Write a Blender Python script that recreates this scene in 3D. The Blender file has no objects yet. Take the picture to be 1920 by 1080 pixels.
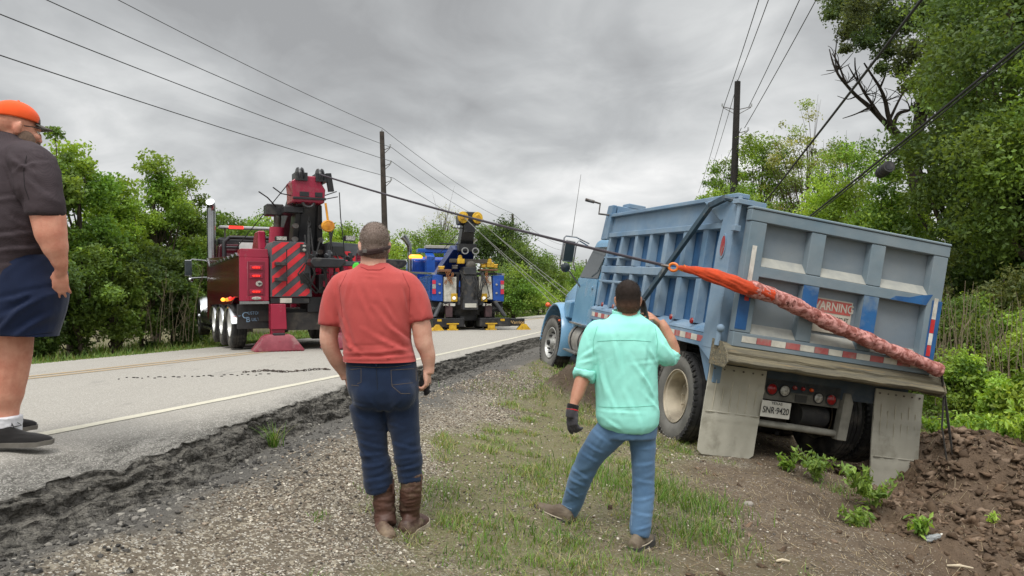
import bpy, math, random
import numpy as np
from mathutils import Vector, Matrix, Euler, noise as mnoise

# ------------------------------------------------------------------ camera, sky, sun, exposure
scene = bpy.context.scene
col = scene.collection
F = 1387.0                      # focal length in pixels of the 1920 px photograph
CAM = (0.0, 0.0, 1.5)
PITCH = math.atan(25 / F)
cam_data = bpy.data.cameras.new('camera')
cam = bpy.data.objects.new('camera', cam_data)
col.objects.link(cam)
cam.location = CAM
cam.rotation_euler = (math.pi / 2 + PITCH, 0, 0)
cam_data.sensor_width = 36
cam_data.lens = 36 * F / 1920
cam_data.clip_start = 0.05
cam_data.clip_end = 3000
scene.camera = cam
scene.view_settings.view_transform = 'Standard'
scene.view_settings.look = 'None'
scene.view_settings.exposure = 0.30
scene.view_settings.gamma = 1.0

SUN_EL, SUN_AZ = math.radians(58), math.radians(200)     # azimuth clockwise from +Y: behind the camera, a little left
world = bpy.data.worlds.new('World')
scene.world = world
world.use_nodes = True
wt = world.node_tree
wn, wl = wt.nodes, wt.links
wn.clear()
def W(kind, **kw):
    n = wn.new(kind)
    for k, v in kw.items(): setattr(n, k, v)
    return n
sky = W('ShaderNodeTexSky', sky_type='NISHITA', sun_disc=False, sun_elevation=SUN_EL, sun_rotation=SUN_AZ)
bg_sky = W('ShaderNodeBackground'); bg_sky.inputs[1].default_value = 0.08
wl.new(sky.outputs[0], bg_sky.inputs[0])
tc = W('ShaderNodeTexCoord')
sep = W('ShaderNodeSeparateXYZ'); wl.new(tc.outputs['Generated'], sep.inputs[0])
def wmath(op, a, b=None, clamp=False):
    n = W('ShaderNodeMath', operation=op, use_clamp=clamp)
    for i, v in enumerate((a, b)):
        if v is None: continue
        if isinstance(v, (int, float)): n.inputs[i].default_value = v
        else: wl.new(v, n.inputs[i])
    return n.outputs[0]
zc = wmath('MAXIMUM', sep.outputs[2], 0.0)
den = wmath('ADD', zc, 0.22)
px_ = wmath('DIVIDE', sep.outputs[0], den)
py_ = wmath('DIVIDE', sep.outputs[1], den)
comb = W('ShaderNodeCombineXYZ'); wl.new(px_, comb.inputs[0]); wl.new(py_, comb.inputs[1])
mp = W('ShaderNodeMapping'); wl.new(comb.outputs[0], mp.inputs[0])
mp.inputs['Location'].default_value = (36.5, 18.5, 9.5)
mp.inputs['Rotation'].default_value = (0, 0, math.radians(12))
mp.inputs['Scale'].default_value = (0.9, 0.8, 1.0)
n1 = W('ShaderNodeTexNoise'); n1.inputs['Scale'].default_value = 0.85; n1.inputs['Detail'].default_value = 7
n1.inputs['Roughness'].default_value = 0.5; n1.inputs['Distortion'].default_value = 0.35
wl.new(mp.outputs[0], n1.inputs['Vector'])
n2 = W('ShaderNodeTexNoise'); n2.inputs['Scale'].default_value = 3.1; n2.inputs['Detail'].default_value = 6
n2.inputs['Roughness'].default_value = 0.55; n2.inputs['Distortion'].default_value = 0.6
wl.new(mp.outputs[0], n2.inputs['Vector'])
mixn = wmath('ADD', wmath('MULTIPLY', n1.outputs[0], 0.74), wmath('MULTIPLY', n2.outputs[0], 0.26))
cr = W('ShaderNodeValToRGB')
el = cr.color_ramp.elements
el[0].position = 0.36; el[0].color = (0.31, 0.315, 0.32, 1)
el[1].position = 0.66; el[1].color = (0.95, 0.95, 0.92, 1)
for p_, c_ in ((0.45, (0.42, 0.43, 0.435, 1)), (0.53, (0.57, 0.58, 0.58, 1)), (0.60, (0.74, 0.74, 0.735, 1))):
    e_ = el.new(p_); e_.color = c_
wl.new(mixn, cr.inputs[0])
# near the horizon the deck thins into an even pale grey
hz = W('ShaderNodeMapRange'); hz.inputs['From Min'].default_value = 0.0; hz.inputs['From Max'].default_value = 0.16
hz.inputs['To Min'].default_value = 0.75; hz.inputs['To Max'].default_value = 0.0
wl.new(sep.outputs[2], hz.inputs[0])
mixh = W('ShaderNodeMix', data_type='RGBA'); wl.new(hz.outputs[0], mixh.inputs[0])
wl.new(cr.outputs[0], mixh.inputs[6]); mixh.inputs[7].default_value = (0.66, 0.675, 0.68, 1)
# an overcast sky is brighter overhead than at the horizon
zen = W('ShaderNodeMapRange', interpolation_type='SMOOTHSTEP')
zen.inputs['From Min'].default_value = 0.36; zen.inputs['From Max'].default_value = 0.95
zen.inputs['To Min'].default_value = 1.0; zen.inputs['To Max'].default_value = 3.4
wl.new(sep.outputs[2], zen.inputs[0])
bg_c = W('ShaderNodeBackground'); wl.new(mixh.outputs[2], bg_c.inputs[0]); wl.new(zen.outputs[0], bg_c.inputs[1])
mixs = W('ShaderNodeMixShader'); mixs.inputs[0].default_value = 0.96
wl.new(bg_sky.outputs[0], mixs.inputs[1]); wl.new(bg_c.outputs[0], mixs.inputs[2])
wo = W('ShaderNodeOutputWorld'); wl.new(mixs.outputs[0], wo.inputs[0])

sun_d = bpy.data.lights.new('sun', 'SUN')
sun_d.energy = 1.9
sun_d.angle = math.radians(22)
sun_d.color = (1.0, 0.96, 0.9)
sun = bpy.data.objects.new('sun', sun_d)
col.objects.link(sun)
dirv = Vector((math.sin(SUN_AZ) * math.cos(SUN_EL), math.cos(SUN_AZ) * math.cos(SUN_EL), math.sin(SUN_EL)))
sun.rotation_euler = dirv.to_track_quat('Z', 'Y').to_euler()

# ------------------------------------------------------------------ helpers
CP, SP = math.cos(PITCH), math.sin(PITCH)
def at(px, py, Y):
    """world point that sits at depth Y behind photograph pixel (px, py)"""
    a = (px - 960) / F; b = (540 - py) / F
    ry = CP - b * SP; rz = SP + b * CP
    return Vector((a / ry * Y, Y, CAM[2] + rz / ry * Y))
def lerp(a, b, t): return a + (b - a) * t
def sstep(a, b, x):
    t = np.clip((np.asarray(x, float) - a) / (b - a), 0, 1); return t * t * (3 - 2 * t)

def hash01(ix, iy, iz, seed):
    h = (ix.astype(np.int64) * 374761393 + iy.astype(np.int64) * 668265263 + iz.astype(np.int64) * 2147483647 + seed * 974634777) & 0xffffffff
    h = ((h ^ (h >> 13)) * 1274126177) & 0xffffffff
    h = (h ^ (h >> 16)) & 0xffffffff
    h = (h * 2246822519) & 0xffffffff
    h = (h ^ (h >> 15)) & 0xffffffff
    return h / 4294967295.0
def vn(x, y, z=None, seed=0):
    """value noise 0..1, vectorised"""
    x = np.asarray(x, float); y = np.asarray(y, float)
    z = np.zeros_like(x) if z is None else np.asarray(z, float)
    x0, y0, z0 = np.floor(x), np.floor(y), np.floor(z)
    fx, fy, fz = x - x0, y - y0, z - z0
    fx = fx * fx * (3 - 2 * fx); fy = fy * fy * (3 - 2 * fy); fz = fz * fz * (3 - 2 * fz)
    r = 0
    for dx in (0, 1):
        for dy in (0, 1):
            for dz in (0, 1):
                w = (fx if dx else 1 - fx) * (fy if dy else 1 - fy) * (fz if dz else 1 - fz)
                r = r + w * hash01(x0 + dx, y0 + dy, z0 + dz, seed)
    return r
def fbm(x, y, z=None, oct=4, seed=0, gain=0.5):
    r = 0; a = 1; t = 0; k = 1
    for i in range(oct):
        r = r + a * vn(np.asarray(x) * k, np.asarray(y) * k, None if z is None else np.asarray(z) * k, seed + i * 17)
        t += a; a *= gain; k *= 2.03
    return r / t

def tag(o, label=None, cat=None, group=None, kind=None):
    if label: o['label'] = label
    if cat: o['category'] = cat
    if group: o['group'] = group
    if kind: o['kind'] = kind
    return o
def thing(name, label, cat, loc=(0, 0, 0), rot=(0, 0, 0), group=None):
    o = bpy.data.objects.new(name, None)
    col.objects.link(o); o.location = loc; o.rotation_euler = rot
    o.empty_display_size = 0.2
    return tag(o, label, cat, group)

def fast_mesh(name, V, Fq, smooth=False, sizes=None):
    """V (n,3), Fq (m,k) index array"""
    me = bpy.data.meshes.new(name)
    V = np.asarray(V, np.float32); Fq = np.asarray(Fq, np.int32)
    m, k = Fq.shape
    me.vertices.add(len(V)); me.vertices.foreach_set('co', V.ravel())
    me.loops.add(m * k); me.loops.foreach_set('vertex_index', Fq.ravel())
    me.polygons.add(m)
    me.polygons.foreach_set('loop_start', np.arange(0, m * k, k, dtype=np.int32))
    me.polygons.foreach_set('loop_total', np.full(m, k, np.int32))
    me.update(calc_edges=True)
    me.polygons.foreach_set('use_smooth', np.full(m, bool(smooth)))
    return me
def link(name, me, mats=None, parent=None):
    o = bpy.data.objects.new(name, me); col.objects.link(o)
    if mats:
        for m in (mats if isinstance(mats, (list, tuple)) else [mats]): me.materials.append(m)
    if parent: o.parent = parent
    return o
def vattr(me, name, arr):
    arr = np.asarray(arr, np.float32)
    if arr.ndim == 1:
        a = me.attributes.new(name, 'FLOAT', 'POINT'); a.data.foreach_set('value', arr)
    else:
        a = me.attributes.new(name, 'FLOAT_COLOR', 'POINT')
        c = np.ones((len(arr), 4), np.float32); c[:, :arr.shape[1]] = arr
        a.data.foreach_set('color', c.ravel())

class G:
    """collects shapes, then links them as ONE mesh object"""
    def __init__(s): s.v = []; s.f = []; s.m = []
    def add(s, V, Fs, mi=0, M=None):
        b = len(s.v)
        for p in V:
            p = Vector(p)
            if M is not None: p = M @ p
            s.v.append(p)
        for f in Fs: s.f.append([i + b for i in f]); s.m.append(mi)
        return s
    def box(s, x0, x1, y0, y1, z0, z1, mi=0, M=None):
        V = [(x, y, z) for z in (z0, z1) for y in (y0, y1) for x in (x0, x1)]
        return s.add(V, [(0, 2, 3, 1), (4, 5, 7, 6), (0, 1, 5, 4), (2, 6, 7, 3), (0, 4, 6, 2), (1, 3, 7, 5)], mi, M)
    def hexa(s, V, mi=0):
        """eight corners: bottom four (ccw), top four (ccw)"""
        return s.add(V, [(3, 2, 1, 0), (4, 5, 6, 7), (0, 1, 5, 4), (1, 2, 6, 5), (2, 3, 7, 6), (3, 0, 4, 7)], mi)
    def beam(s, p0, p1, w, h, mi=0, up=(0, 0, 1)):
        p0, p1 = Vector(p0), Vector(p1); d = (p1 - p0).normalized()
        u = Vector(up)
        if abs(d.dot(u)) > .97: u = Vector((1, 0, 0))
        a = d.cross(u).normalized() * (w / 2); b = a.cross(d).normalized() * (h / 2)
        q = [p0 - a - b, p0 + a - b, p0 + a + b, p0 - a + b, p1 - a - b, p1 + a - b, p1 + a + b, p1 - a + b]
        return s.add(q, [(0, 3, 2, 1), (4, 5, 6, 7), (0, 1, 5, 4), (1, 2, 6, 5), (2, 3, 7, 6), (3, 0, 4, 7)], mi)
    def prism(s, poly, axis, a0, a1, mi=0, M=None):
        """poly in the plane normal to axis: x->(y,z), y->(x,z), z->(x,y)"""
        def P(u, v, a): return {'x': (a, u, v), 'y': (u, a, v), 'z': (u, v, a)}[axis]
        n = len(poly)
        V = [P(u, v, a0) for u, v in poly] + [P(u, v, a1) for u, v in poly]
        Fs = [tuple(range(n)), tuple(range(2 * n - 1, n - 1, -1))] + [(i, i + n, (i + 1) % n + n, (i + 1) % n) for i in range(n)]
        return s.add(V, Fs, mi, M)
    def rings(s, R, mi=0, caps=True, M=None):
        n = len(R[0]); V = [p for r in R for p in r]
        Fs = [(i * n + j, i * n + (j + 1) % n, (i + 1) * n + (j + 1) % n, (i + 1) * n + j) for i in range(len(R) - 1) for j in range(n)]
        if caps: Fs += [tuple(range(n - 1, -1, -1)), tuple(range((len(R) - 1) * n, len(R) * n))]
        return s.add(V, Fs, mi, M)
    def tube(s, pts, r, n=10, mi=0, caps=True, flat=1.0, up=None):
        pts = [Vector(p) for p in pts]; m = len(pts)
        rr = r if isinstance(r, (list, tuple)) else [r] * m
        R = []; u = None
        for i, p in enumerate(pts):
            d = (pts[min(i + 1, m - 1)] - pts[max(i - 1, 0)]).normalized()
            if u is None:
                a = Vector(up) if up else (Vector((0, 0, 1)) if abs(d.z) < .9 else Vector((1, 0, 0)))
                u = (a - d * a.dot(d)).normalized()
            else:
                u = (u - d * u.dot(d)).normalized()
            w = d.cross(u)
            R.append([p + (u * math.cos(2 * math.pi * k / n) * flat + w * math.sin(2 * math.pi * k / n)) * rr[i] for k in range(n)])
        return s.rings(R, mi, caps)
    def cyl(s, p0, p1, r0, r1=None, n=16, mi=0):
        return s.tube([p0, p1], [r0, r0 if r1 is None else r1], n, mi)
    def lathe(s, prof, c=(0, 0, 0), axis='z', n=24, mi=0, closed=False):
        c = Vector(c); R = []
        for r, h in prof:
            ring = []
            for k in range(n):
                a = 2 * math.pi * k / n; x, y = r * math.cos(a), r * math.sin(a)
                ring.append(c + Vector({'z': (x, y, h), 'x': (h, x, y), 'y': (y, h, x)}[axis]))
            R.append(ring)
        if closed: R.append(R[0])
        return s.rings(R, mi, caps=False)
    def ball(s, c, r, nu=12, nv=8, mi=0, M=None):
        r = (r, r, r) if isinstance(r, (int, float)) else r
        c = Vector(c); V = []; Fs = []
        for j in range(nv + 1):
            t = math.pi * j / nv
            for i in range(nu):
                a = 2 * math.pi * i / nu
                V.append(c + Vector((r[0] * math.sin(t) * math.cos(a), r[1] * math.sin(t) * math.sin(a), r[2] * math.cos(t))))
        for j in range(nv):
            for i in range(nu):
                Fs.append((j * nu + i, (j + 1) * nu + i, (j + 1) * nu + (i + 1) % nu, j * nu + (i + 1) % nu))
        return s.add(V, Fs, mi, M)
    def mesh(s, name='m', smooth=True, ang=38):
        me = bpy.data.meshes.new(name)
        me.from_pydata([tuple(p) for p in s.v], [], s.f)
        me.polygons.foreach_set('material_index', s.m)
        if smooth:
            me.polygons.foreach_set('use_smooth', [True] * len(s.f))
            me.set_sharp_from_angle(angle=math.radians(ang))
        me.update()
        return me
    def build(s, name, mats, parent=None, bevel=0, smooth=True, seg=1):
        me = s.mesh(name, smooth)
        o = link(name, me, mats, parent)
        if bevel:
            b = o.modifiers.new('bevel', 'BEVEL'); b.width = bevel; b.segments = seg; b.limit_method = 'ANGLE'
            b.angle_limit = math.radians(40); b.harden_normals = True
        return o

def remeshed(g, voxel, iters=6, disp=None, fac=.5):
    """g's overlapping solids fused into one skin; disp(P, N) moves it along its normals"""
    me = g.mesh('tmp', False)
    o = bpy.data.objects.new('tmp', me); col.objects.link(o)
    r = o.modifiers.new('r', 'REMESH'); r.mode = 'VOXEL'; r.voxel_size = voxel; r.use_smooth_shade = True
    if iters:
        sm = o.modifiers.new('s', 'SMOOTH'); sm.factor = fac; sm.iterations = iters
    dg = bpy.context.evaluated_depsgraph_get(); dg.update()
    out = bpy.data.meshes.new_from_object(o.evaluated_get(dg), depsgraph=dg)
    bpy.data.objects.remove(o); bpy.data.meshes.remove(me)
    n = len(out.vertices)
    if disp is not None and n:
        P = np.empty(n * 3, np.float32); out.vertices.foreach_get('co', P); P = P.reshape(-1, 3)
        N = np.empty(n * 3, np.float32); out.vertex_normals.foreach_get('vector', N); N = N.reshape(-1, 3)
        P = P + N * disp(P.astype(float), N)[:, None]
        out.vertices.foreach_set('co', P.astype(np.float32).ravel()); out.update()
    out.polygons.foreach_set('use_smooth', [True] * len(out.polygons))
    return out

# ------------------------------------------------------------------ materials
def S(r, g, b):
    """sRGB 0..255 to linear"""
    return tuple(((c / 255) / 12.92 if c <= 10 else ((c / 255 + .055) / 1.055) ** 2.4) for c in (r, g, b)) + (1,)
class Mt:
    def __init__(s, name):
        s.m = bpy.data.materials.new(name); s.m.use_nodes = True
        s.t = s.m.node_tree; s.n = s.t.nodes; s.l = s.t.links
        s.b = s.n['Principled BSDF']; s.out = s.n['Material Output']
        s.co = s.n.new('ShaderNodeTexCoord').outputs['Object']
    def put(s, sock, v):
        if hasattr(v, 'is_output') or isinstance(v, bpy.types.NodeSocket): s.l.new(v, sock)
        else: sock.default_value = v
    def noise(s, scale, detail=4, rough=.55, dist=0, stretch=None, vec=None):
        n = s.n.new('ShaderNodeTexNoise'); n.inputs['Scale'].default_value = scale
        n.inputs['Detail'].default_value = detail; n.inputs['Roughness'].default_value = rough; n.inputs['Distortion'].default_value = dist
        v = vec or s.co
        if stretch:
            mp = s.n.new('ShaderNodeMapping'); mp.inputs['Scale'].default_value = stretch; s.l.new(v, mp.inputs[0]); v = mp.outputs[0]
        s.l.new(v, n.inputs['Vector']); return n.outputs[0]
    def ramp(s, v, a, b, lo=0., hi=1.):
        n = s.n.new('ShaderNodeMapRange'); n.inputs['From Min'].default_value = a; n.inputs['From Max'].default_value = b
        n.inputs['To Min'].default_value = lo; n.inputs['To Max'].default_value = hi
        s.l.new(v, n.inputs[0]); return n.outputs[0]
    def mix(s, f, a, b, mode='MIX'):
        n = s.n.new('ShaderNodeMix'); n.data_type = 'RGBA'; n.blend_type = mode
        s.put(n.inputs[0], f); s.put(n.inputs[6], a); s.put(n.inputs[7], b); return n.outputs[2]
    def math(s, op, a, b=0.):
        n = s.n.new('ShaderNodeMath'); n.operation = op; s.put(n.inputs[0], a); s.put(n.inputs[1], b); return n.outputs[0]
    def attr(s, name, vec=False):
        n = s.n.new('ShaderNodeAttribute'); n.attribute_name = name; return n.outputs['Color' if vec else 'Fac']
    def voro(s, scale, feature='F1', vec=None, rnd=1.):
        n = s.n.new('ShaderNodeTexVoronoi'); n.feature = feature; n.inputs['Scale'].default_value = scale
        n.inputs['Randomness'].default_value = rnd
        s.l.new(vec or s.co, n.inputs['Vector']); return n
    def bump(s, h, dist=.01, strength=1., prev=None):
        n = s.n.new('ShaderNodeBump'); n.inputs['Distance'].default_value = dist; n.inputs['Strength'].default_value = strength
        s.l.new(h, n.inputs['Height'])
        if prev: s.l.new(prev, n.inputs['Normal'])
        return n.outputs[0]
    def fin(s, color=None, rough=None, metal=None, normal=None, spec=None):
        if color is not None: s.put(s.b.inputs['Base Color'], color)
        if rough is not None: s.put(s.b.inputs['Roughness'], rough)
        if metal is not None: s.put(s.b.inputs['Metallic'], metal)
        if spec is not None: s.put(s.b.inputs['Specular IOR Level'], spec)
        if normal is not None: s.l.new(normal, s.b.inputs['Normal'])
        return s.m

def plain(name, c, rough=.5, metal=0., c2=None, scale=8., dirt=None, damt=.0, bump=0., bscale=60., spec=.5, grad=None):
    """general surface: colour with mottling, optional dust film and grain"""
    k = Mt(name); base = c
    if c2 is None: c2 = tuple(min(1, x * 1.18) for x in c[:3]) + (1,)
    base = k.mix(k.ramp(k.noise(scale, 5), .35, .65), c, c2)
    rg = rough
    if dirt:
        f = k.ramp(k.noise(scale * .45 + .7, 8, .65), .62 - damt * .55, .82 - damt * .45)
        base = k.mix(f, base, dirt)
        rg = k.ramp(f, 0, 1, rough, max(rough, .85))
    nrm = k.bump(k.noise(bscale, 4), bump) if bump else None
    return k.fin(base, rg, metal, nrm, spec)
def cloth(name, c, c2, scale=6, weave=900, fold=.004, rough=.9):
    k = Mt(name)
    base = k.mix(k.ramp(k.noise(scale, 6, .6), .3, .7), c, c2)
    base = k.mix(.25, base, k.mix(k.noise(weave, 2), c, c2))
    n = k.bump(k.noise(14, 3, .5, .8, (1, 1, .45)), fold * .6)
    n = k.bump(k.noise(weave, 2), .0006, 1, n)
    m = k.fin(base, rough, 0, n, .2)
    k.b.inputs['Sheen Weight'].default_value = .15
    return m
def glow(name, c, strength, base=None):
    k = Mt(name); k.b.inputs['Emission Color'].default_value = c; k.b.inputs['Emission Strength'].default_value = strength
    return k.fin(base or c, .3)

DUST = S(150, 146, 136)
M = {}
M['rubber'] = plain('tyre_rubber', (.012, .012, .013, 1), .8, c2=(.03, .03, .03, 1), scale=6, dirt=S(105, 100, 92), damt=.25, bump=.002)
M['rubber_dusty'] = plain('dusty_sidewall', (.10, .098, .09, 1), .9, c2=(.17, .165, .15, 1), scale=5, bump=.002)
M['black'] = plain('black_paint', (.012, .012, .014, 1), .38, c2=(.025, .025, .028, 1), scale=4, dirt=S(90, 86, 80), damt=.12)
M['black_matte'] = plain('black_plastic', (.014, .014, .015, 1), .75, c2=(.03, .03, .03, 1), scale=9)
M['chrome'] = plain('chrome', (.42, .43, .44, 1), .22, 1., c2=(.33, .33, .34, 1), scale=3)
M['alu'] = plain('aluminium', (.5, .5, .5, 1), .35, .9, c2=(.38, .38, .37, 1), scale=6, dirt=DUST, damt=.2)
M['steel'] = plain('worn_steel', (.18, .175, .17, 1), .5, .7, c2=(.09, .07, .06, 1), scale=9, bump=.001)
M['frame_dark'] = plain('chassis_black', (.02, .02, .022, 1), .8, c2=(.05, .047, .042, 1), scale=5, dirt=S(95, 88, 78), damt=.2, bump=.002)
M['skin'] = None
# ------------------------------------------------------------------ the lie of the land
# s = metres to the right of the white edge line, across the road
def line_x(Y):
    Y = np.asarray(Y, float)
    a = -3.66 + .195 * Y + .0003 * Y * Y
    b = 0.775 + .2082 * (Y - 22)
    return np.where(Y < 22, a, b)
def s_of(X, Y): return (np.asarray(X, float) - line_x(Y)) * .98
def x_of(s, Y): return line_x(Y) + np.asarray(s, float) / .98
def road_z(Y):
    Y = np.asarray(Y, float)
    return .6 - .0015 * np.clip(Y, -20, 90) + .125 * np.exp(-np.clip(Y - 3.9, -1.5, 60) / 6)
def road_top(s, Y):
    s = np.asarray(s, float)
    return road_z(Y) - .13 * np.clip((-s - 3.3) / 3.0, 0, 1.4) ** 1.2 - .02 * np.clip((s - .2) / .8, 0, 1)
def edge_s(Y):
    """where the broken pavement ends"""
    Y = np.asarray(Y, float)
    base = np.interp(Y, [0, 3.2, 4.2, 5.5, 7.5, 12, 30], [.78, .84, .82, .64, .43, .38, .38])
    return base + .16 * (fbm(Y * .9, Y * 0 + 3.3, oct=2, seed=5) - .5) + .10 * (fbm(Y * 4.1, Y * 0 + 1.3, oct=3, seed=9) - .5)
PS = np.array([-400, -60, -30, -18, -13, -10.5, -8.6, -7.4, -6.3, -6.0, 0.2, .9, 1.25, 1.8, 2.4, 3.6, 4.6, 5.6, 6.6, 8.0, 9.6, 11.5, 13, 20, 60, 400.])
PZ = np.array([.3, .3, .35, .25, .18, .12, .2, .38, .47, .36, .38, .41, .43, .31, .18, -.03, -.16, -.38, -.62, -.85, -.75, -.35, -.1, .1, .3, .3])
def ground_z(X, Y, fine=True):
    X = np.asarray(X, float); Y = np.asarray(Y, float)
    s = s_of(X, Y)
    drop = road_z(Y) - .66
    z = np.interp(s, PS, PZ) + drop * np.where(s < 0, 1, np.clip(1 - (s - 1) / 5, 0, 1)) * .6
    # long swell
    z = z + .10 * (fbm(X * .45, Y * .45, oct=3, seed=2) - .5) * sstep(1.2, 2.5, s)
    # spoil heap to the right of the stuck truck, and mud thrown up under it
    def hump(cx, cy, rx, ry, h, rot=0.):
        c, q = math.cos(rot), math.sin(rot)
        u = ((X - cx) * c + (Y - cy) * q) / rx; v = (-(X - cx) * q + (Y - cy) * c) / ry
        return h * np.exp(-(u * u + v * v))
    z = z + hump(5.3, 8.0, .75, .9, .62, .3) + hump(5.2, 6.6, .8, .7, .22) + hump(6.6, 9.4, 1.0, 1.0, .55) + hump(4.9, 9.5, .6, 1.2, .3)
    z = z - hump(3.0, 6.2, .5, .33, .22) - hump(2.9, 5.0, .40, .22, .13) + hump(2.55, 6.7, .35, .3, .10) + hump(3.6, 7.6, .5, .4, .12)
    z = z + hump(.74, 9.5, .36, .35, .40, .2) + hump(1.25, 9.8, .4, .4, .42) + hump(4.75, 7.6, .4, .3, .22)
    z = z - hump(4.05, 8.9, .55, 1.2, .42, -.2)
    if fine:
        near = 1 - sstep(9, 30, Y)
        gr = sstep(.9, 1.2, s)
        d = dirt_mask(X, Y)
        z = z + near * gr * (.05 * (fbm(X * 2.3, Y * 2.3, oct=4, seed=21) - .5) + .018 * (fbm(X * 14, Y * 14, oct=3, seed=31) - .5))
        cl = fbm(X * 3.6, Y * 3.6, oct=5, seed=41, gain=.55)
        z = z + near * d * (.34 * (1 - .5 * (X < 2.6)) * (cl - .35) + .09 * (fbm(X * 11, Y * 11, oct=4, seed=77, gain=.65) - .5) + .16 * np.clip(fbm(X * 2.1, Y * 2.1, oct=3, seed=79) - .52, 0, 1))
    return z
def dirt_mask(X, Y):
    """churned brown earth: 1 in the spoil, 0 on the verge"""
    s = s_of(X, Y)
    n = fbm(X * .9, Y * .9, oct=3, seed=61) - .5
    a = sstep(5.0, 6.2, s + n * 1.6) * (1 - sstep(8.2, 9.5, s + n)) * (1 - sstep(11.5, 13.5, Y))
    b = np.exp(-(((X - .95) / .62) ** 2 + ((Y - 9.6) / .55) ** 2)) * 1.5
    c = sstep(.55, .9, a + b)
    return np.clip(np.maximum(a * .9, c), 0, 1)
def bare_mask(X, Y):
    """trodden bare soil between the grass and the spoil"""
    s = s_of(X, Y); n = fbm(X * 1.3, Y * 1.3, oct=4, seed=71) - .5
    return np.clip(sstep(3.3, 4.3, s + n * 1.9 - .04 * (Y - 5)) * (1 - .35 * sstep(11, 13, Y)), 0, 1)
def grass_mask(X, Y):
    s = s_of(X, Y); n = fbm(X * 1.1 + 3, Y * 1.1, oct=4, seed=81) - .5; n2 = fbm(X * 3.7, Y * 3.7, oct=3, seed=83) - .5
    band = np.exp(-((s - 3.1 + .03 * (Y - 5)) / 1.15) ** 2)
    g = sstep(.20, .62, band * .95 + n * .95 + n2 * .35) * sstep(1.3, 2.2, s + n * .8)
    right = sstep(9.2, 10.2, s) + sstep(.64, .7, fbm(X * .8, Y * .8, oct=3, seed=91)) * sstep(5, 6, s) * .6
    left = sstep(-6.1, -6.5, s) if False else (s < -6.2) * 1.0
    far = sstep(9, 16, Y) * (s > 1.3) * .8
    g = np.maximum(np.maximum(g * (1 - .75 * bare_mask(X, Y)), left), np.maximum(right, far))
    return np.clip(g * (1 - dirt_mask(X, Y) * (s < 9)), 0, 1)

def graded(segs):
    out = []
    for a, b, d0, d1 in segs:
        x = a; 
        while x < b:
            out.append(x); t = (x - a) / (b - a); x += d0 + (d1 - d0) * t
    out.append(segs[-1][1]); return np.array(out)
def grid_mesh(name, X, Y, Z, mats, smooth=True):
    ny, nx = X.shape
    V = np.stack([X, Y, Z], -1).reshape(-1, 3)
    i = np.arange(ny - 1)[:, None] * nx + np.arange(nx - 1)[None]
    Fq = np.stack([i, i + 1, i + nx + 1, i + nx], -1).reshape(-1, 4)
    return fast_mesh(name, V, Fq, smooth)

gs = graded([(-500, -60, 60, 20), (-60, -14, 5, 1.5), (-14, -5.8, .45, .3), (-5.8, .5, 1.2, .5), (.5, 7.5, .028, .03), (7.5, 14, .06, .3), (14, 60, .6, 8), (60, 500, 20, 80)])
gy = graded([(-60, 1.5, 8, .4), (1.5, 3.0, .06, .026), (3.0, 9.5, .024, .04), (9.5, 18, .06, .25), (18, 70, .3, 3), (70, 1500, 5, 90)])
SS, YY = np.meshgrid(gs, gy)
XX = x_of(SS, YY)
ZZ = ground_z(XX, YY)
me = grid_mesh('ground', XX, YY, ZZ, None)
xf, yf = XX.ravel(), YY.ravel()
vattr(me, 'dirt', dirt_mask(xf, yf)); vattr(me, 'bare', bare_mask(xf, yf)); vattr(me, 'green', grass_mask(xf, yf))
sf = s_of(xf, yf)
vattr(me, 'crumb', (1 - sstep(1.1, 1.55, sf + .5 * (fbm(xf * 2, yf * 2, oct=3, seed=15) - .5))) * (sf > .2) + .8 * np.exp(-(((xf - .95) / .7) ** 2 + ((yf - 9.6) / .6) ** 2)))
k = Mt('ground_surface')
co = k.co
v1 = k.voro(58, vec=co); v2 = k.voro(120, vec=co)
spk = k.n.new('ShaderNodeSeparateColor'); k.l.new(v1.outputs['Color'], spk.inputs[0])
spk2 = k.n.new('ShaderNodeSeparateColor'); k.l.new(v2.outputs['Color'], spk2.inputs[0])
gcol = k.mix(k.noise(7, 6, .7), (.095, .077, .056, 1), (.20, .168, .125, 1))
gcol = k.mix(k.ramp(spk.outputs[0], .72, .8), gcol, (.32, .28, .215, 1))
gcol = k.mix(k.ramp(spk2.outputs[1], .86, .9), gcol, (.5, .47, .41, 1))
crumbc = k.mix(k.noise(38, 5, .7), (.05, .047, .044, 1), (.17, .16, .142, 1))
gcol = k.mix(k.attr('crumb'), gcol, crumbc)
bcol = k.mix(k.noise(11, 6, .75), (.07, .051, .035, 1), (.19, .145, .10, 1))
bcol = k.mix(k.ramp(k.noise(2.4, 7, .7, .5), .5, .64, 0, .75), bcol, (.05, .036, .026, 1)); bcol = k.mix(k.ramp(spk2.outputs[0], .93, .97), bcol, (.33, .3, .25, 1))
c0 = k.mix(k.attr('bare'), gcol, bcol)
grc = k.mix(k.noise(9, 6, .7), (.10, .105, .045, 1), (.22, .19, .105, 1))
c0 = k.mix(k.math('MULTIPLY', k.attr('green'), .85), c0, grc)
dcol = k.mix(k.noise(6, 7, .7), (.05, .034, .022, 1), (.19, .132, .088, 1))
c0 = k.mix(k.attr('dirt'), c0, k.mix(k.math('MULTIPLY', k.attr('crumb'), .85), dcol, (.055, .045, .034, 1)))
nb = k.bump(k.noise(16, 7, .75), .05, .6); nb = k.bump(k.noise(45, 5, .7), .012, 1, nb)
nb = k.bump(v1.outputs['Distance'], .006, .7, nb)
k.fin(c0, k.ramp(k.attr('dirt'), 0, 1, .95, .8), 0, nb, .25)
ground = link('ground', me, k.m); tag(ground, kind='structure')

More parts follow.
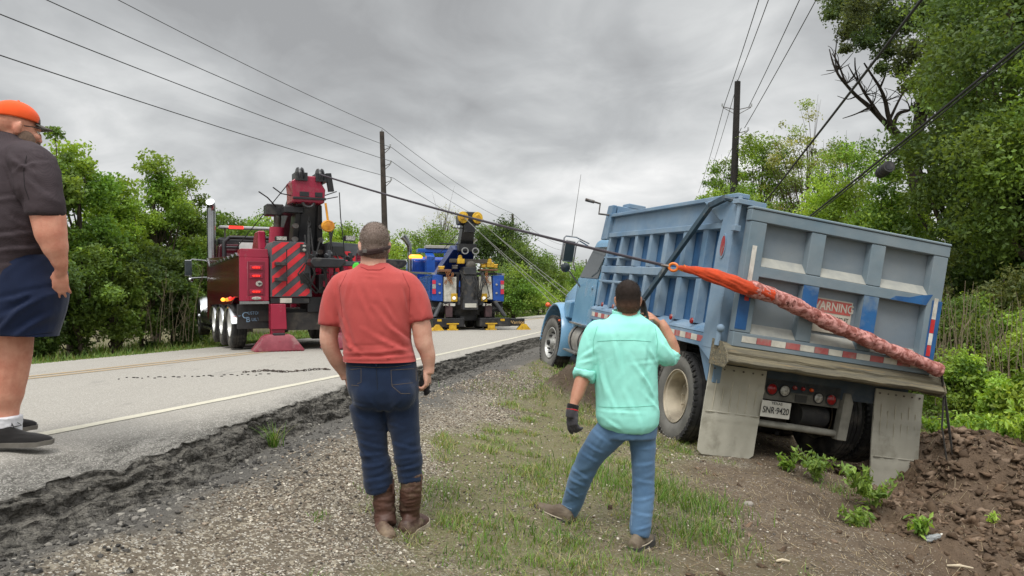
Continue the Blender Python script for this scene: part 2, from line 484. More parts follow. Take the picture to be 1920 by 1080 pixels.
# ------------------------------------------------------------------ road with its broken edge
ry = graded([(-40, 1.0, 4, .5), (1.0, 3, .1, .03), (3, 9, .022, .035), (9, 30, .05, .3), (30, 110, .6, 4), (110, 1400, 6, 90)])
# u runs across: 0..1 is the top, 1..2 the crumbling face
ut = np.concatenate([np.linspace(-6.5, -.4, 26), np.linspace(-.3, 0, 4)])
nt, ne, nf = len(ut), 40, 30
rx = []; rz = []; rm = []
E_ = edge_s(ry)
for j in range(nt):
    rx.append(np.full_like(ry, ut[j])); rz.append(road_top(ut[j], ry)); rm.append(np.zeros_like(ry))
for j in range(1, ne):
    s = E_ * (j / (ne - 1)) ** .9
    X = x_of(s, ry)
    rough = sstep(.25, .75, s + .5 * (fbm(X * 1.5, ry * .7, oct=3, seed=101) - .5)) * (s > .12)
    near = 1 - sstep(14, 35, ry)
    # layers of thin old paving broken back in steps, running along the road
    u = s + .22 * (fbm(s * .6, ry * 1.1, oct=4, seed=107) - .5)
    steps = -(np.floor(u * 7) / 7 - u * .35) * .10
    z = road_top(s, ry) + near * rough * (steps * .35 - .01 + .035 * (fbm(X * 9, ry * 7, oct=4, seed=111) - .5)) - .03 * rough
    rx.append(s); rz.append(z); rm.append(rough)
for j in range(1, nf + 1):
    t = j / nf
    face = .02 + .12 * t ** 1.3 + .08 * (fbm(ry * 3.1, ry * 0 + t * 2.2, oct=4, seed=121) - .5) + .06 * np.floor(3 * t + fbm(ry * 1.7, ry * 0, oct=2, seed=123)) / 3
    s = E_ + face * (1 + .25 * np.clip(1 - (ry - 3) / 6, 0, 1))
    zt = rz[nt + ne - 2]; X = x_of(s, ry)
    zb = ground_z(x_of(E_ + .3, ry), ry, False) - .06
    z = zt + (zb - zt) * (t * .9 + .1 * t * t) + .055 * (fbm(ry * 6, ry * 0 + t * 5, oct=4, seed=131) - .5) * math.sin(math.pi * min(1, t * 1.2))
    rx.append(s); rz.append(z); rm.append(np.full_like(ry, 1 + t))
SR = np.stack(rx, 1); ZR = np.stack(rz, 1); YR = np.repeat(ry[:, None], SR.shape[1], 1)
# knock the face about so it reads as crumbled asphalt
fz = np.stack(rm, 1)
kick = np.clip(fz, 0, 1) * (1 - sstep(12, 30, YR))
ZR = ZR + kick * .045 * (fbm(SR * 13, YR * 13, ZR * 13, oct=3, seed=141) - .5)
SR = SR + (fz >= 1) * (1 - sstep(12, 30, YR)) * .09 * (fbm(ZR * 14 + 5, YR * 11, SR * 3, oct=4, seed=151, gain=.6) - .5)
me = grid_mesh('road', x_of(SR, YR), YR, ZR, None)
vattr(me, 'edge', np.clip(fz, 0, 1).ravel()); vattr(me, 'face', np.clip(fz - 1, 0, 1).ravel()); vattr(me, 'across', SR.ravel())
k = Mt('worn_asphalt')
agg = k.voro(160); sc = k.n.new('ShaderNodeSeparateColor'); k.l.new(agg.outputs['Color'], sc.inputs[0])
base = k.mix(k.noise(.7, 5, .6, stretch=(1.6, .25, 1)), (.285, .268, .238, 1), (.365, .345, .305, 1))
base = k.mix(k.ramp(sc.outputs[0], 0, 1, 0, .5), base, (.17, .16, .145, 1))
base = k.mix(k.ramp(sc.outputs[1], .8, .9), base, (.43, .41, .375, 1))
cr1 = k.voro(.8, 'DISTANCE_TO_EDGE'); 
base = k.mix(k.ramp(k.noise(2.2, 6, .7, 1.5, (1, .18, 1)), .60, .64, 0, .25), base, (.14, .135, .125, 1))
ed = k.mix(k.ramp(k.noise(5, 8, .8, .15, (2.0, .6, 1)), .44, .56), (.13, .125, .112, 1), (.34, .325, .295, 1))
ed = k.mix(k.ramp(sc.outputs[2], .55, .6, 0, .55), ed, (.10, .095, .085, 1)); ed = k.mix(k.ramp(sc.outputs[1], .8, .85, 0, .8), ed, (.46, .44, .40, 1))
base = k.mix(k.attr('edge'), base, ed)
va = k.voro(34); vb = k.voro(90); sa = k.n.new('ShaderNodeSeparateColor'); k.l.new(va.outputs['Color'], sa.inputs[0])
fc = k.mix(k.ramp(k.noise(16, 7, .8), .35, .7), (.065, .06, .053, 1), (.21, .195, .17, 1)); fc = k.mix(k.ramp(sa.outputs[0], .2, 1, 0, .5), fc, (.19, .18, .165, 1)); fc = k.mix(k.ramp(va.outputs['Distance'], .3, .65, 0, .5), fc, (.035, .033, .03, 1))
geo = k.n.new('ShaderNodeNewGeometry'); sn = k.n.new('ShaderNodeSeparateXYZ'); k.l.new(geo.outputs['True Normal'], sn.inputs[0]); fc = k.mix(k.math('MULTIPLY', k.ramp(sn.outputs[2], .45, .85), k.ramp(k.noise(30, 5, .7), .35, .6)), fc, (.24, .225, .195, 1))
base = k.mix(k.ramp(k.attr('face'), 0, .06), base, fc)
nb = k.bump(k.noise(150, 3, .6), .003)
nb2 = k.n.new('ShaderNodeBump'); nb2.inputs['Distance'].default_value = .03
k.l.new(k.math('MULTIPLY', k.noise(38, 6, .75), k.attr('edge')), nb2.inputs['Height']); k.l.new(nb, nb2.inputs['Normal'])
fb = k.n.new('ShaderNodeBump'); fb.inputs['Distance'].default_value = .035; fb.invert = True
k.l.new(k.math('MULTIPLY', k.math('ADD', va.outputs['Distance'], k.math('MULTIPLY', vb.outputs['Distance'], .4)), k.ramp(k.attr('face'), 0, .05)), fb.inputs['Height']); k.l.new(nb2.outputs[0], fb.inputs['Normal'])
k.fin(base, .93, 0, fb.outputs[0], .2)
road = link('road', me, k.m); tag(road, kind='structure')

def stripe(name, s0, s1, y0, y1, c, wear, seed):
    ys = graded([(y0, 12, .06, .1), (12, y1, .15, 2)]) if y0 < 12 else graded([(y0, y1, .2, 2)])
    w = .018 * (fbm(ys * 5, ys * 0, oct=3, seed=seed) - .5)
    rows = [x_of(s0 + w, ys), x_of((s0 + s1) / 2 + 0 * ys, ys), x_of(s1 - w, ys)]
    X = np.stack(rows, 1); Y = np.repeat(ys[:, None], 3, 1)
    Z = np.stack([road_top(q, ys) + .004 for q in (s0, (s0 + s1) / 2, s1)], 1)
    me = grid_mesh(name, X, Y, Z, None)
    k = Mt(name + '_paint')
    f = k.ramp(k.noise(60, 5, .8), wear - .08, wear + .1)
    cc = k.mix(k.noise(3, 4), c, tuple(x * .8 for x in c[:3]) + (1,))
    k.fin(k.mix(f, (.27, .255, .23, 1), cc), .85, 0, k.bump(k.noise(150, 3), .002), .2)
    return tag(link(name, me, k.m), kind='structure')
stripe('edge_line', -.055, .055, 1.0, 130, (.56, .53, .43, 1), .36, 3)
stripe('centre_line', -3.50, -3.39, 1.0, 130, (.46, .29, .10, 1), .47, 4)
stripe('centre_line', -3.25, -3.14, 1.0, 130, (.46, .29, .10, 1), .50, 8)

rng = np.random.default_rng(7)
def scatter(n, s0, s1, y0, y1, fn, power=1.6):
    """random ground points, denser near the camera, thinned by fn(X, Y)"""
    u = rng.random(n); Y = y0 + (y1 - y0) * u ** power
    s = s0 + (s1 - s0) * rng.random(n); X = x_of(s, Y)
    keep = rng.random(n) < fn(X, Y)
    return X[keep], Y[keep]
ICO_V = None
def ico(sub):
    bm = __import__('bmesh').new(); __import__('bmesh').ops.create_icosphere(bm, subdivisions=sub, radius=1)
    V = np.array([v.co[:] for v in bm.verts]); Fq = np.array([[v.index for v in f.verts] for f in bm.faces]); bm.free()
    return V, Fq
def rocks(name, X, Y, Z, size, sub, mat, cols, flat=.6, sink=.3, rough=.25, smooth=False, label=None):
    V0, F0 = ico(sub); n = len(X); nv = len(V0)
    ang = rng.random(n) * 2 * math.pi; sx = size * (.7 + .6 * rng.random(n)); sy = size * (.6 + .5 * rng.random(n)); sz = size * flat * (.6 + .7 * rng.random(n))
    seedv = rng.random((n, 1)) * 100
    nz = vn(V0[None, :, 0] * 1.6 + seedv, V0[None, :, 1] * 1.6 + seedv * 1.7, V0[None, :, 2] * 1.6 + 0 * seedv, seed=3)
    R = 1 + (nz - .5) * 2 * rough * 1.6
    P = V0[None] * R[..., None]
    P = P * np.stack([sx, sy, sz], 1)[:, None, :]
    # random tilt about y, then spin about z
    tl = (rng.random(n) - .5) * 1.0
    c, q = np.cos(tl)[:, None], np.sin(tl)[:, None]
    x, z = P[..., 0] * c + P[..., 2] * q, -P[..., 0] * q + P[..., 2] * c
    c, q = np.cos(ang)[:, None], np.sin(ang)[:, None]
    x, y = x * c - P[..., 1] * q, x * q + P[..., 1] * c
    V = np.stack([x + X[:, None], y + Y[:, None], z + (Z + sz * (1 - 2 * sink))[:, None]], -1).reshape(-1, 3)
    Fq = (F0[None] + (np.arange(n) * nv)[:, None, None]).reshape(-1, 3)
    me = fast_mesh(name, V, Fq, smooth)
    ci = rng.integers(0, len(cols), n); cc = np.array(cols)[ci] * (.75 + .5 * rng.random((n, 1)))
    vattr(me, 'tint', np.repeat(cc, nv, 0))
    return link(name, me, mat)
k = Mt('stone_mix'); k.fin(k.attr('tint', True), .9, 0, k.bump(k.noise(200, 3), .002), .2); STONE = k.m
k = Mt('clod_soil'); k.fin(k.mix(k.noise(25, 5, .7), k.attr('tint', True), k.mix(.5, k.attr('tint', True), (.02, .012, .008, 1))), .85, 0, k.bump(k.noise(60, 5, .7), .008), .25); CLOD = k.m

def grav_d(X, Y):
    s = s_of(X, Y)
    d = (.25 + .75 * sstep(.36, .56, fbm(X * 1.7, Y * 1.7, oct=3, seed=205))) * (1 - .85 * bare_mask(X, Y)) * (1 - .6 * grass_mask(X, Y)) * (1 - dirt_mask(X, Y)) * sstep(1.25, 1.6, s - edge_s(Y) + .95)
    return np.clip(d, 0.0, 1)
X, Y = scatter(78000, .9, 5.5, 2.3, 12, grav_d, 1.5)
sz = .0032 + .006 * rng.random(len(X)) ** 2.2 + .0005 * Y
gcols = [(.34, .30, .235), (.48, .44, .37), (.20, .165, .125), (.13, .11, .09), (.25, .205, .155), (.08, .07, .06), (.18, .14, .105), (.15, .125, .095), (.22, .18, .14)]
g = rocks('gravel', X, Y, ground_z(X, Y), sz, 0, STONE, gcols, flat=.55, sink=.25)
g.name = 'gravel'; tag(g, 'pale crushed shell and gravel strewn on the verge', kind='stuff')
del g['label']
# lumps of broken asphalt along the foot of the pavement edge
n = 9000; u = rng.random(n); Y = 2.6 + 14 * u ** 1.5; E = edge_s(Y)
s = E + .03 + np.abs(rng.normal(0, .30, n)); X = x_of(s, Y)
gz = np.where(s < E + .02, road_top(s, Y) - .03, ground_z(X, Y))
gz = np.where((s > E - .02) & (s < E + .2), np.maximum(gz, road_top(E, Y) - .30 * np.clip((s - E + .04) / .22, 0, 1)) - .02, gz)
sz = .003 + .017 * rng.random(n) ** 5
r_ = rocks('asphalt_rubble', X, Y, gz, sz, 1, STONE, [(.07, .066, .06), (.12, .113, .10), (.19, .178, .158), (.05, .048, .045), (.26, .245, .215)], flat=.7, sink=.35, rough=.4)
tag(r_, kind='stuff')
# clods of turned earth
X, Y = scatter(60000, 3.0, 9.5, 3.2, 13, lambda X, Y: np.clip(dirt_mask(X, Y) * (.25 + 1.1 * sstep(.42, .6, fbm(X * 2.6, Y * 2.6, oct=3, seed=207))) + .035 * bare_mask(X, Y), 0, 1), 1.1)
sz = .006 + (.020 + .032 * (dirt_mask(X, Y) > .5)) * rng.random(len(X)) ** 5
r_ = rocks('soil_clods', X, Y, ground_z(X, Y), sz, 2, CLOD, [(.14, .092, .058), (.18, .12, .078), (.10, .066, .042), (.23, .165, .115), (.12, .08, .05)], flat=.62, sink=.5, rough=.85, smooth=True)
tag(r_, kind='stuff')

# ------------------------------------------------------------------ grass
def leaf_mat(name, transl=.35, rough=.6):
    k = Mt(name); c = k.attr('tint', True)
    k.fin(c, rough, 0, None, .25)
    tr = k.n.new('ShaderNodeBsdfTranslucent'); k.l.new(k.mix(1., c, (1.8, 1.6, .6, 1), 'MULTIPLY'), tr.inputs[0])
    mx = k.n.new('ShaderNodeMixShader'); mx.inputs[0].default_value = transl
    k.l.new(k.b.outputs[0], mx.inputs[1]); k.l.new(tr.outputs[0], mx.inputs[2]); k.l.new(mx.outputs[0], k.out.inputs[0])
    return k.m
GRASS = leaf_mat('grass_blade', .3, .55); LEAF = leaf_mat('leaf', .38, .5)
def blades(name, X, Y, Z, h, w, cols, lean=.5, seg=3, parent=None):
    n = len(X); a = rng.random(n) * 2 * math.pi; ln = lean * (.3 + rng.random(n)) * h
    t = np.linspace(0, 1, seg + 1)
    fa = a + math.pi / 2 + rng.normal(0, .4, n)
    cx = X[:, None] + np.cos(a)[:, None] * ln[:, None] * t[None] ** 1.8
    cy = Y[:, None] + np.sin(a)[:, None] * ln[:, None] * t[None] ** 1.8
    cz = Z[:, None] + h[:, None] * (t[None] - .25 * lean * t[None] ** 3) - .01
    ww = w[:, None] * (1 - t[None] ** 1.6 * .92) * .5
    ox, oy = np.cos(fa)[:, None] * ww, np.sin(fa)[:, None] * ww
    L = np.stack([cx - ox, cy - oy, cz], -1); Rr = np.stack([cx + ox, cy + oy, cz], -1)
    V = np.stack([L, Rr], 2).reshape(-1, 3)
    b = (np.arange(n) * (seg + 1) * 2)[:, None] + (np.arange(seg) * 2)[None]
    Fq = np.stack([b, b + 1, b + 3, b + 2], -1).reshape(-1, 4)
    me = fast_mesh(name, V, Fq, True)
    ci = rng.integers(0, len(cols), n); cc = np.array(cols)[ci] * (.7 + .6 * rng.random((n, 1)))
    vattr(me, 'tint', np.repeat(cc, (seg + 1) * 2, 0))
    return link(name, me, GRASS, parent)
GC = [(.12, .22, .04), (.16, .27, .05), (.09, .17, .03), (.20, .27, .07), (.28, .26, .12), (.38, .33, .19)]
X, Y = scatter(560000, 1.2, 9.8, 2.6, 16, lambda X, Y: grass_mask(X, Y) * np.where(s_of(X, Y) < 5, .62, .8), 1.5)
tuft = fbm(X * 5, Y * 5, oct=2, seed=191)
h = (.016 + .060 * sstep(.5, .8, tuft)) * (.5 + rng.random(len(X)))
g = blades('verge_grass', X, Y, ground_z(X, Y), h, .003 + .0012 * rng.random(len(X)) + .0004 * Y, GC, .9, 2)
tag(g, kind='stuff')
# far bank of grass along the other side of the road
n = 60000; Y = 8 + 75 * rng.random(n) ** 1.4; s = -6.25 - 5.8 * rng.random(n) ** 1.3; X = x_of(s, Y)
h = (.08 + .3 * rng.random(n) ** 2 * sstep(-6.6, -9, s))
g = blades('bank_grass', X, Y, ground_z(X, Y, False), h, .012 + .0010 * Y, [(.10, .18, .035), (.14, .22, .05), (.07, .14, .03), (.2, .22, .08)], .5, 2)
tag(g, kind='stuff')
# straw and dead stems lying about
X, Y = scatter(16000, 2.2, 9, 2.8, 11, lambda X, Y: .25 + .75 * bare_mask(X, Y), 1.3)
n = len(X); a = rng.random(n) * 6.28; L = .02 + .09 * rng.random(n) ** 2; z = ground_z(X, Y) + .008
dx, dy = np.cos(a) * L, np.sin(a) * L; wx, wy = -np.sin(a) * .0016, np.cos(a) * .0016
z2 = ground_z(X + dx, Y + dy) + .006 + .03 * rng.random(n) ** 3
V = np.stack([np.stack([X - wx, Y - wy, z], -1), np.stack([X + wx, Y + wy, z], -1), np.stack([X + dx + wx, Y + dy + wy, z2], -1), np.stack([X + dx - wx, Y + dy - wy, z2], -1)], 1).reshape(-1, 3)
me = fast_mesh('straw', V, np.arange(4 * n).reshape(-1, 4)); vattr(me, 'tint', np.repeat(np.array([(.34, .27, .17), (.22, .16, .10), (.42, .36, .25)])[rng.integers(0, 3, n)], 4, 0))
tag(link('straw', me, GRASS), kind='stuff')
# ------------------------------------------------------------------ lettering
def text_part(name, txt, size, mat, parent, loc, rot, extrude=.0015, align='CENTER', sx=1., bold=0.):
    cu = bpy.data.curves.new('txt', 'FONT'); cu.body = txt; cu.size = size; cu.extrude = extrude
    cu.align_x = align; cu.align_y = 'CENTER'; cu.offset = bold; cu.resolution_u = 4
    o = bpy.data.objects.new('txt', cu); col.objects.link(o)
    dg = bpy.context.evaluated_depsgraph_get(); dg.update()
    me = bpy.data.meshes.new_from_object(o.evaluated_get(dg), depsgraph=dg)
    bpy.data.objects.remove(o); bpy.data.curves.remove(cu)
    me.transform(Matrix.Scale(sx, 4, (1, 0, 0)))
    o = link(name, me, mat, parent); o.location = loc; o.rotation_euler = rot
    return o
def empty_part(name, parent, loc=(0, 0, 0)):
    o = bpy.data.objects.new(name, None); col.objects.link(o); o.parent = parent; o.location = loc; return o
RX = math.pi / 2                      # lettering that faces -y (a rear panel)

def tyre_geo(r, w, rr, lugs=True, n=48, cx=0.):
    """tyre round the x axis, centred on cx; rr = rim radius"""
    g = G(); h = w / 2
    prof = [(rr, -h * .72), (rr + .02, -h * .86), (rr + (r - rr) * .45, -h * 1.0), (r - .045, -h * .96), (r - .012, -h * .86), (r, -h * .74),
            (r, -h * .42), (r - .014, -h * .40), (r - .014, -h * .35), (r, -h * .33), (r, -h * .03), (r - .014, -h * .015), (r - .014, h * .015), (r, h * .03),
            (r, h * .33), (r - .014, h * .35), (r - .014, h * .40), (r, h * .42), (r, h * .74), (r - .012, h * .86), (r - .045, h * .96), (r - (r - rr) * .55, h), (rr + .02, h * .86), (rr, h * .72)]
    g.lathe([(a, b + cx) for a, b in prof], axis='x', n=n, closed=True)
    if lugs:
        for k_ in range(n):
            a = 2 * math.pi * k_ / n
            for sgn in (-1, 1):
                Mx = Matrix.Rotation(a, 4, 'X')
                g.box(cx + sgn * h * .98 - .006, cx + sgn * h * .98 + .006 - sgn * h * .22, -.02, .02, r - .05, r - .002, M=Mx)
    return g
def deep_rim_geo(rr, side, x0, depth=.15, n=32):
    """dished disc wheel; side -1 = outside is -x; x0 = outer face"""
    g = G(); s = -side
    g.lathe([(rr + .002, x0), (rr + .012, x0 + s * .0), (rr + .006, x0 + s * .02), (rr - .02, x0 + s * .03), (rr - .03, x0 + s * .09), (rr - .045, x0 + s * depth),
             (.21, x0 + s * (depth + .012)), (.15, x0 + s * (depth + .02)), (.11, x0 + s * (depth + .01)), (.10, x0 + s * (depth - .02)), (0.001, x0 + s * (depth - .025))][::1], axis='x', n=n)
    for k_ in range(10):
        a = 2 * math.pi * k_ / 10
        y, z = .175 * math.cos(a), .175 * math.sin(a)
        g.cyl((x0 + s * (depth), y, z), (x0 + s * (depth - .035), y, z), .014, n=6)
    return g

# ------------------------------------------------------------------ the stuck dump truck
def blue_paint(name, c, c2, dusty, dustc):
    k = Mt(name)
    base = k.mix(k.ramp(k.noise(1.7, 6, .65), .35, .65), c, c2)
    f = k.ramp(k.noise(1.1, 8, .7, .4), .75 - dusty, .95 - dusty * .6)
    streak = k.ramp(k.noise(7, 5, .6, .2, (1, 1, .12)), .5, .72, 0, .55)
    f = k.math('MAXIMUM', f, k.math('MULTIPLY', streak, dusty * 1.2))
    base = k.mix(k.math('MULTIPLY', f, .75), base, dustc)
    sp = k.ramp(k.noise(38, 3, .8), .66, .72, 0, .35)
    base = k.mix(sp, base, (.06, .055, .05, 1))
    n = k.bump(k.noise(3.2, 2), .012); n = k.bump(k.noise(120, 2), .0008, 1, n)
    return k.fin(base, k.ramp(f, 0, 1, .32, .85), 0, n, .5)
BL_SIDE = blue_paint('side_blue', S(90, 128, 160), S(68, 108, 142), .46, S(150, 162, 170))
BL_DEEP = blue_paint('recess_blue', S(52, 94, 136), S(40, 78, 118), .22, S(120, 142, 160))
BL_GATE = blue_paint('tailgate_blue', S(104, 128, 142), S(84, 112, 130), .50, S(134, 142, 146))
GATE_GREY = blue_paint('gate_panel_grey', S(116, 130, 142), S(104, 120, 134), .42, S(136, 142, 144))
BL_BRIGHT = plain('rubbed_blue', S(36, 96, 152), .4, c2=S(30, 78, 130), scale=5, dirt=S(110, 130, 145), damt=.2)
BL_CAB = plain('cab_blue', S(112, 154, 184), .25, c2=S(98, 142, 174), scale=2, dirt=S(150, 160, 165), damt=.12)
LIP = None
k = Mt('muddy_lip')
base = k.mix(k.ramp(k.noise(5, 7, .7, .3, (.3, 6, 6)), .35, .65), S(128, 120, 98), S(86, 84, 76))
base = k.mix(k.ramp(k.noise(3, 6, .7, .3, (.25, 9, 9)), .58, .66), base, S(160, 132, 90))
LIP = k.fin(base, .85, 0, k.bump(k.noise(14, 6, .6, 0, (.3, 3, 3)), .015), .3)
FLAPM = plain('muddy_flap', S(178, 175, 162), .9, c2=S(164, 161, 148), scale=3.5, bump=.002, bscale=90, dirt=S(112, 108, 94), damt=.08)
TAPE_R = plain('reflective_red', S(196, 34, 44), .35, c2=S(170, 50, 52), scale=9, dirt=DUST, damt=.15)
TAPE_W = plain('reflective_white', S(222, 220, 212), .35, c2=S(190, 188, 180), scale=9, dirt=DUST, damt=.12)
TAPE_RD = plain('dusty_reflective_red', S(176, 100, 98), .6, c2=S(160, 78, 78), scale=9, dirt=DUST, damt=.2)
TAPE_WD = plain('dusty_reflective_white', S(206, 204, 192), .6, c2=S(180, 176, 166), scale=9)
LAMP_R = plain('red_lens', S(150, 24, 28), .2, c2=S(120, 18, 22), scale=20, dirt=DUST, damt=.15)
LAMP_W = plain('clear_lens', S(190, 188, 180), .25, c2=S(120, 118, 112), scale=40)
LAMP_O = plain('orange_lens', S(222, 96, 30), .25, c2=S(200, 76, 20), scale=20)
CREAM = plain('cream_rim', S(190, 180, 160), .6, c2=S(160, 150, 132), scale=4, dirt=S(120, 112, 98), damt=.25)
GLASS = plain('dark_glass', (.02, .03, .035, 1), .06, c2=(.03, .04, .045, 1))
RED_SIGN = plain('sign_red', S(178, 90, 84), .5, c2=S(160, 66, 60), dirt=DUST, damt=.12)
CREAM_SIGN = plain('sign_cream', S(190, 186, 172), .5, c2=S(172, 168, 156))
INK = plain('ink', (.02, .02, .02, 1), .5, c2=(.03, .03, .03, 1))
GREYDIRT = plain('grimy_grey', S(112, 110, 102), .8, c2=S(84, 82, 76), scale=7, dirt=S(60, 58, 54), damt=.25)

DT = thing('dump_truck', 'dusty blue dump truck leaning into the ditch with its muddy tailgate towards us', 'dump truck', (3.14, 7.891, -.32))
DT.rotation_mode = 'YXZ'
DT.rotation_euler = (math.radians(3.26), math.radians(8.41), math.radians(12.5))

# --- bed
bed = empty_part('dump_bed', DT)
g = G()
zb, zt, zs = 1.22, 2.62, 2.74
def yfr(z): return 3.90 + (2.75 - z) * .15          # raked front of the bed
SX = -1.22
# left side sheet set back, ribs and rails proud of it; right side the same
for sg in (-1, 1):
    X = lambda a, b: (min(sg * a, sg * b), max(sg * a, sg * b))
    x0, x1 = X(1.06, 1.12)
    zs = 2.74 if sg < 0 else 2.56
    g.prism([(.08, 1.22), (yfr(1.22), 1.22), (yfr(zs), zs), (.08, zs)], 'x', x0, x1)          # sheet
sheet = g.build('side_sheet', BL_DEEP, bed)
g = G()
for sg in (-1, 1):
    X = lambda a, b: (min(sg * a, sg * b), max(sg * a, sg * b))
    x0, x1 = X(1.12, 1.20); zs = 2.74 if sg < 0 else 2.53
    g.prism([(.30, 2.48), (yfr(2.48), 2.48), (yfr(zs), zs), (.30, zs + .02)], 'x', x0, x1)     # smooth top boards
    x0, x1 = X(1.10, 1.235)
    g.prism([(.30, 2.43), (yfr(2.43), 2.43), (yfr(2.50), 2.50), (.30, 2.50)], 'x', x0, x1)     # rail under them
    x0, x1 = X(1.12, 1.26)
    g.prism([(.08, zs), (yfr(zs), zs), (yfr(zs + .05), zs + .05), (.08, zs + .05)], 'x', x0, x1)    # top rail
g.build('top_board', BL_SIDE, bed, bevel=.008)
ribs_y = [.745, 1.25, 1.79, 2.28, 2.79, 3.33, 3.86]
for i, yy in enumerate(ribs_y):
    for sg in (-1, 1):
        g = G(); a, b = (1.12, 1.222)
        for (z0, z1) in ((1.38, 1.88), (2.0, 2.44)):
            t0, t1 = (yy + (2.44 - z0) * .14, yy + (2.44 - z1) * .14) if i > 4 else (yy, yy)
            w0, w1 = (.082, .06) if i < 3 else (.065, .045)
            V = [(sg * a, t0 - w0, z0), (sg * b, t0 - w1, z0), (sg * b, t0 + w1, z0), (sg * a, t0 + w0, z0),
                 (sg * a, t1 - w0, z1), (sg * b, t1 - w1, z1), (sg * b, t1 + w1, z1), (sg * a, t1 + w0, z1)]
            if sg > 0: V = [V[3], V[2], V[1], V[0], V[7], V[6], V[5], V[4]]
            g.hexa(V)
        g.build('rib', BL_SIDE, bed, bevel=.006)
g = G()
for sg in (-1, 1):
    a, b = 1.12, 1.225
    V0 = lambda z0, z1, y0, y1, b0=a, b1=b: [(sg * a, y0, z0), (sg * b, y0, z0 + .02), (sg * b, y1, z0 + .02), (sg * a, y1, z0), (sg * a, y0, z1), (sg * b, y0, z1 - .02), (sg * b, y1, z1 - .02), (sg * a, y1, z1)]
    def hx(V): g.hexa(V if sg < 0 else [V[3], V[2], V[1], V[0], V[7], V[6], V[5], V[4]])
    hx(V0(1.87, 2.01, .30, yfr(1.9)))
    hx(V0(2.09, 2.15, 2.79, yfr(2.1)))
    hx(V0(1.72, 1.79, 2.79, yfr(1.75)))
    # sloping dusty ledge, then the lower rail
    V = [(sg * 1.10, .30, 1.30), (sg * 1.27, .30, 1.30), (sg * 1.27, yfr(1.3), 1.30), (sg * 1.10, yfr(1.3), 1.30), (sg * 1.10, .30, 1.41), (sg * 1.255, .30, 1.335), (sg * 1.255, yfr(1.3), 1.335), (sg * 1.10, yfr(1.4), 1.41)]
    hx(V)
    x0, x1 = (min(sg * 1.1, sg * 1.262), max(sg * 1.1, sg * 1.262))
    g.box(x0, x1, .30, yfr(1.3), 1.15, 1.302)
g.build('side_rail', BL_SIDE, bed, bevel=.006)
# front wall, floor
g = G()
g.prism([(yfr(1.2) - .06, 1.2), (yfr(1.2) + .02, 1.2), (yfr(2.85) + .02, 2.85), (yfr(2.85) - .06, 2.85)], 'x', -1.11, 1.11)
g.box(-1.1, 1.1, .02, 4.2, 1.14, 1.22)
g.build('bed_floor', BL_SIDE, bed)
# rear corner posts with lights
for sg in (-1, 1):
    g = G()
    x0, x1 = (min(sg * 1.06, sg * (1.275 if sg < 0 else 1.225)), max(sg * 1.06, sg * (1.275 if sg < 0 else 1.225)))
    g.prism([(.04, 1.15), (.34, 1.15), (.34, 2.25), (.30, 2.55), (.16, 2.70 if sg < 0 else 2.56), (.04, 2.70 if sg < 0 else 2.56)], 'x', x0, x1)
    post = g.build('corner_post', BL_SIDE, bed, bevel=.012)
    g = G(); xx = sg * 1.28
    g.lathe([(.0, sg * .0), (.052, sg * .0), (.052, sg * .012), (.0, sg * .016)], (0, 0, 0), 'x', 20)
    l = g.build('marker_light', LAMP_R, post); l.scale = (1, .85, 2.1); l.location = (sg * 1.276, .19, 2.23)
    g = G(); g.lathe([(.053, 0), (.066, 0), (.066, sg * .01), (.053, sg * .01)], (0, 0, 0), 'x', 20, closed=True)
    l = g.build('light_rim', BL_SIDE, post); l.scale = (1, .85, 2.0); l.location = (sg * 1.276, .19, 2.23)
    # gusset cap folded over the top of the side at the rear
    if sg > 0: continue
    g = G()
    x0, x1 = (min(sg * 1.05, sg * 1.275), max(sg * 1.05, sg * 1.275))
    g.prism([(.34, 2.50), (.80, 2.74), (.20, 2.76 if sg < 0 else 2.66), (.06, 2.62)], 'x', x0, x1)
    g.build('top_gusset', BL_SIDE, bed, bevel=.01)
    g = G(); g.prism([(.02, .98), (.42, 1.15), (.36, 1.24), (.02, 1.24)], 'x', min(sg * 1.14, sg * 1.27), max(sg * 1.14, sg * 1.27))
    g.prism([(.26, .80), (.55, 1.16), (.12, 1.16), (.12, .80)], 'x', min(sg * 1.10, sg * 1.20), max(sg * 1.10, sg * 1.20))
    g.build('rear_bracket', BL_SIDE, bed, bevel=.01)
    for yy in (.66, 1.2, 2.72, 3.15, 3.62):
        g = G(); g.lathe([(.0, sg * .02), (.030, sg * .014), (.036, 0), (.0, 0)], (sg * 1.262, yy, 1.40), 'x', 14)
        g.build('side_light', LAMP_R, bed)
    for j in range(26):
        if sg > 0: break
        y0 = .34 + j * .142
        g = G(); g.box(sg * 1.2655 if sg < 0 else sg * 1.262, sg * 1.262 if sg < 0 else sg * 1.2655, y0, y0 + .135, 1.20, 1.265)
        g.build('reflective_strip', TAPE_RD if j % 2 == 0 else TAPE_WD, bed)
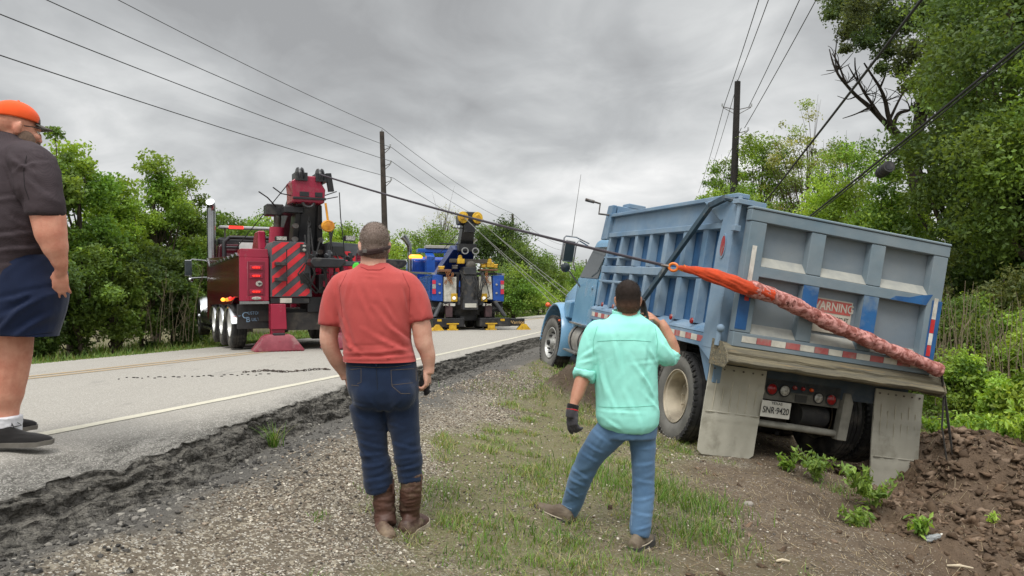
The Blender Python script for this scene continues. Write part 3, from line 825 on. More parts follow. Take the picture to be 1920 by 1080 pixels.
# tarp housing, crank and swing arm
g = G()
g.box(-1.18, 1.18, 3.86, 4.10, 2.78, 2.93); g.box(-1.0, -.72, 3.86, 4.14, 2.93, 3.0)
g.prism([(3.9, 2.4), (4.18, 2.4), (4.06, 2.93), (3.84, 2.93)], 'x', -1.26, -1.19)
g.build('tarp_housing', BL_SIDE, bed, bevel=.01)
g = G(); g.tube([(-1.2, 3.95, 2.78), (-1.42, 3.98, 2.77), (-1.42, 3.99, 2.93), (-1.62, 4.0, 2.95)], .016, 8); g.cyl((-1.52, 4.0, 2.94), (-1.66, 4.0, 2.95), .026, n=10)
g.build('tarp_crank', M['steel'], bed)
g = G(); g.beam((-1.33, 2.25, 1.32), (-1.33, .50, 2.68), .045, .065); g.beam((-1.33, .52, 2.67), (-1.33, .20, 2.73), .045, .06)
g.tube([(-1.33, .22, 2.73), (-1.25, .16, 2.72), (-1.15, .02, 2.68)], .028, 8); g.cyl((-1.20, 2.25, 1.32), (-1.37, 2.25, 1.32), .06, n=12)
g.build('tarp_arm', plain('faded_teal_steel', S(52, 76, 90), .6, c2=S(40, 60, 74), dirt=DUST, damt=.15), bed)
g = G(); g.box(-1.32, -1.0, -.06, .06, 2.66, 2.71); g.cyl((-1.28, -.02, 2.40), (-1.28, -.02, 2.74), .022, n=10); g.box(-1.31, -1.24, -.05, .03, 2.38, 2.44)
g.build('gate_hinge', BL_SIDE, bed, bevel=.004); g = G()
g.cyl((-1.29, -.03, 1.20), (-1.29, -.03, 1.36), .03, n=10); g.ball((-1.29, -.05, 1.38), .042)
g.build('gate_hinge', BL_SIDE, bed, bevel=.004)
# --- tailgate
gate = empty_part('tailgate', DT)
g = G()
y0, y1 = -.075, -.005           # back sheet front/back
gate.scale = (.976, 1, 1)
g.box(-1.2, 1.2, -.045, .0, zb, zt)
sh = g.build('gate_panel', GATE_GREY, gate)
g = G(); yf_ = -.145
H_ = zt - zb
g.box(-1.23, 1.23, yf_, -.04, zt - .12, zt)
g.box(-1.23, 1.23, yf_ - .01, -.02, zt, zt + .028)
g.box(-1.22, 1.22, yf_, -.04, zb, zb + .15)
g.box(-1.08, 1.08, yf_ + .004, -.04, zb + .73, zb + .84)
g.box(-1.22, -1.03, yf_ + .002, -.04, zb + .15, zt - .12); g.box(1.03, 1.22, yf_ + .002, -.04, zb + .15, zt - .12)
for xa in (-.41, .33):
    g.box(xa - .09, xa + .09, yf_ + .006, -.04, zb + .15, zb + .73); g.box(xa - .09, xa + .09, yf_ + .006, -.04, zb + .84, zt - .12)
g.build('gate_frame', BL_GATE, gate, bevel=.01)
# sloping shelves that hold the dust
LEDGE = plain('dusty_ledge', S(164, 164, 156), .85, c2=S(146, 148, 144), scale=9)
for (xa, xb) in ((-1.03, -.50), (-.32, .24), (.42, 1.03)):
    for z_, hgt in ((zb + .84, .10), (zb + .15, .10)):
        g = G()
        g.hexa([(xa, yf_ + .008, z_), (xb, yf_ + .008, z_), (xb, -.046, z_), (xa, -.046, z_), (xa, yf_ + .01, z_ + .006), (xb, yf_ + .01, z_ + .006), (xb, -.046, z_ + hgt), (xa, -.046, z_ + hgt)])
        g.build('gate_ledge', LEDGE, gate)
# paint rubbed back to bright blue by the sling
for bx in ((-.502, -.318, .45, .73, .0005), (.238, .422, .28, .73, .0005), (-1.222, -1.094, .18, .62, .002), (1.095, 1.223, .16, .80, .002)):
    g = G(); g.box(bx[0], bx[1], yf_ - bx[4], yf_ + .004, zb + bx[2], zb + bx[3]); g.build('rubbed_paint', BL_BRIGHT, gate)
g = G(); g.prism([(.56, zb + .735), (1.02, zb + .735), (1.09, zb + .86), (.93, zb + .83), (.80, zb + .79), (.62, zb + .78)], 'y', yf_ - .0005, yf_ + .004)
g.build('rubbed_paint', BL_BRIGHT, gate)
for j in range(13):
    x0 = -1.12 + j * .172
    g = G(); g.box(x0, x0 + .166, yf_ - .0045, yf_, zb + .055, zb + .118)
    g.build('reflective_strip', (TAPE_WD if j % 2 == 0 else TAPE_RD), gate)
for xa, z_ in ((-1.165, zb + .37), (1.115, zb + .23)):
    for j, h in enumerate((.23, .15, .13, .12) if xa > 0 else (.42, .14)):
        g = G(); g.box(xa, xa + .05, yf_ - .0065, yf_ - .002, (z_ + .37 if xa > 0 else z_ + .25) + .0, (z_ + .37 if xa > 0 else z_ + .25) + h - .004)
        z_ -= ((.15, .13, .12, 0)[j] if xa > 0 else .145)
        g.build('reflective_strip', (TAPE_W if j % 2 == 0 else TAPE_R), gate)
# warning placard
sg_ = empty_part('warning_sign', gate)
SIGN = empty_part('placard', sg_) if False else None
g = G(); g.box(-.315, .185, -.056, -.047, zb + .28, zb + .635); g.build('placard', CREAM_SIGN, sg_)
g = G(); g.box(-.30, .17, -.059, -.056, zb + .49, zb + .622); g.build('header', RED_SIGN, sg_)
text_part('lettering', 'WARNING', .125, CREAM_SIGN, sg_, (-.065, -.0605, zb + .553), (RX, 0, 0), .0012, sx=.88, bold=.002)
text_part('lettering', 'STAY BACK 200 FT', .062, INK, sg_, (-.065, -.0575, zb + .435), (RX, 0, 0), .0012, sx=.86)
# --- spreader lip under the gate
g = G(); R = []
for t, xx in enumerate(np.linspace(-1.27, 1.30, 24)):
    prof = [(.10, 1.25), (-.10, 1.235), (-.17, 1.20), (-.20, 1.16), (-.195, 1.13), (-.235, 1.11), (-.255, 1.075), (-.235, 1.045), (-.16, 1.03), (.10, 1.035)]
    w = .006 * math.sin(xx * 9) + .004 * math.sin(xx * 23)
    R.append([Vector((xx, y_ + w, z_ + w * .7)) for y_, z_ in prof])
g.rings(R)
g.build('spreader_lip', LIP, DT, bevel=.006)
for sg in (-1, 1):
    g = G(); g.prism([(.10, 1.265), (-.12, 1.25), (-.23, 1.16), (-.275, 1.06), (-.23, 1.0), (.10, 1.0)], 'x', min(sg * (1.27 if sg < 0 else 1.30), sg * (1.285 if sg < 0 else 1.315)), max(sg * (1.27 if sg < 0 else 1.30), sg * (1.285 if sg < 0 else 1.315)))
    g.build('lip_end', LIP, DT, bevel=.004)
# --- mud flaps on a blue-black hanger board
g = G(); g.box(-1.22, 1.22, .16, .20, .80, 1.03)
g.build('flap_hanger', plain('oily_blue', S(44, 58, 72), .7, c2=S(60, 70, 78), dirt=S(96, 96, 92), damt=.2), DT, bevel=.005)
MUDRUN = plain('dried_mud', S(196, 190, 172), .95, c2=S(170, 164, 146))
def flap(xa, xb, z0, z1, bend, shx=0., name='mud_flap'):
    g = G(); nx, nz = 14, 26
    def P(i, j, off):
        u, v = i / nx, j / nz
        z = z1 + (z0 - z1) * v
        y = .14 - .01 - bend * v * v + .012 * math.sin(u * 5 + v * 4) * v
        rc = .05; cut = 0
        if v > 1 - rc / (z1 - z0):
            q = (v - (1 - rc / (z1 - z0))) * (z1 - z0); cut = rc - math.sqrt(max(0, rc * rc - q * q))
        xx = lerp(xa + cut, xb - cut, u) + shx * v ** 1.5
        groove = .011 if (i in (3, 7, 11) or j in (6, 15)) else 0
        return Vector((xx, y + off + groove * (-1 if off == 0 else 0), z))
    V = [P(i, j, o_) for o_ in (0, .016) for j in range(nz + 1) for i in range(nx + 1)]
    Fs = []; N_ = (nx + 1) * (nz + 1)
    for j in range(nz):
        for i in range(nx):
            a = j * (nx + 1) + i; Fs.append((a, a + nx + 1, a + nx + 2, a + 1)); Fs.append((N_ + a, N_ + a + 1, N_ + a + nx + 2, N_ + a + nx + 1))
    bd = [j * (nx + 1) for j in range(nz + 1)] + [nz * (nx + 1) + i for i in range(1, nx + 1)] + [j * (nx + 1) + nx for j in range(nz - 1, -1, -1)] + [i for i in range(nx - 1, 0, -1)]
    for a, b in zip(bd, bd[1:] + bd[:1]): Fs.append((a, a + N_, b + N_, b))
    g.add(V, Fs)
    o = g.build(name, FLAPM, DT)
    g = G()
    for i in range(6): g.cyl((lerp(xa + .05, xb - .05, i / 5), .118, z1 - .045), (lerp(xa + .05, xb - .05, i / 5), .13, z1 - .045), .010, n=6)
    g.build('bolt', M['steel'], o)
    for i in range(6):
        u = .14 + i * .145; z0_ = z1 - .16 - .07 * (i % 2); z1_ = z0_ - (.34, .2, .42, .28, .36, .18)[i]; x_ = lambda z: lerp(xa, xb, u) + shx * ((z1 - z) / (z1 - z0)) ** 1.5
        y_ = lambda z: .124 - bend * ((z1 - z) / (z1 - z0)) ** 2
        g = G(); g.tube([(x_(z), y_(z), z) for z in np.linspace(z0_, z1_, 6)], [.006, .005, .004, .005, .003, .001], 6); g.build('dried_mud_run', MUDRUN, o)
    g = G(); zz = z1 - .52 * (z1 - z0); g.tube([(lerp(xa + .02, xb - .02, q) + shx * .38, .122 - bend * .27, zz) for q in (0, .5, 1)], .006, 6); g.build('moulded_rib', FLAPM, o)
flap(-1.24, -.58, .05, 1.0, .0, .0); flap(.78, 1.40, -.45, .98, -.02, .20)
# --- rear light board and under-run guard
g = G(); g.box(-.58, .37, .16, .19, .70, .93); g.build('light_board', GREYDIRT, DT, bevel=.004)
for xx, r, m_, nm in ((-.475, .056, LAMP_R, 'tail_light'), (-.32, .054, LAMP_W, 'reversing_light'), (.10, .050, LAMP_W, 'reversing_light'), (.26, .054, LAMP_R, 'tail_light'), (-.205, .024, LAMP_R, 'marker_light'), (-.106, .024, LAMP_R, 'marker_light'), (.0, .022, LAMP_O, 'marker_light')):
    zc_ = (.815 if xx < 0 else .785) if r > .03 else .862
    g = G(); g.lathe([(.0001, .128), (r * .7, .133), (r, .148), (r, .162), (.0001, .162)], (xx, 0, zc_), 'y', 22)
    o = g.build(nm, m_, DT)
    if r > .03:
        g = G(); g.lathe([(r, .158), (r + .014, .158), (r + .014, .148), (r, .148)], (xx, 0, zc_), 'y', 22, closed=True); g.build('bezel', M['black_matte'], o)
g = G(); g.box(-.18, -.04, .152, .162, .715, .79); g.build('light_socket', INK, DT)
plate = empty_part('license_plate', DT)
g = G(); g.box(-.60, -.25, .10, .108, .52, .695); g.build('plate', plain('plate_white', S(214, 212, 204), .4, c2=S(196, 194, 186)), plate, bevel=.003)
text_part('lettering', 'TEXAS', .042, INK, plate, (-.425, .097, .672), (RX, 0, 0), .001, sx=1.1)
text_part('lettering', 'SNR·9420', .098, INK, plate, (-.425, .097, .595), (RX, 0, 0), .001, sx=.78, bold=.001)
g = G(); g.cyl((-.60, .19, .44), (.42, .19, .42), .038, n=12); g.prism([(.38, .36), (.50, .36), (.52, .78), (.47, .88), (.40, .88)], 'y', .12, .22)
g.box(-.62, -.57, .14, .22, .40, .86)
g.build('underrun_guard', plain('grimy_guard', S(140, 138, 128), .8, c2=S(108, 106, 98), scale=6), DT, bevel=.008)
g = G()
g.box(-.46, -.34, .2, 7.2, .72, .98); g.box(.34, .46, .2, 7.2, .72, .98)
for yy in (.3, 1.65, 2.9, 4.2, 5.5): g.box(-.34, .34, yy, yy + .1, .76, .94)
g.box(-.4, .4, .9, 2.5, .45, .7)
g.build('chassis_frame', M['frame_dark'], DT, bevel=.006)
g = G()
for yy in (.90, 2.27):
    g.cyl((-.95, yy, .52), (.95, yy, .52), .09, n=14); g.ball((0, yy, .52), (.24, .26, .24), 16, 10)
g.cyl((-.95, 6.41, .50), (.95, 6.41, .50), .06, n=10)
g.cyl((0, 2.3, .6), (0, 5.6, .75), .06, n=12)
g.build('axle', M['frame_dark'], DT)
g = G(); g.cyl((.0, .36, .56), (.34, .36, .56), .12, n=18); g.build('air_tank', M['frame_dark'], DT)
g = G(); g.tube([(.1, 1.5, .5), (.1, 1.2, .3), (.1, .8, .25)], .03, 8); g.build('air_hose', M['black_matte'], DT)
for sg in (-1, 1):
    for yy in (.90, 2.27):
        w = empty_part('wheel', DT, (sg * 1.08, yy, .52))
        a = tyre_geo(.52, .275, .295, cx=0).build('tyre', [M['rubber']], w)
        me_ = a.data; me_.materials.append(M['rubber_dusty'])
        for p in me_.polygons:
            c = p.center; rr_ = math.hypot(c.y, c.z)
            if rr_ < .475 and abs(c.x) > .09: p.material_index = 1
        deep_rim_geo(.295, sg, sg * .125, .20).build('rim', CREAM, w)
        w = empty_part('wheel', DT, (sg * .76, yy, .52)); tyre_geo(.52, .275, .295, lugs=False).build('tyre', M['rubber'], w)
        g = G(); g.lathe([(.29, -.12), (.25, 0), (.29, .12)], axis='x'); g.build('rim', CREAM, w)
for sg in (-1, 1):
    w = empty_part('wheel', DT, (sg * 1.03, 6.41, .52))
    if sg < 0: w.rotation_euler = (0, 0, math.radians(4))
    a = tyre_geo(.52, .30, .29).build('tyre', [M['rubber'], M['rubber_dusty']], w)
    for p in a.data.polygons:
        c = p.center
        if math.hypot(c.y, c.z) < .475 and abs(c.x) > .1: p.material_index = 1
    g = G(); s_ = sg
    g.lathe([(.295, s_ * .13), (.275, s_ * .135), (.26, s_ * .10), (.22, s_ * .06), (.17, s_ * .055), (.16, s_ * .075), (.08, s_ * .085), (.075, s_ * .15), (.0001, s_ * .16)], axis='x', n=28)
    g.build('rim', plain('front_rim_silver', S(196, 196, 192), .35, .4, c2=S(160, 160, 156)), w)
    for k_ in range(10):
        a_ = 2 * math.pi * k_ / 10; g = G(); g.cyl((s_ * .05, .20 * math.cos(a_), .20 * math.sin(a_)), (s_ * .115, .20 * math.cos(a_), .20 * math.sin(a_)), .017, n=6); g.build('wheel_nut', INK, w)
    g = G(); g.cyl((s_ * .14, 0, 0), (s_ * .19, 0, 0), .05, n=12); g.build('hub_cap', INK, w)
# --- cab, hood and fenders
cab = empty_part('cab', DT)
g = G()
g.rings([[Vector((x * wd, y, z)) for x, y, z in ((-1, 4.25, .85), (-1, 5.75, .85), (1, 5.75, .85), (1, 4.25, .85))] for wd in (1.02,)] +
        [[Vector((x * 1.04, y, z)) for x, y, z in ((-1, 4.25, 1.75), (-1, 5.72, 1.75), (1, 5.72, 1.75), (1, 4.25, 1.75))]] +
        [[Vector((x * .94, y, z)) for x, y, z in ((-1, 4.30, 2.45), (-1, 5.30, 2.45), (1, 5.30, 2.45), (1, 4.30, 2.45))]] +
        [[Vector((x * .80, y, z)) for x, y, z in ((-1, 4.40, 2.56), (-1, 5.1, 2.56), (1, 5.1, 2.56), (1, 4.40, 2.56))]])
g.build('cab_body', BL_CAB, cab, bevel=.05, seg=3)
g = G()
for sg in (-1, 1):
    V = [(sg * 1.046, 4.62, 1.80), (sg * 1.046, 5.60, 1.80), (sg * .962, 5.28, 2.34), (sg * .962, 4.62, 2.34)]
    V2 = [(sg * 1.052, y_, z_) if z_ < 2 else (sg * .968, y_, z_) for _, y_, z_ in V]
    g.add(V + V2, [(0, 1, 2, 3), (7, 6, 5, 4), (0, 4, 5, 1), (1, 5, 6, 2), (2, 6, 7, 3), (3, 7, 4, 0)])
g.add([(-.92, 5.745, 1.80), (.92, 5.745, 1.80), (.84, 5.36, 2.38), (-.84, 5.36, 2.38), (-.92, 5.755, 1.80), (.92, 5.755, 1.80), (.84, 5.37, 2.38), (-.84, 5.37, 2.38)], [(0, 1, 2, 3), (7, 6, 5, 4), (0, 4, 5, 1), (2, 6, 7, 3), (1, 5, 6, 2), (3, 7, 4, 0)])
g.build('window_glass', GLASS, cab)
g = G(); g.box(-1.065, -1.045, 4.6, 5.62, .95, 1.78); g.box(-1.09, -1.06, 4.72, 4.80, 1.62, 1.66); g.build('door', BL_CAB, cab, bevel=.006)
g = G(); R = []
for y_, wt_, wb_, zt_ in ((5.70, .78, .84, 1.92), (6.2, .74, .84, 1.90), (6.8, .66, .80, 1.83), (7.25, .58, .74, 1.72), (7.42, .52, .70, 1.60)):
    R.append([Vector(p) for p in ((-wb_, y_, .95), (-wb_, y_, zt_ - .28), (-wt_, y_, zt_ - .06), (-wt_ * .6, y_, zt_), (wt_ * .6, y_, zt_), (wt_, y_, zt_ - .06), (wb_, y_, zt_ - .28), (wb_, y_, .95))])
g.rings(R); g.build('hood', BL_CAB, cab, bevel=.03, seg=2)
g = G(); g.box(-.5, .5, 7.40, 7.46, 1.0, 1.55); g.build('grille', M['chrome'], cab, bevel=.02)
g = G(); g.box(-.8, .8, 7.42, 7.56, .50, .80); g.build('bumper', M['chrome'], DT, bevel=.03, seg=2)
for sg in (-1, 1):
    g = G(); n_ = 18; R = []
    for i in range(n_ + 1):
        a = math.radians(-22 + 212 * i / n_)
        ca, sa = math.cos(a), math.sin(a)
        ro, ri = .70, .64
        if i == 0: pass
        cy_, cz_ = 6.42, .60
        yo, zo = cy_ - ca * ro * 1.02, cz_ + sa * ro * .98
        yi, zi = cy_ - ca * ri * 1.02, cz_ + sa * ri * .98
        xin, xo = sg * .72, sg * 1.17
        R.append([Vector((xin, yi, zi)), Vector((xo, yi, zi)), Vector((xo + sg * .015, (yi + yo) / 2, (zi + zo) / 2)), Vector((xo - sg * .05, yo, zo)), Vector((xo - sg * .16, yo, zo + .02)), Vector((xin, yo, zo + .03))])
    g.rings(R)
    fd = g.build('fender', BL_CAB, DT, bevel=.012, seg=2)
    g = G(); g.rings([[Vector((sg * q * (.70 if i in (0, 3) else 1.0), y_, z_)) for i, (q, z_) in enumerate(((1, 1.0), (1.12, 1.05), (1.10, 1.34), (1, 1.46)))] for y_ in (5.74, 6.1)])
    g.build('cowl', BL_CAB, DT, bevel=.03, seg=2)
    g = G(); g.ball((sg * 1.16, 6.98, 1.20), (.05, .07, .05)); g.cyl((sg * 1.0, 6.94, 1.16), (sg * 1.15, 6.98, 1.20), .02, n=8); g.build('turn_signal', LAMP_O, DT)
    g = G(); g.ball((sg * 1.172, 6.02, .97), (.014, .06, .022)); g.build('side_marker', LAMP_O, fd)
# mirrors on tube arms
for sg in (-1, 1):
    mr = empty_part('mirror', DT)
    g = G()
    g.tube([(sg * 1.02, 5.45, 2.40), (sg * 1.28, 5.42, 2.47), (sg * 1.47, 5.40, 2.46), (sg * 1.50, 5.40, 2.42), (sg * 1.50, 5.40, 1.95), (sg * 1.44, 5.40, 1.90), (sg * 1.30, 5.42, 1.86), (sg * 1.05, 5.45, 1.62)], .014, 8)
    g.tube([(sg * 1.02, 5.50, 2.36), (sg * 1.22, 5.42, 2.42), (sg * 1.26, 5.42, 2.36), (sg * 1.26, 5.42, 2.0), (sg * 1.2, 5.43, 1.88)], .012, 8)
    g.build('mirror_arm', M['chrome'], mr)
    g = G(); g.box(sg * 1.38 - .10, sg * 1.38 + .10, 5.39, 5.44, 2.02, 2.40); g.build('mirror_shell', M['alu'], mr, bevel=.03, seg=3)
    g = G(); g.box(sg * 1.38 - .085, sg * 1.38 + .085, 5.383, 5.389, 2.04, 2.385); g.build('mirror_glass', GLASS, mr, bevel=.02)
    g = G(); g.lathe([(.0001, 5.36), (.07, 5.372), (.085, 5.385), (.085, 5.40), (.0001, 5.42)], (sg * 1.40, 0, 1.92), 'y', 20); g.build('convex_mirror', GLASS, mr)
g = G(); g.cyl((-1.36, 5.42, 2.46), (-1.38, 5.40, 3.55), .006, .003, n=6); g.build('antenna', M['steel'], DT)
g = G(); g.cyl((1.0, 4.12, 1.0), (1.0, 4.12, 3.1), .07, n=16); g.build('exhaust_stack', M['chrome'], DT)
# fuel tank with steps, battery box
tk = empty_part('fuel_tank', DT)
g = G(); R = []
for y_ in (4.72, 5.48):
    R.append([Vector((-.80 - .33 * math.cos(a_) * 1.0, y_, .72 + .31 * math.sin(a_))) for a_ in np.linspace(0, 2 * math.pi, 25)[:-1]])
g.rings(R); g.build('tank', plain('grey_tank', S(168, 165, 158), .5, .3, c2=S(138, 136, 130), dirt=DUST, damt=.3), tk, bevel=.01)
g = G()
for y_ in (4.86, 5.30): g.rings([[Vector((-.80 - .338 * math.cos(a_), y_ + q, .72 + .318 * math.sin(a_))) for a_ in np.linspace(0, 2 * math.pi, 25)[:-1]] for q in (0, .05)])
g.build('tank_strap', M['black_matte'], tk)
g = G(); g.box(-1.20, -.94, 4.75, 5.46, .50, .53); g.box(-1.16, -.92, 4.75, 5.46, .98, 1.01); g.build('step', M['alu'], tk, bevel=.004)
g = G(); g.cyl((-.9, 4.7, .33), (-.9, 5.5, .33), .13, n=16); g.build('air_tank', M['black'], DT)
g = G(); g.box(-1.1, -.6, 3.3, 4.2, .55, .95); g.box(-1.12, -.5, 3.25, 3.29, .40, 1.1); g.build('battery_box', M['frame_dark'], DT, bevel=.01)
g = G(); g.box(-1.0, -.5, 1.9, 3.1, 1.05, 1.14); g.prism([(1.3, .95), (1.55, .75), (1.85, .75), (1.9, 1.14), (1.3, 1.14)], 'x', -1.05, -.95); g.build('inner_bracket', plain('old_steel', S(110, 104, 96), .8, c2=S(80, 76, 70)), DT, bevel=.005)

# --- sling wrapped across the tailgate, hook and winch cable
DTM = Matrix.Translation(DT.location) @ Matrix.Rotation(math.radians(12.5), 4, 'Z') @ Matrix.Rotation(math.radians(3.26), 4, 'X') @ Matrix.Rotation(math.radians(8.41), 4, 'Y')
def dl(x, y, z): return DTM @ Vector((x, y, z))
hook_p = at(1268, 502, 7.55)
strap = thing('recovery_strap', 'orange recovery strap in a pink mottled sleeve pulled diagonally across the blue tailgate', 'strap', hook_p)
def loc_pts(pts): return [Vector(p) - hook_p for p in pts]
# photograph's line across the gate, on the gate's plane
def on_gate(px, py, off=-.20):
    c = Vector(CAM); d = (at(px, py, 1) - c); inv = DTM.inverted()
    c2 = inv @ c; d2 = inv.to_3x3() @ d
    t = (off - c2.y) / d2.y
    return DTM @ (c2 + d2 * t)
path = [(1405, 541), (1446, 553), (1481, 568), (1516, 586), (1551, 604), (1586, 620), (1622, 635), (1657, 651), (1692, 665), (1727, 679), (1762, 695)]
pp = [on_gate(px, py, -.225) for px, py in path]
fine = []
for a, b in zip(pp[:-1], pp[1:]):
    for t in np.linspace(0, 1, 6)[:-1]: fine.append(a.lerp(b, t))
fine.append(pp[-1]); 
rad = [.078 + .004 * math.sin(i * 1.7) + .006 * math.sin(i * .63 + 1) - .010 * (i / len(fine)) for i in range(len(fine))]
g = G(); g.tube(loc_pts(fine), rad, 20)
def wrk(P, N):
    a = fbm(P[:, 0] * 13, P[:, 1] * 13, P[:, 2] * 26, oct=3, seed=301)
    return .008 * (1 - np.abs(a - .5) * 4) - .002
me = remeshed(g, .012, 2, wrk)
k = Mt('pink_sleeve'); c_ = k.mix(k.ramp(k.noise(10, 5, .65, 1.2), .42, .56), S(196, 142, 136), S(138, 82, 74))
c_ = k.mix(k.ramp(k.noise(16, 4, .6, .6), .62, .68), c_, S(92, 52, 46)); PINK = k.fin(c_, .8, 0, k.bump(k.noise(40, 4), .003), .25)
link('sleeve', me, PINK, strap)
o1 = [hook_p + Vector((.02, 0, .0)), at(1300, 506, 7.50), at(1330, 514, 7.45), at(1370, 528, 7.38), pp[0], pp[1]]
g = G(); fo = []
for a, b in zip(o1[:-1], o1[1:]):
    for t in np.linspace(0, 1, 6)[:-1]: fo.append(Vector(a).lerp(Vector(b), t))
fo.append(o1[-1])
g.tube(loc_pts(fo), [lerp(.022, .082, min(1, i / 12)) * (1 + .06 * math.sin(i * 1.3)) for i in range(len(fo))], 16, flat=.8)
g.tube([p - Vector((0, .04, .05)) * min(1, i / 9) for i, p in enumerate(loc_pts(fo))][:-6], [lerp(.018, .034, min(1, i / 12)) for i in range(len(fo) - 6)], 12)
me = remeshed(g, .010, 2, lambda P, N: .012 * (1 - np.abs(fbm(P[:, 0] * 4, P[:, 1] * 4, P[:, 2] * 34 + P[:, 0] * 16, oct=3, seed=303) - .5) * 4) - .003)
link('orange_webbing', me, cloth('orange_webbing', S(206, 74, 36), S(150, 56, 32), 9, 400, .006), strap)
# dark tail of the sling hanging off the right corner
t0 = on_gate(1765, 700, -.20)
g = G(); g.tube(loc_pts([t0, at(1770, 740, t0.y), at(1766, 800, t0.y - .05), at(1775, 862, t0.y - .1)]), [.02, .018, .014, .012], 8, flat=.5)
g.tube(loc_pts([t0, at(1772, 745, t0.y), at(1779, 800, t0.y), at(1786, 852, t0.y)]), [.02, .018, .022, .012], 8, flat=.5)
g.tube(loc_pts([on_gate(1700, 655, -.20), on_gate(1764, 690, -.20), t0]), .012, 6)
g.build('dark_tail', cloth('dark_webbing', S(40, 38, 36), S(58, 54, 50)), strap)
hk = thing('tow_hook', 'orange forged hook joining the winch cable to the orange strap', 'hook', hook_p)
ORANGE = plain('hook_orange', S(226, 128, 36), .45, c2=S(196, 96, 28), scale=20)
ax = (at(1240, 497, 7.62) - hook_p); ux = ax.normalized()
side = ux.cross(Vector((0, 1, 0))).normalized()
g = G(); n_ = 22; pts = []
for i in range(n_ + 1):
    a = 2 * math.pi * i / n_; pts.append(ux * (.045 * math.cos(a) + .03) + side * (.038 * math.sin(a)))
g.tube(pts, .014, 8, caps=False); g.tube([ux * -.02, ux * -.075 + side * .012, ux * -.10 - side * .015, ux * -.07 - side * .035], .016, 8)
g.build('hook_body', ORANGE, hk); g = G(); g.tube([ux * .07, ux * .11, ux * .16], [.014, .018, .01], 8); g.build('cable_socket', M['steel'], hk)
# ------------------------------------------------------------------ wires
WIRE_M = plain('wire_black', (.02, .02, .022, 1), .6, c2=(.035, .035, .037, 1))
ROPE_M = plain('wire_rope', S(62, 54, 62), .6, .2, c2=S(44, 40, 46), scale=40)
def remap(root, zk, zv, ysplit, fy):
    """brings the upper works down to their real height above the wheels"""
    def walk(o):
        for c in list(o.children):
            if c.name.split('.')[0] in ('wheel', 'exhaust_stack') and root is not None and not (c.name.startswith('exhaust') and fy < .87): continue
            if c.type == 'MESH':
                off = c.location.z
                if abs(c.rotation_euler.x) > 1:
                    c.location.z = float(np.interp(c.location.z, zk, zv)); c.scale = (1, .95, 1)
                elif c.data.users == 1:
                    for v in c.data.vertices:
                        v.co.z = v.co.z * fy if v.co.y > ysplit else float(np.interp(v.co.z, zk, zv))
            walk(c)
    walk(root)
LIGHTROPE = plain('bright_rope', S(128, 128, 122), .6, .2, c2=S(104, 104, 100), scale=40)
def wire(name, label, cat, a, b, sag=0., r=.01, mat=None, group=None, n=24, extra=None):
    a, b = Vector(a), Vector(b); pts = []
    for i in range(n + 1):
        t = i / n; p = a.lerp(b, t); p.z -= sag * 4 * t * (1 - t); pts.append(p)
    g = G(); g.tube([p - a for p in pts], r, 6)
    o = g.build(name, mat or WIRE_M); o.location = a
    return tag(o, label, cat, group)

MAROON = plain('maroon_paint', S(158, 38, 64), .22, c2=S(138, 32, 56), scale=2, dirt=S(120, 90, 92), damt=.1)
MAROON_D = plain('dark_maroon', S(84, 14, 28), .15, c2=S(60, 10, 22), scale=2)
RED_REF = plain('red_reflective', S(214, 50, 58), .4, c2=S(190, 40, 50), scale=6)
GREY_REF = plain('grey_reflective', S(84, 86, 90), .4, c2=S(70, 72, 76), scale=6)
GREY_ST = plain('grey_steel', S(78, 80, 84), .45, .2, c2=S(62, 64, 68), scale=5, dirt=S(110, 108, 100), damt=.1)
YELLOW = plain('safety_yellow', S(212, 172, 40), .5, c2=S(180, 140, 34), scale=9, dirt=S(80, 70, 50), damt=.15)
LIT_RED = glow('lit_red_lamp', (1, .03, .02, 1), 1.6, (.5, .02, .02, 1)); LIT_AMB = glow('lit_amber_lamp', (1, .36, .03, 1), 2.2, (.6, .2, .02, 1))
LIT_WHITE = glow('lit_white_lamp', (1, .95, .85, 1), .45, (.7, .7, .7, 1))
BLUE_P = plain('royal_blue', S(36, 84, 168), .25, c2=S(28, 70, 148), scale=2, dirt=S(90, 110, 140), damt=.12)
BLUE_D = plain('navy_blue', S(18, 44, 104), .25, c2=S(14, 34, 86), scale=2)
WHITE_W = plain('worn_white', S(206, 204, 194), .6, c2=S(184, 182, 172), scale=4, dirt=S(120, 116, 104), damt=.2)

def road_wheel(parent, x, y, r=.52, w=.28, rr=.29, sg=-1, front=False, rim=None, z=None):
    wl_ = empty_part('wheel', parent, (x, y, r if z is None else z))
    tyre_geo(r, w, rr, lugs=False, n=36).build('tyre', M['rubber'], wl_)
    g = G(); s = sg
    if front: prof = [(rr, s * w * .44), (rr - .02, s * w * .46), (rr - .04, s * w * .3), (.18, s * w * .16), (.16, s * w * .26), (.08, s * w * .3), (.07, s * w * .55), (.0001, s * w * .6)]
    else: prof = [(rr, s * w * .46), (rr - .012, s * w * .48), (rr - .03, s * w * .2), (rr - .04, -s * w * .1), (.17, -s * w * .12), (.12, -s * w * .02), (.10, s * w * .15), (.0001, s * w * .2)]
    g.lathe(prof, axis='x', n=26); 
    for k_ in range(10):
        a_ = 2 * math.pi * k_ / 10; xx = s * w * (.2 if front else -.1); g.cyl((xx, .2 * math.cos(a_), .2 * math.sin(a_)), (xx + s * .04, .2 * math.cos(a_), .2 * math.sin(a_)), .015, n=6)
    g.build('rim', rim or M['alu'], wl_)
    return wl_

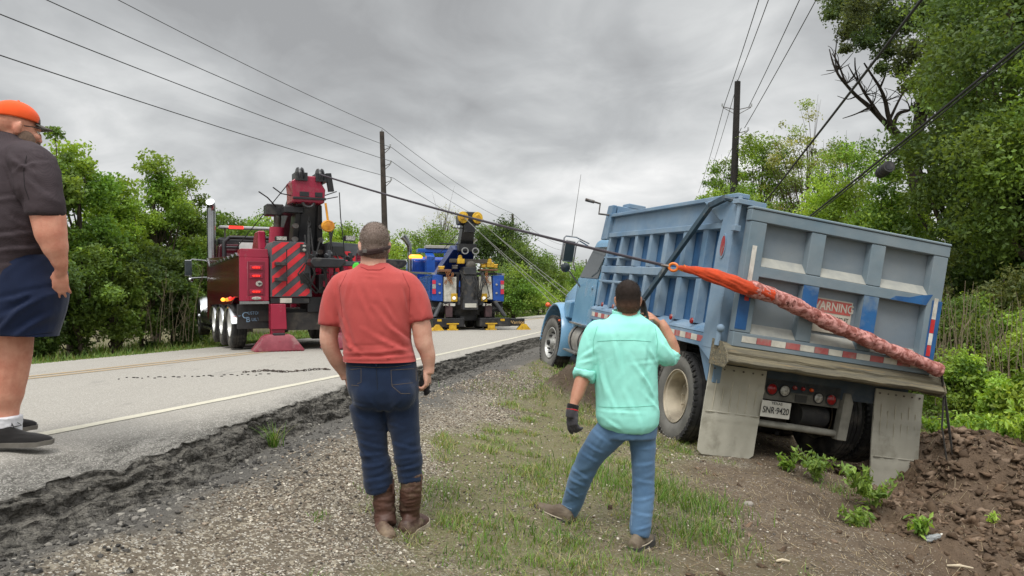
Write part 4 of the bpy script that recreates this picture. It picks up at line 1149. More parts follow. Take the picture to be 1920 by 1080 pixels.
# ------------------------------------------------------------------ the maroon rotator wrecker
RZ = road_z(14.5)
WR = thing('tow_truck', 'maroon heavy wrecker angled across the road with red hazard stripes and a raised boom', 'tow truck', (-3.78, 13.85, float(RZ) - .02), (0, math.radians(-.6), math.radians(28.0)))
# chassis
g = G(); g.box(-.42, -.3, .2, 9.3, .7, .95); g.box(.3, .42, .2, 9.3, .7, .95); g.box(-.9, .9, .1, 3.9, .75, 1.1); g.box(-.55, .55, -.02, .5, .45, 1.0)
g.build('chassis_frame', M['frame_dark'], WR)
for sg in (-1, 1):
    for yy in (1.45, 2.80, 4.15): road_wheel(WR, sg * 1.10, yy, sg=sg, rim=plain('polished_rim', S(214, 214, 210), .35, .3, c2=S(190, 190, 186)) if yy < 1.5 and sg < 0 else bpy.data.materials['polished_rim'])
    road_wheel(WR, sg * 1.06, 8.15, sg=sg, front=True, rim=M['chrome'])
# body sides: tall polished-roof toolbox with fender cutouts
for sg in (-1, 1):
    g = G()
    x0, x1 = (min(sg * .72, sg * 1.25), max(sg * .72, sg * 1.25))
    g.prism([(.0, 1.42), (.55, 1.42)] + [(1.45 - .66 * math.cos(a_), .62 + .66 * math.sin(a_)) for a_ in np.linspace(1.2, 1.57, 4)] + [(1.9, 1.25), (2.12, 1.22), (2.3, 1.25), (3.5, 1.25), (4.6, 1.22), (4.9, .62), (5.4, .62), (5.4, 2.28), (.0, 2.28)], 'x', x0, x1)
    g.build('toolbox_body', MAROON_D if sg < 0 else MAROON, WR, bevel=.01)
    g = G()
    for yy in (1.45, 2.80, 4.15):
        R = []
        for a_ in np.linspace(.15, math.pi - .15, 14):
            c_, s_ = math.cos(a_), math.sin(a_)
            R.append([Vector((x, yy - c_ * r_, .55 + s_ * r_)) for x, r_ in ((sg * .9, .585), (sg * 1.26, .585), (sg * 1.28, .62), (sg * 1.24, .645), (sg * .9, .645))])
        g.rings(R)
    g.build('chrome_fender', M['chrome'], WR)
    # rippled polished top edge
    g = G()
    for i in range(9):
        y_ = .1 + i * .58; g.prism([(y_, 2.28), (y_ + .28, 2.36), (y_ + .56, 2.28)], 'x', sg * 1.0 - .27 if sg > 0 else -1.27, 1.27 if sg > 0 else -.73)
    g.build('rippled_trim', M['chrome'], WR)
    # rear face panel with its sunk lamp column
    g = G(); xa, xb = (-1.25, -.74) if sg < 0 else (.74, 1.25)
    g.box(xa, xb, -.06, .0, 1.34, 2.24)
    g.prism([(xa, 2.24), (xb, 2.24), (xb - .02, 2.42), (xa + .02, 2.42)], 'y', -.05, .3)
    pnl = g.build('rear_panel', MAROON, WR, bevel=.012)
    xm = (xa + xb) / 2 + (.03 if sg < 0 else -.03)
    g = G(); g.box(xm - .15, xm + .15, -.072, -.06, 1.46, 2.16); g.build('lamp_housing', plain('maroon_recess', S(112, 24, 44), .35), pnl, bevel=.006)
    for j, z_ in enumerate((2.03, 1.86, 1.70, 1.55 - .0, 1.385)):
        g = G()
        if j == 2:
            g.lathe([(.0001, -.094), (.055, -.09), (.06, -.07), (.0001, -.07)], (xm + .05, 0, z_), 'y', 18); o_ = g.build('reversing_light', LAMP_W, pnl)
            g = G(); g.prism([(xm + .02, z_), (xm + .06, z_ + .03), (xm + .06, z_ + .012), (xm + .09, z_ + .012), (xm + .09, z_ - .012), (xm + .06, z_ - .012), (xm + .06, z_ - .03)], 'y', -.099, -.095); g.build('arrow', INK, o_)
        else:
            z2 = 1.535 if j == 3 else (1.385 + .0 if j == 4 else z_)
            if j == 4: z2 = 1.40
            g.box(xm - .115, xm + .115, -.086, -.072, z2 - .05, z2 + .05); o_ = g.build('lamp_bezel', MAROON, pnl, bevel=.008)
            g = G(); R = [[Vector((xm + .085 * math.cos(a_) * q, y_, z2 + .034 * math.sin(a_) * q)) for a_ in np.linspace(0, 2 * math.pi, 19)[:-1]] for q, y_ in ((1, -.086), (1, -.095), (.8, -.099))]
            g.rings(R); g.build('tail_light' if j < 4 else 'reversing_light', plain('bright_red_lens', S(210, 20, 24), .25, c2=S(180, 14, 18)) if j < 4 else LAMP_W, o_)
            if j < 4:
                g = G()
                for i_ in range(5): g.box(xm - .062 + i_ * .027, xm - .048 + i_ * .027, -.102, -.098, z2 - .014, z2 + .014)
                g.build('lit_diodes', LIT_RED, o_)
    g = G(); g.box(xa, xb, -.075, -.0, 1.28, 1.338); g.build('chrome_strip', M['chrome'], pnl, bevel=.004)
    # mud flap
    g = G(); g.box(xa - .02, xb + .04, .12, .14, .52, 1.28); fl = g.build('mud_flap', M['black_matte'], WR, bevel=.01)
    text_part('lettering', 'C', .17, plain('flap_letter_blue', S(120, 150, 176), .5), fl, (xa + .12, .117, .93), (RX, 0, 0), .001, sx=.95)
    text_part('lettering', 'USTOM', .085, bpy.data.materials['flap_letter_blue'], fl, (xa + .28, .117, 1.0), (RX, 0, 0), .001, sx=.8)
    text_part('lettering', 'B', .14, bpy.data.materials['flap_letter_blue'], fl, (xa + .17, .116, .80), (RX, 0, 0), .001, sx=.95)
    text_part('lettering', 'UILT', .085, bpy.data.materials['flap_letter_blue'], fl, (xa + .30, .117, .80), (RX, 0, 0), .001, sx=.8)
    g = G()
    for x_, w_ in ((xa + .0, .05), (xb - .10, .06)): 
        g.box(x_ - .0, x_ + w_, .115, .12, .925, .932); g.box(x_ + .01, x_ + w_ - .02, .115, .12, .90, .907)
    g.build('flap_lines', bpy.data.materials['flap_letter_blue'], fl)
    # striped towers either side of the boom
    xa, xb = (-.72, -.12) if sg < 0 else (.34, .80)
    zt_, zb_ = 2.62, 1.42
    g = G(); 
    if sg < 0: g.prism([(-.72, zb_), (.02, zb_), (-.02, 2.2), (-.10, 2.62), (-.68, 2.62), (-.72, 2.5)], 'y', -.14, .5)
    else: g.prism([(.34, 1.42), (.86, 1.42), (.86, 2.35), (1.0, 2.42), (.98, 2.60), (.34, 2.64)], 'y', -.14, .5)
    tw = g.build('stripe_tower', GREY_REF, WR, bevel=.01)
    g = G()
    def clip_poly(P, f):
        out = []
        for i in range(len(P)):
            a, b = P[i], P[(i + 1) % len(P)]; fa, fb = f(a), f(b)
            if fa >= 0: out.append(a)
            if (fa >= 0) != (fb >= 0):
                t = fa / (fa - fb); out.append((a[0] + (b[0] - a[0]) * t, a[1] + (b[1] - a[1]) * t))
        return out
    for i in range(-2, 9):
        z0 = 1.25 + i * .29
        sl = 1.0 if sg < 0 else -1.0
        P = [(-2, z0 - 2 * sl), (2, z0 + 2 * sl), (2, z0 + 2 * sl + .14), (-2, z0 - 2 * sl + .14)]
        X0, X1 = (-.70, -.02) if sg < 0 else (.36, .84)
        for f in (lambda p: p[0] - X0, lambda p: X1 - p[0], lambda p: p[1] - 1.44, lambda p: (2.60 if sg < 0 else 2.40) - p[1], (lambda p: (-.02 - .10 * max(0, (p[1] - 1.44))) - p[0]) if sg < 0 else (lambda p: 1)):
            P = clip_poly(P, f) if len(P) > 2 else P
        if len(P) > 2: g.prism(P, 'y', -.145, -.14)
    g.build('hazard_stripes', RED_REF, tw)
    if sg < 0:
        for z_ in (1.78, 2.06 - .35 + .35):
            pass
        g = G()
        for z_ in (1.80, 2.12): g.box(-.66, -.46, -.30, -.14, z_ - .05, z_ + .02); g.cyl((-.46, -.24, z_ - .15), (-.46, -.24, z_ + .3), .012, n=6)
        g.build('stow_bracket', M['black'], tw, bevel=.006)
        g = G(); g.box(-.20, -.06, -.165, -.145, 2.36, 2.56); g.build('access_hole', INK, tw); g = G(); g.box(-.20, -.04, -.165, -.145, 1.70, 1.92); g.build('access_hole', INK, tw)
        for z_ in (2.41, 2.51):
            g = G(); g.lathe([(.0001, -.18), (.032, -.175), (.032, -.165), (.0001, -.165)], (-.13, 0, z_), 'y', 14); g.build('spot_lens', LAMP_W, tw)
        g = G(); g.box(-.62, -.42, -.1, .05, 2.64, 2.74); g.build('work_light', M['black'], tw, bevel=.01); g = G(); g.box(-.61, -.43, -.104, -.1, 2.65, 2.73); g.build('lamp_face', LAMP_W, tw)
    else:
        g = G(); g.box(.40, .62, -.165, -.145, 2.30, 2.52); g.build('access_hole', INK, tw)
        g = G(); g.box(.66, .86, -.1, .05, 2.68, 2.80); g.build('work_light', M['black'], tw, bevel=.01); g = G(); g.box(.67, .85, -.104, -.1, 2.69, 2.79); g.build('lamp_face', LAMP_W, tw)
# rear deck clutter under the boom
g = G(); g.box(-.72, -.02, -.12, .3, 1.28, 1.41); g.box(-.05, .86, -.05, .6, 1.0, 1.42); g.box(.15, .75, -.12, .2, 1.50, 1.9); g.box(-.3, .8, .1, .4, .5, 1.0)
g.build('deck_box', M['black'], WR, bevel=.015)
g = G(); g.box(-.56, -.36, -.17, -.12, 1.30, 1.40); g.build('data_plate', TAPE_WD, WR)
g = G(); g.box(.22, .72, -.28, -.10, 1.62, 1.76); g.box(.3, .38, -.3, -.1, 1.7, 2.2); g.box(.58, .66, -.3, -.1, 1.7, 2.2)
g.build('winch_frame', MAROON, WR, bevel=.012)
g = G(); g.prism([(.05, .62), (.98, .55), (.98, 1.52), (.40, 1.62)], 'y', -.32, -.29); g.build('underlift_flap', plain('speckled_rubber', S(88, 84, 74), .9, c2=S(58, 56, 50), scale=60), WR, bevel=.006)
# grey crossbar with padded ends behind the tail
g = G(); g.box(-.05, 1.45, -.62, -.48, 2.06, 2.16); g.build('crossbar', GREY_ST, WR, bevel=.012)
for xx in (.18, 1.35):
    g = G(); g.prism([(xx - .33, 2.12), (xx - .25, 2.02), (xx + .22, 2.02), (xx + .33, 2.12), (xx + .30, 2.20), (xx - .28, 2.22)], 'y', -.72, -.38); g.build('wheel_cradle', M['black'], WR, bevel=.02)
g = G()
for xx in (.15, .45, .75, 1.0): g.tube([(xx, -.5, 2.06), (xx + .04, -.48, 1.7 + .1 * math.sin(xx * 9)), (xx + .1, -.3, 1.5)], .022, 6)
g.build('hydraulic_hoses', M['black_matte'], WR)
vest = thing('safety_vest', 'bright green vest slung on the right side of the maroon wrecker', 'vest', at(668, 503, 13.6)); vest.scale = (.62, .62, .62)
g = G(); g.rings([[Vector((x * q, y, z)) for x, y in ((-.14, -.04), (.14, -.05), (.15, .04), (-.13, .05))] for z, q in ((-.42, 1.2), (-.1, .95), (.1, .7), (.17, .35))]); me_ = remeshed(g, .02, 1, lambda P, N: .03 * (fbm(P[:, 0] * 12, P[:, 1] * 12, P[:, 2] * 12, oct=2, seed=5) - .5))
o_ = link('vest_cloth', me_, plain('hi_vis_green', S(90, 210, 70), .7, c2=S(60, 180, 50)), vest)
# outrigger leg with serrated spade
for sx_ in (-.62, .62):
    og = empty_part('outrigger', WR)
    g = G(); g.prism([(sx_ - .13, .50), (sx_ + .15, .50), (sx_ + .13, 1.28), (sx_ - .13, 1.28)], 'y', -.30, -.06); g.box(sx_ - .12, sx_ + .12, -.26, -.10, .22, .52)
    g.build('leg', MAROON, og, bevel=.012)
    g = G(); top = [(-.24, -.42, .30), (.24, -.42, .30), (.24, -.02, .30), (-.24, -.02, .30)]
    g.rings([[Vector((sx_ + x * q, -.18 + (y + .2) * w_, z)) for x, y, _ in top] for z, q, w_ in ((.36, .75, .7), (.30, 1.05, .9), (.06, 1.75, 1.3), (.045, 1.8, 1.3))])
    sp_ = g.build('spade', plain('worn_maroon', S(140, 62, 74), .55, c2=S(120, 46, 58), dirt=S(150, 120, 118), damt=.2), og, bevel=.006)
    g = G()
    for i in range(12):
        x_ = sx_ - .42 + i * .07; g.prism([(x_, .05), (x_ + .07, .05), (x_ + .035, .0)], 'y', -.45, -.42)
    g.build('teeth', MAROON, sp_)
    g = G(); g.box(sx_ - .11, sx_ + .11, -.36, -.10, .12, .40); g.build('foot_pivot', M['black'], og, bevel=.02)
    g = G(); g.tube([(sx_ + .07 * math.cos(a_), -.40, .13 + .07 * math.sin(a_)) for a_ in np.linspace(.3, 2 * math.pi - .3, 14)], .016, 6); g.build('shackle', MAROON, og)
# rotating boom
bm_ = empty_part('boom', WR)
g = G(); g.lathe([(.0001, 2.0), (.62, 2.0), (.62, 2.18), (.0001, 2.18)], (0, 1.9, 0), 'z', 28); g.box(-.45, .45, 1.3, 3.2, 2.18, 2.75); g.build('turntable', MAROON, bm_, bevel=.02)
g = G(); 
V = lambda y0, z0, w, h: [(-w, y0, z0), (w, y0, z0), (w, y0, z0 + h), (-w, y0, z0 + h)]
g.hexa([(-.24, 2.2, 2.45), (.24, 2.2, 2.45), (.24, 2.75, 2.6), (-.24, 2.75, 2.6), (-.21, .15, 3.85), (.21, .15, 3.85), (.21, .45, 4.15), (-.21, .45, 4.15)])
g.hexa([(-.20, .62, 1.9), (.26, .62, 1.9), (.26, 1.1, 1.9), (-.20, 1.1, 1.9), (-.16, .1, 3.55), (.20, .1, 3.55), (.20, .5, 3.6), (-.16, .5, 3.6)])
g.build('boom_beam', GREY_ST, bm_, bevel=.015)
g = G(); g.hexa([(-.30, .30, 2.1), (-.19, .30, 2.1), (-.19, .7, 2.1), (-.30, .7, 2.1), (-.22, -.02, 3.6), (-.12, -.02, 3.6), (-.12, .4, 3.6), (-.22, .4, 3.6)])
g.hexa([(.19, .30, 2.1), (.34, .30, 2.1), (.34, .7, 2.1), (.19, .7, 2.1), (.16, -.02, 3.5), (.24, -.02, 3.5), (.24, .4, 3.5), (.16, .4, 3.5)])
g.box(-.46, -.1, -.05, .5, 3.28, 3.44); g.box(-.72, -.40, .3, .62, 3.26, 3.52)
g.build('boom_lattice', M['black'], bm_, bevel=.02)
g = G(); g.cyl((-.52, .5, 2.3), (-.50, .45, 3.0), .14, n=18); g.build('lift_cylinder', MAROON, bm_)
g = G(); g.cyl((-.50, .45, 3.0), (-.49, .42, 3.35), .07, n=14); g.build('cylinder_rod', M['steel'], bm_)
g = G(); g.prism([(-.34, 3.50), (.24, 3.50), (.26, 3.86), (.19, 4.02), (.16, 4.20), (-.20, 4.20), (-.36, 4.05), (-.34, 3.80)], 'y', -.22, .36)
g.build('boom_head', MAROON, bm_, bevel=.03, seg=2)
for xx in (-.17, .20):
    g = G(); g.lathe([(.0001, -.09), (.06, -.085), (.07, -.06), (.20, -.05), (.21, -.03), (.15, -.012), (.15, .012), (.21, .03), (.20, .05), (.07, .06), (.0001, .09)], (xx - .02, -.08, 4.20), 'x', 24); g.box(xx - .13, xx + .09, -.26, .06, 4.06, 4.26)
    g.build('sheave_head', M['black'], bm_)
g = G(); g.beam((.30, -.24, 4.28), (.36, -.22, 3.82), .09, .10); g.box(-.34, .26, -.25, -.20, 3.58, 3.64); g.box(-.22, -.05, -.23, -.21, 3.66, 3.78); g.box(.06, .2, -.23, -.21, 3.66, 3.78)
g.tube([(-.06 + .10 * math.cos(a_), -.22, 3.50 + .10 * math.sin(a_)) for a_ in np.linspace(math.pi, 2 * math.pi, 10)], .03, 8)
g.tube([(-.55, .3, 3.46), (-.75, .0, 3.62), (-.92, -.1, 3.74)], .016, 6); g.tube([(-.3, .0, 3.70), (-.52, -.1, 3.72), (-.68, -.15, 3.86)], .016, 6); g.tube([(.2, 0, 3.7), (.5, -.1, 3.86)], .014, 6); g.tube([(.2, 0, 3.62), (.52, -.1, 3.72)], .014, 6)
g.build('head_fittings', M['black'], bm_, bevel=.006)
g = G()
for i in range(9):
    z_ = 3.15 - i * .10; g.tube([(-.02 + .028 * math.cos(a_) * (1 if i % 2 else .3), -.08 + .028 * math.cos(a_) * (.3 if i % 2 else 1), z_ + .06 * math.sin(a_)) for a_ in np.linspace(0, 2 * math.pi, 9)], .011, 5)
g.build('chain', M['black'], bm_)
g = G(); 
pts = [(.28 + .10 * math.cos(a_), -.3, 2.98 + .11 * math.sin(a_)) for a_ in np.linspace(0, 2 * math.pi, 15)]
g.tube(pts, .03, 8); g.cyl((.28, -.3, 3.08), (.24, -.28, 3.5), .022, n=8); g.lathe([(.0001, -.34), (.09, -.33), (.09, -.27), (.0001, -.26)], (.28, 0, 2.98), 'y', 14)
g.build('snatch_hook', plain('gold_hook', S(214, 150, 40), .4, c2=S(180, 110, 30)), bm_)
for q in ([(.5, -.28, 3.8), (.52, -.28, 3.2), (.56, -.3, 2.7), (.62, -.2, 2.2)], [(-.32, .1, 4.1), (-1.1, 1.6, 2.55)], [(.3, -.3, 2.85), (.36, -.3, 2.2)]):
    g = G(); g.tube(q, .010, 6); g.build('slack_cable', M['black_matte'], bm_)
rr_ = random.Random(21)
for i in range(9):
    x_ = rr_.uniform(-.1, .5); g = G(); g.tube([(x_, -.08, 2.6 + rr_.uniform(0, .5)), (x_ + rr_.uniform(-.15, .15), -.2, 2.2), (x_ + rr_.uniform(-.2, .3), -.25, 1.9), (x_ + rr_.uniform(-.2, .3), -.1, 1.5)], .016, 6); g.build('hydraulic_hose', M['black_matte'], WR)
for i, (x_, z_) in enumerate(((-.05, 2.28), (.22, 2.30), (.62, 2.26), (.9, 2.30), (1.05, 1.9), (.35, 1.85))):
    g = G(); g.cyl((x_ - .06, -.6, z_ - .04), (x_ + .06, -.5, z_ + .02), .05, n=10); g.box(x_ - .03, x_ + .03, -.62, -.5, z_ - .1, z_ + .08); g.build('clevis', (M['black'], GREY_ST)[i % 2], WR, bevel=.008)
for z_ in (3.0, 2.7, 2.4):
    for x_ in (-.24, .24): g = G(); g.cyl((x_, .0 + (3.6 - z_) * .2, z_), (x_, -.09 + (3.6 - z_) * .2, z_), .06, n=12); g.build('pivot_pin', M['steel'], bm_)
# headache rack, beacon bar, cab and stacks
g = G()
for x_ in (-.86, .86): g.tube([(x_, 5.35, 1.9), (x_, 5.35, 2.75), (x_ + (.12 if x_ < 0 else -.12), 5.35, 2.88)], .055, 10)
g.tube([(-.75, 5.35, 2.88), (.75, 5.35, 2.88)], .055, 10); g.tube([(-.86, 5.35, 2.6), (.86, 5.35, 2.6)], .04, 8)
g.build('rack', M['black'], WR)
g = G(); g.box(-.52, -.08, 5.27, 5.29, 2.52, 2.74); pl_ = g.build('license_plate', plain('plate_white_far', S(190, 192, 190), .5), WR)
text_part('lettering', '1XB-47', .13, INK, pl_, (-.30, 5.268, 2.62), (RX, 0, 0), .001, sx=.8)
g = G(); g.box(-.95, 1.15, 5.6, 5.85, 3.16, 3.24); lb = g.build('light_bar', plain('clear_grey', S(170, 172, 172), .3), WR, bevel=.02)
g = G(); g.box(-.72, -.38, 5.57, 5.6, 3.155, 3.235); g.build('lit_lamp', LIT_RED, lb)
g = G(); g.box(.5, .8, 5.57, 5.6, 3.155, 3.235); g.build('lit_lamp', LIT_RED, lb)
for x_ in (-.8, .9): 
    g = G(); g.cyl((x_, 5.7, 2.8), (x_, 5.7, 3.17), .02, n=8); g.build('bar_post', M['steel'], lb)
g = G(); g.box(.2, .62, 4.6, 4.75, 2.66, 2.74); g.build('beacon', LIT_RED, WR)
g = G(); g.box(-.4, .3, 3.4, 4.4, 2.3, 2.62); g.box(.1, .5, 2.6, 3.5, 2.5, 2.95); g.build('winch_drum_box', MAROON, WR, bevel=.03); g = G(); g.prism([(1.0, 2.5), (1.9, 2.5), (1.5, 2.98), (1.1, 2.98)], 'x', -.75, -.60)
g.build('deck_fin', MAROON, WR, bevel=.03)
g = G()
g.rings([[Vector((x * wd, y, z)) for x, y in ((-1, 5.55), (-1, 7.35), (1, 7.35), (1, 5.55))] for z, wd in ((.75, 1.02), (1.9, 1.05), (2.62, 1.0))] + [[Vector((x * .86, y, 2.86)) for x, y in ((-1, 5.7), (-1, 6.9), (1, 6.9), (1, 5.7))]])
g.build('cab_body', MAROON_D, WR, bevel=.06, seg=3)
g = G(); g.rings([[Vector((x * .98, y, z)) for x, y in ((-1, 5.60), (-1, 7.2), (1, 7.2), (1, 5.60))] for z in (2.64, 2.90)]); g.build('cab_roof', M['black'], WR, bevel=.08, seg=3)
g = G(); g.box(-1.075, 1.075, 6.3, 7.1, 1.9, 2.5); g.build('side_window', GLASS, WR)
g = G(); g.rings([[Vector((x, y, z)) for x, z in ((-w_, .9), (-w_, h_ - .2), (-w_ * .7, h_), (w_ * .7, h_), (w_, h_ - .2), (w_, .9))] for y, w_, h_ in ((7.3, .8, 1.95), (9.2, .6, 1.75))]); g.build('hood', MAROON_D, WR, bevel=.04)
for sg in (-1, 1):
    g = G(); R = []
    for a_ in np.linspace(-.2, math.pi + .1, 14):
        R.append([Vector((x, 8.15 - math.cos(a_) * r_, .55 + math.sin(a_) * r_)) for x, r_ in ((sg * .7, .62), (sg * 1.16, .62), (sg * 1.2, .66), (sg * 1.1, .70), (sg * .7, .71))])
    g.rings(R); g.build('front_fender', M['chrome'] if sg < 0 else MAROON, WR)
    g = G(); g.cyl((sg * 1.14, 5.50, 1.0), (sg * 1.14, 5.50, 3.15), .105, n=18); g.tube([(sg * 1.14, 5.5, 3.15), (sg * 1.14, 5.48, 3.27), (sg * 1.18, 5.36, 3.36)], .10, 14); g.build('exhaust_stack', M['chrome'], WR)
    mr = empty_part('mirror', WR)
    g = G(); g.box(sg * 1.55 - .09, sg * 1.55 + .09, 7.0, 7.08, 1.82, 2.32); g.build('mirror_shell', M['chrome'], mr, bevel=.02); g = G(); g.box(sg * 1.55 - .075, sg * 1.55 + .075, 6.99, 7.0, 1.85, 2.30); g.build('mirror_glass', GLASS, mr)
    g = G(); g.tube([(sg * 1.05, 7.0, 2.3), (sg * 1.45, 7.04, 2.34), (sg * 1.5, 7.04, 2.3)], .018, 6); g.tube([(sg * 1.05, 7.0, 1.8), (sg * 1.45, 7.04, 1.78), (sg * 1.5, 7.04, 1.82)], .018, 6); g.ball((sg * 1.5, 7.0, 1.72), .08); g.build('mirror_arm', M['chrome'], mr)
    g = G(); g.cyl((sg * .95, 5.0, .62), (sg * .95, 7.2, .62), .30, n=22); g.box(min(sg * .7, sg * 1.2), max(sg * .7, sg * 1.2), 5.2, 7.0, .28, .34); g.build('fuel_tank', M['chrome'], WR)
g = G(); g.ball((-1.29, 1.95, 1.38), .045); g.build('marker_light', LIT_AMB, WR); g = G(); g.ball((-1.29, .85, 1.40), .04); g.build('marker_light', LIT_RED, WR)

remap(WR, [0, .3, .5, 1.28, 2.42, 2.62, 3.5, 4.2, 4.5], [0, .3, .42, .88, 1.88, 2.02, 2.74, 3.24, 3.48], 5.1, .87)
wm = Matrix.Translation(WR.location) @ Matrix.Rotation(math.radians(28.0), 4, 'Z') @ Matrix.Rotation(math.radians(-.6), 4, 'Y')
head_p = wm @ Vector((.14, -.22, 3.28))
wire('winch_cable', 'long taut dark cable from the maroon wrecker to the orange hook', 'cable', head_p, at(1243, 497, 7.62), .05, .016, ROPE_M)

# ------------------------------------------------------------------ the blue wrecker farther up the road
BZ = float(road_z(24.4))
BW = thing('tow_truck', 'blue and white heavy wrecker facing away with outriggers down on the road', 'tow truck', (-1.42, 24.2, BZ - .01), (0, 0, math.radians(17)))
g = G(); g.box(-.42, .42, .2, 9.0, .6, .95); g.box(-1.0, 1.0, .3, 4.6, .85, 1.3); g.build('chassis_frame', M['frame_dark'], BW)
for sg in (-1, 1):
    for yy in (1.5, 2.85): road_wheel(BW, sg * 1.05, yy, sg=sg); road_wheel(BW, sg * .72, yy, sg=sg)
    road_wheel(BW, sg * 1.03, 7.6, sg=sg, front=True)
    xa, xb = (-1.22, -.86) if sg < 0 else (.82, 1.20)
    g = G(); g.prism([(xa, 1.46), (xb, 1.42), (xb, 2.34), (xa + (.02 if sg < 0 else 0), 2.34)], 'y', -.02, 2.4); g.build('side_body', BLUE_P, BW, bevel=.015)
    g = G(); xl_ = xa - .0 if sg < 0 else xb - .13
    for j, (z0, z1, m_) in enumerate(((1.68, 1.86, LAMP_R), (1.86, 2.02, LAMP_W), (2.02, 2.16, LAMP_R))):
        g = G(); g.box(xl_ + .01, xl_ + .125, -.05, -.02, z0 + .004, z1 - .004); g.build('tail_light' if m_ is LAMP_R else 'reversing_light', plain('rose_lens', S(190, 50, 70), .3) if m_ is LAMP_R else m_, BW, bevel=.005)
    for z_ in (1.72, 2.02):
        g = G(); g.cyl(((xa + .25) if sg < 0 else (xa + .12), -.05, z_), ((xa + .25) if sg < 0 else (xa + .12), -.02, z_), .035, n=12); g.build('marker_lamp', LAMP_W, BW)
    # white panels
    xw0, xw1 = (-.83, -.42) if sg < 0 else (.34, .80)
    g = G()
    if sg < 0: g.box(xw0, xw1, -.06, .3, 1.42, 2.27)
    else: g.prism([(xw0, 1.50), (xw1, 1.50), (xw1 - .05, 2.30), (xw0, 2.30)], 'y', -.06, .3)
    wp = g.build('white_panel', WHITE_W, BW, bevel=.008)
    xm = -.50 if sg < 0 else .50
    g = G(); g.box(xm - .10, xm + .10, -.12, -.06, 1.42, 1.70); g.build('light_bracket', YELLOW, wp, bevel=.01)
    g = G(); g.lathe([(.0001, -.15), (.055, -.145), (.06, -.12), (.0001, -.12)], (xm - .01, 0, 1.54), 'y', 16); g.build('work_lamp', LIT_WHITE, wp)
    # outrigger: upright, diagonal ram and wide foot
    og = empty_part('outrigger', BW)
    xl = -.66 if sg < 0 else .66
    g = G(); g.box(xl - .11, xl + .11, -.08, .12, .46, 1.35); g.build('upright', plain('rusty_maroon_steel', S(84, 62, 64), .7, c2=S(64, 48, 50)), og, bevel=.01)
    g = G(); a_, b_ = ((-.90, .02, 1.38), (-1.13, -.05, .50)) if sg < 0 else ((.88, .02, 1.44), (1.22, -.05, .52))
    g.cyl(a_, b_, .075, n=14); g.build('ram', GREY_ST, og)
    g = G()
    if sg < 0: g.box(-1.24, -.22, -.30, .18, .12, .40); fx = (-1.10, -.60)
    else: g.box(.30, 1.35, -.30, .18, .12, .40); g.box(1.30, 1.86, -.22, .02, .13, .38); fx = (.68, 1.80)
    bb = g.build('foot_beam', M['black'], og, bevel=.015)
    for j, x_ in enumerate(fx):
        g = G()
        if (j == 0) == (sg < 0): g.prism([(x_ - .22, .0), (x_ + .22, .0), (x_ + .05, .20), (x_ - .05, .20)], 'y', -.42, -.1)
        else: g.box(x_ - .18, x_ + .18, -.36, -.06, .0, .05); g.box(x_ - .12, x_ + .12, -.36, -.30, .05, .22); g.box(x_ - .2, x_ + .2, -.37, -.30, .20, .24)
        g.build('foot_pad', YELLOW, og, bevel=.008)
    g = G(); g.box(-.12 + (-.98 if sg < 0 else 1.12), .02 + (-.98 if sg < 0 else 1.12), -.306, -.30, .30, .37); g.build('yellow_mark', YELLOW, og)
    if sg > 0: text_part('lettering', 'Warrior', .16, plain('tan_letter', S(190, 160, 110), .6), og, (1.58, -.224, .25), (RX, 0, 0), .001)
    # flap and bumper with lettering
    g = G(); g.box(xa - .02, xb + (.06 if sg < 0 else 0), .14, .16, .82, 1.42); fl = g.build('mud_flap', M['black_matte'], BW, bevel=.005)
    text_part('lettering', 'CENTURY', .12, plain('flap_letter_grey', S(150, 152, 152), .5), fl, ((xa + xb) / 2, .136, 1.08), (RX, 0, 0), .001, sx=.75)
    g = G(); g.box(xm - (.1 if sg < 0 else -.0) - .03, xm + .03 - (.0 if sg < 0 else -.0), -.1, .0, 1.24, 1.36); g.build('data_plate', TAPE_W, BW)
    g = G(); q = -.78 if sg < 0 else .66
    for d_ in (-1, 1): g.beam((q - .09, -.11, 1.30 + d_ * .04), (q + .09, -.11, 1.30 - d_ * .04), .02, .03)
    g.build('hook_keeper', WHITE_W, BW)
# centre column (under-lift), deck, chains
g = G(); g.hexa([(-.26, -.28, .98), (.26, -.28, .98), (.26, .1, .98), (-.26, .1, .98), (-.24, -.16, 2.35), (.24, -.16, 2.35), (.24, .2, 2.35), (-.24, .2, 2.35)])
g.box(-.22, .22, -.2, .25, 2.35, 2.62); g.build('underlift_column', plain('worn_black_steel', S(52, 54, 58), .6, c2=S(40, 41, 44), dirt=S(100, 92, 80), damt=.2), BW, bevel=.015)
g = G(); g.box(-.19, .19, -.30, -.27, 1.14, 1.36); g.build('number_plate', WHITE_W, BW)
g = G(); g.hexa([(-.46, .1, 1.3), (-.34, .1, 1.3), (-.34, .3, 1.3), (-.46, .3, 1.3), (-.40, .0, 2.4), (-.30, .0, 2.4), (-.30, .3, 2.4), (-.40, .3, 2.4)]); g.box(-1.0, .98, .0, .3, 2.36, 2.44); g.box(-.35, .35, .35, 1.0, .3, 1.0)
g.ball((0, 1.0, .55), (.4, .3, .3)); g.box(-.30, -.16, -.1, .3, .1, .5)
g.build('black_braces', M['black'], BW, bevel=.01)
TIMB = plain('old_timber', S(128, 90, 66), .8, c2=S(100, 70, 52))
g = G(); g.box(-.98, -.60, -.12, .35, 2.44, 2.53); g.build('timber_block', TIMB, BW, bevel=.01); g = G(); g.box(.38, .96, -.12, .35, 2.50, 2.56); g.build('timber_block', TIMB, BW, bevel=.01)
g = G()
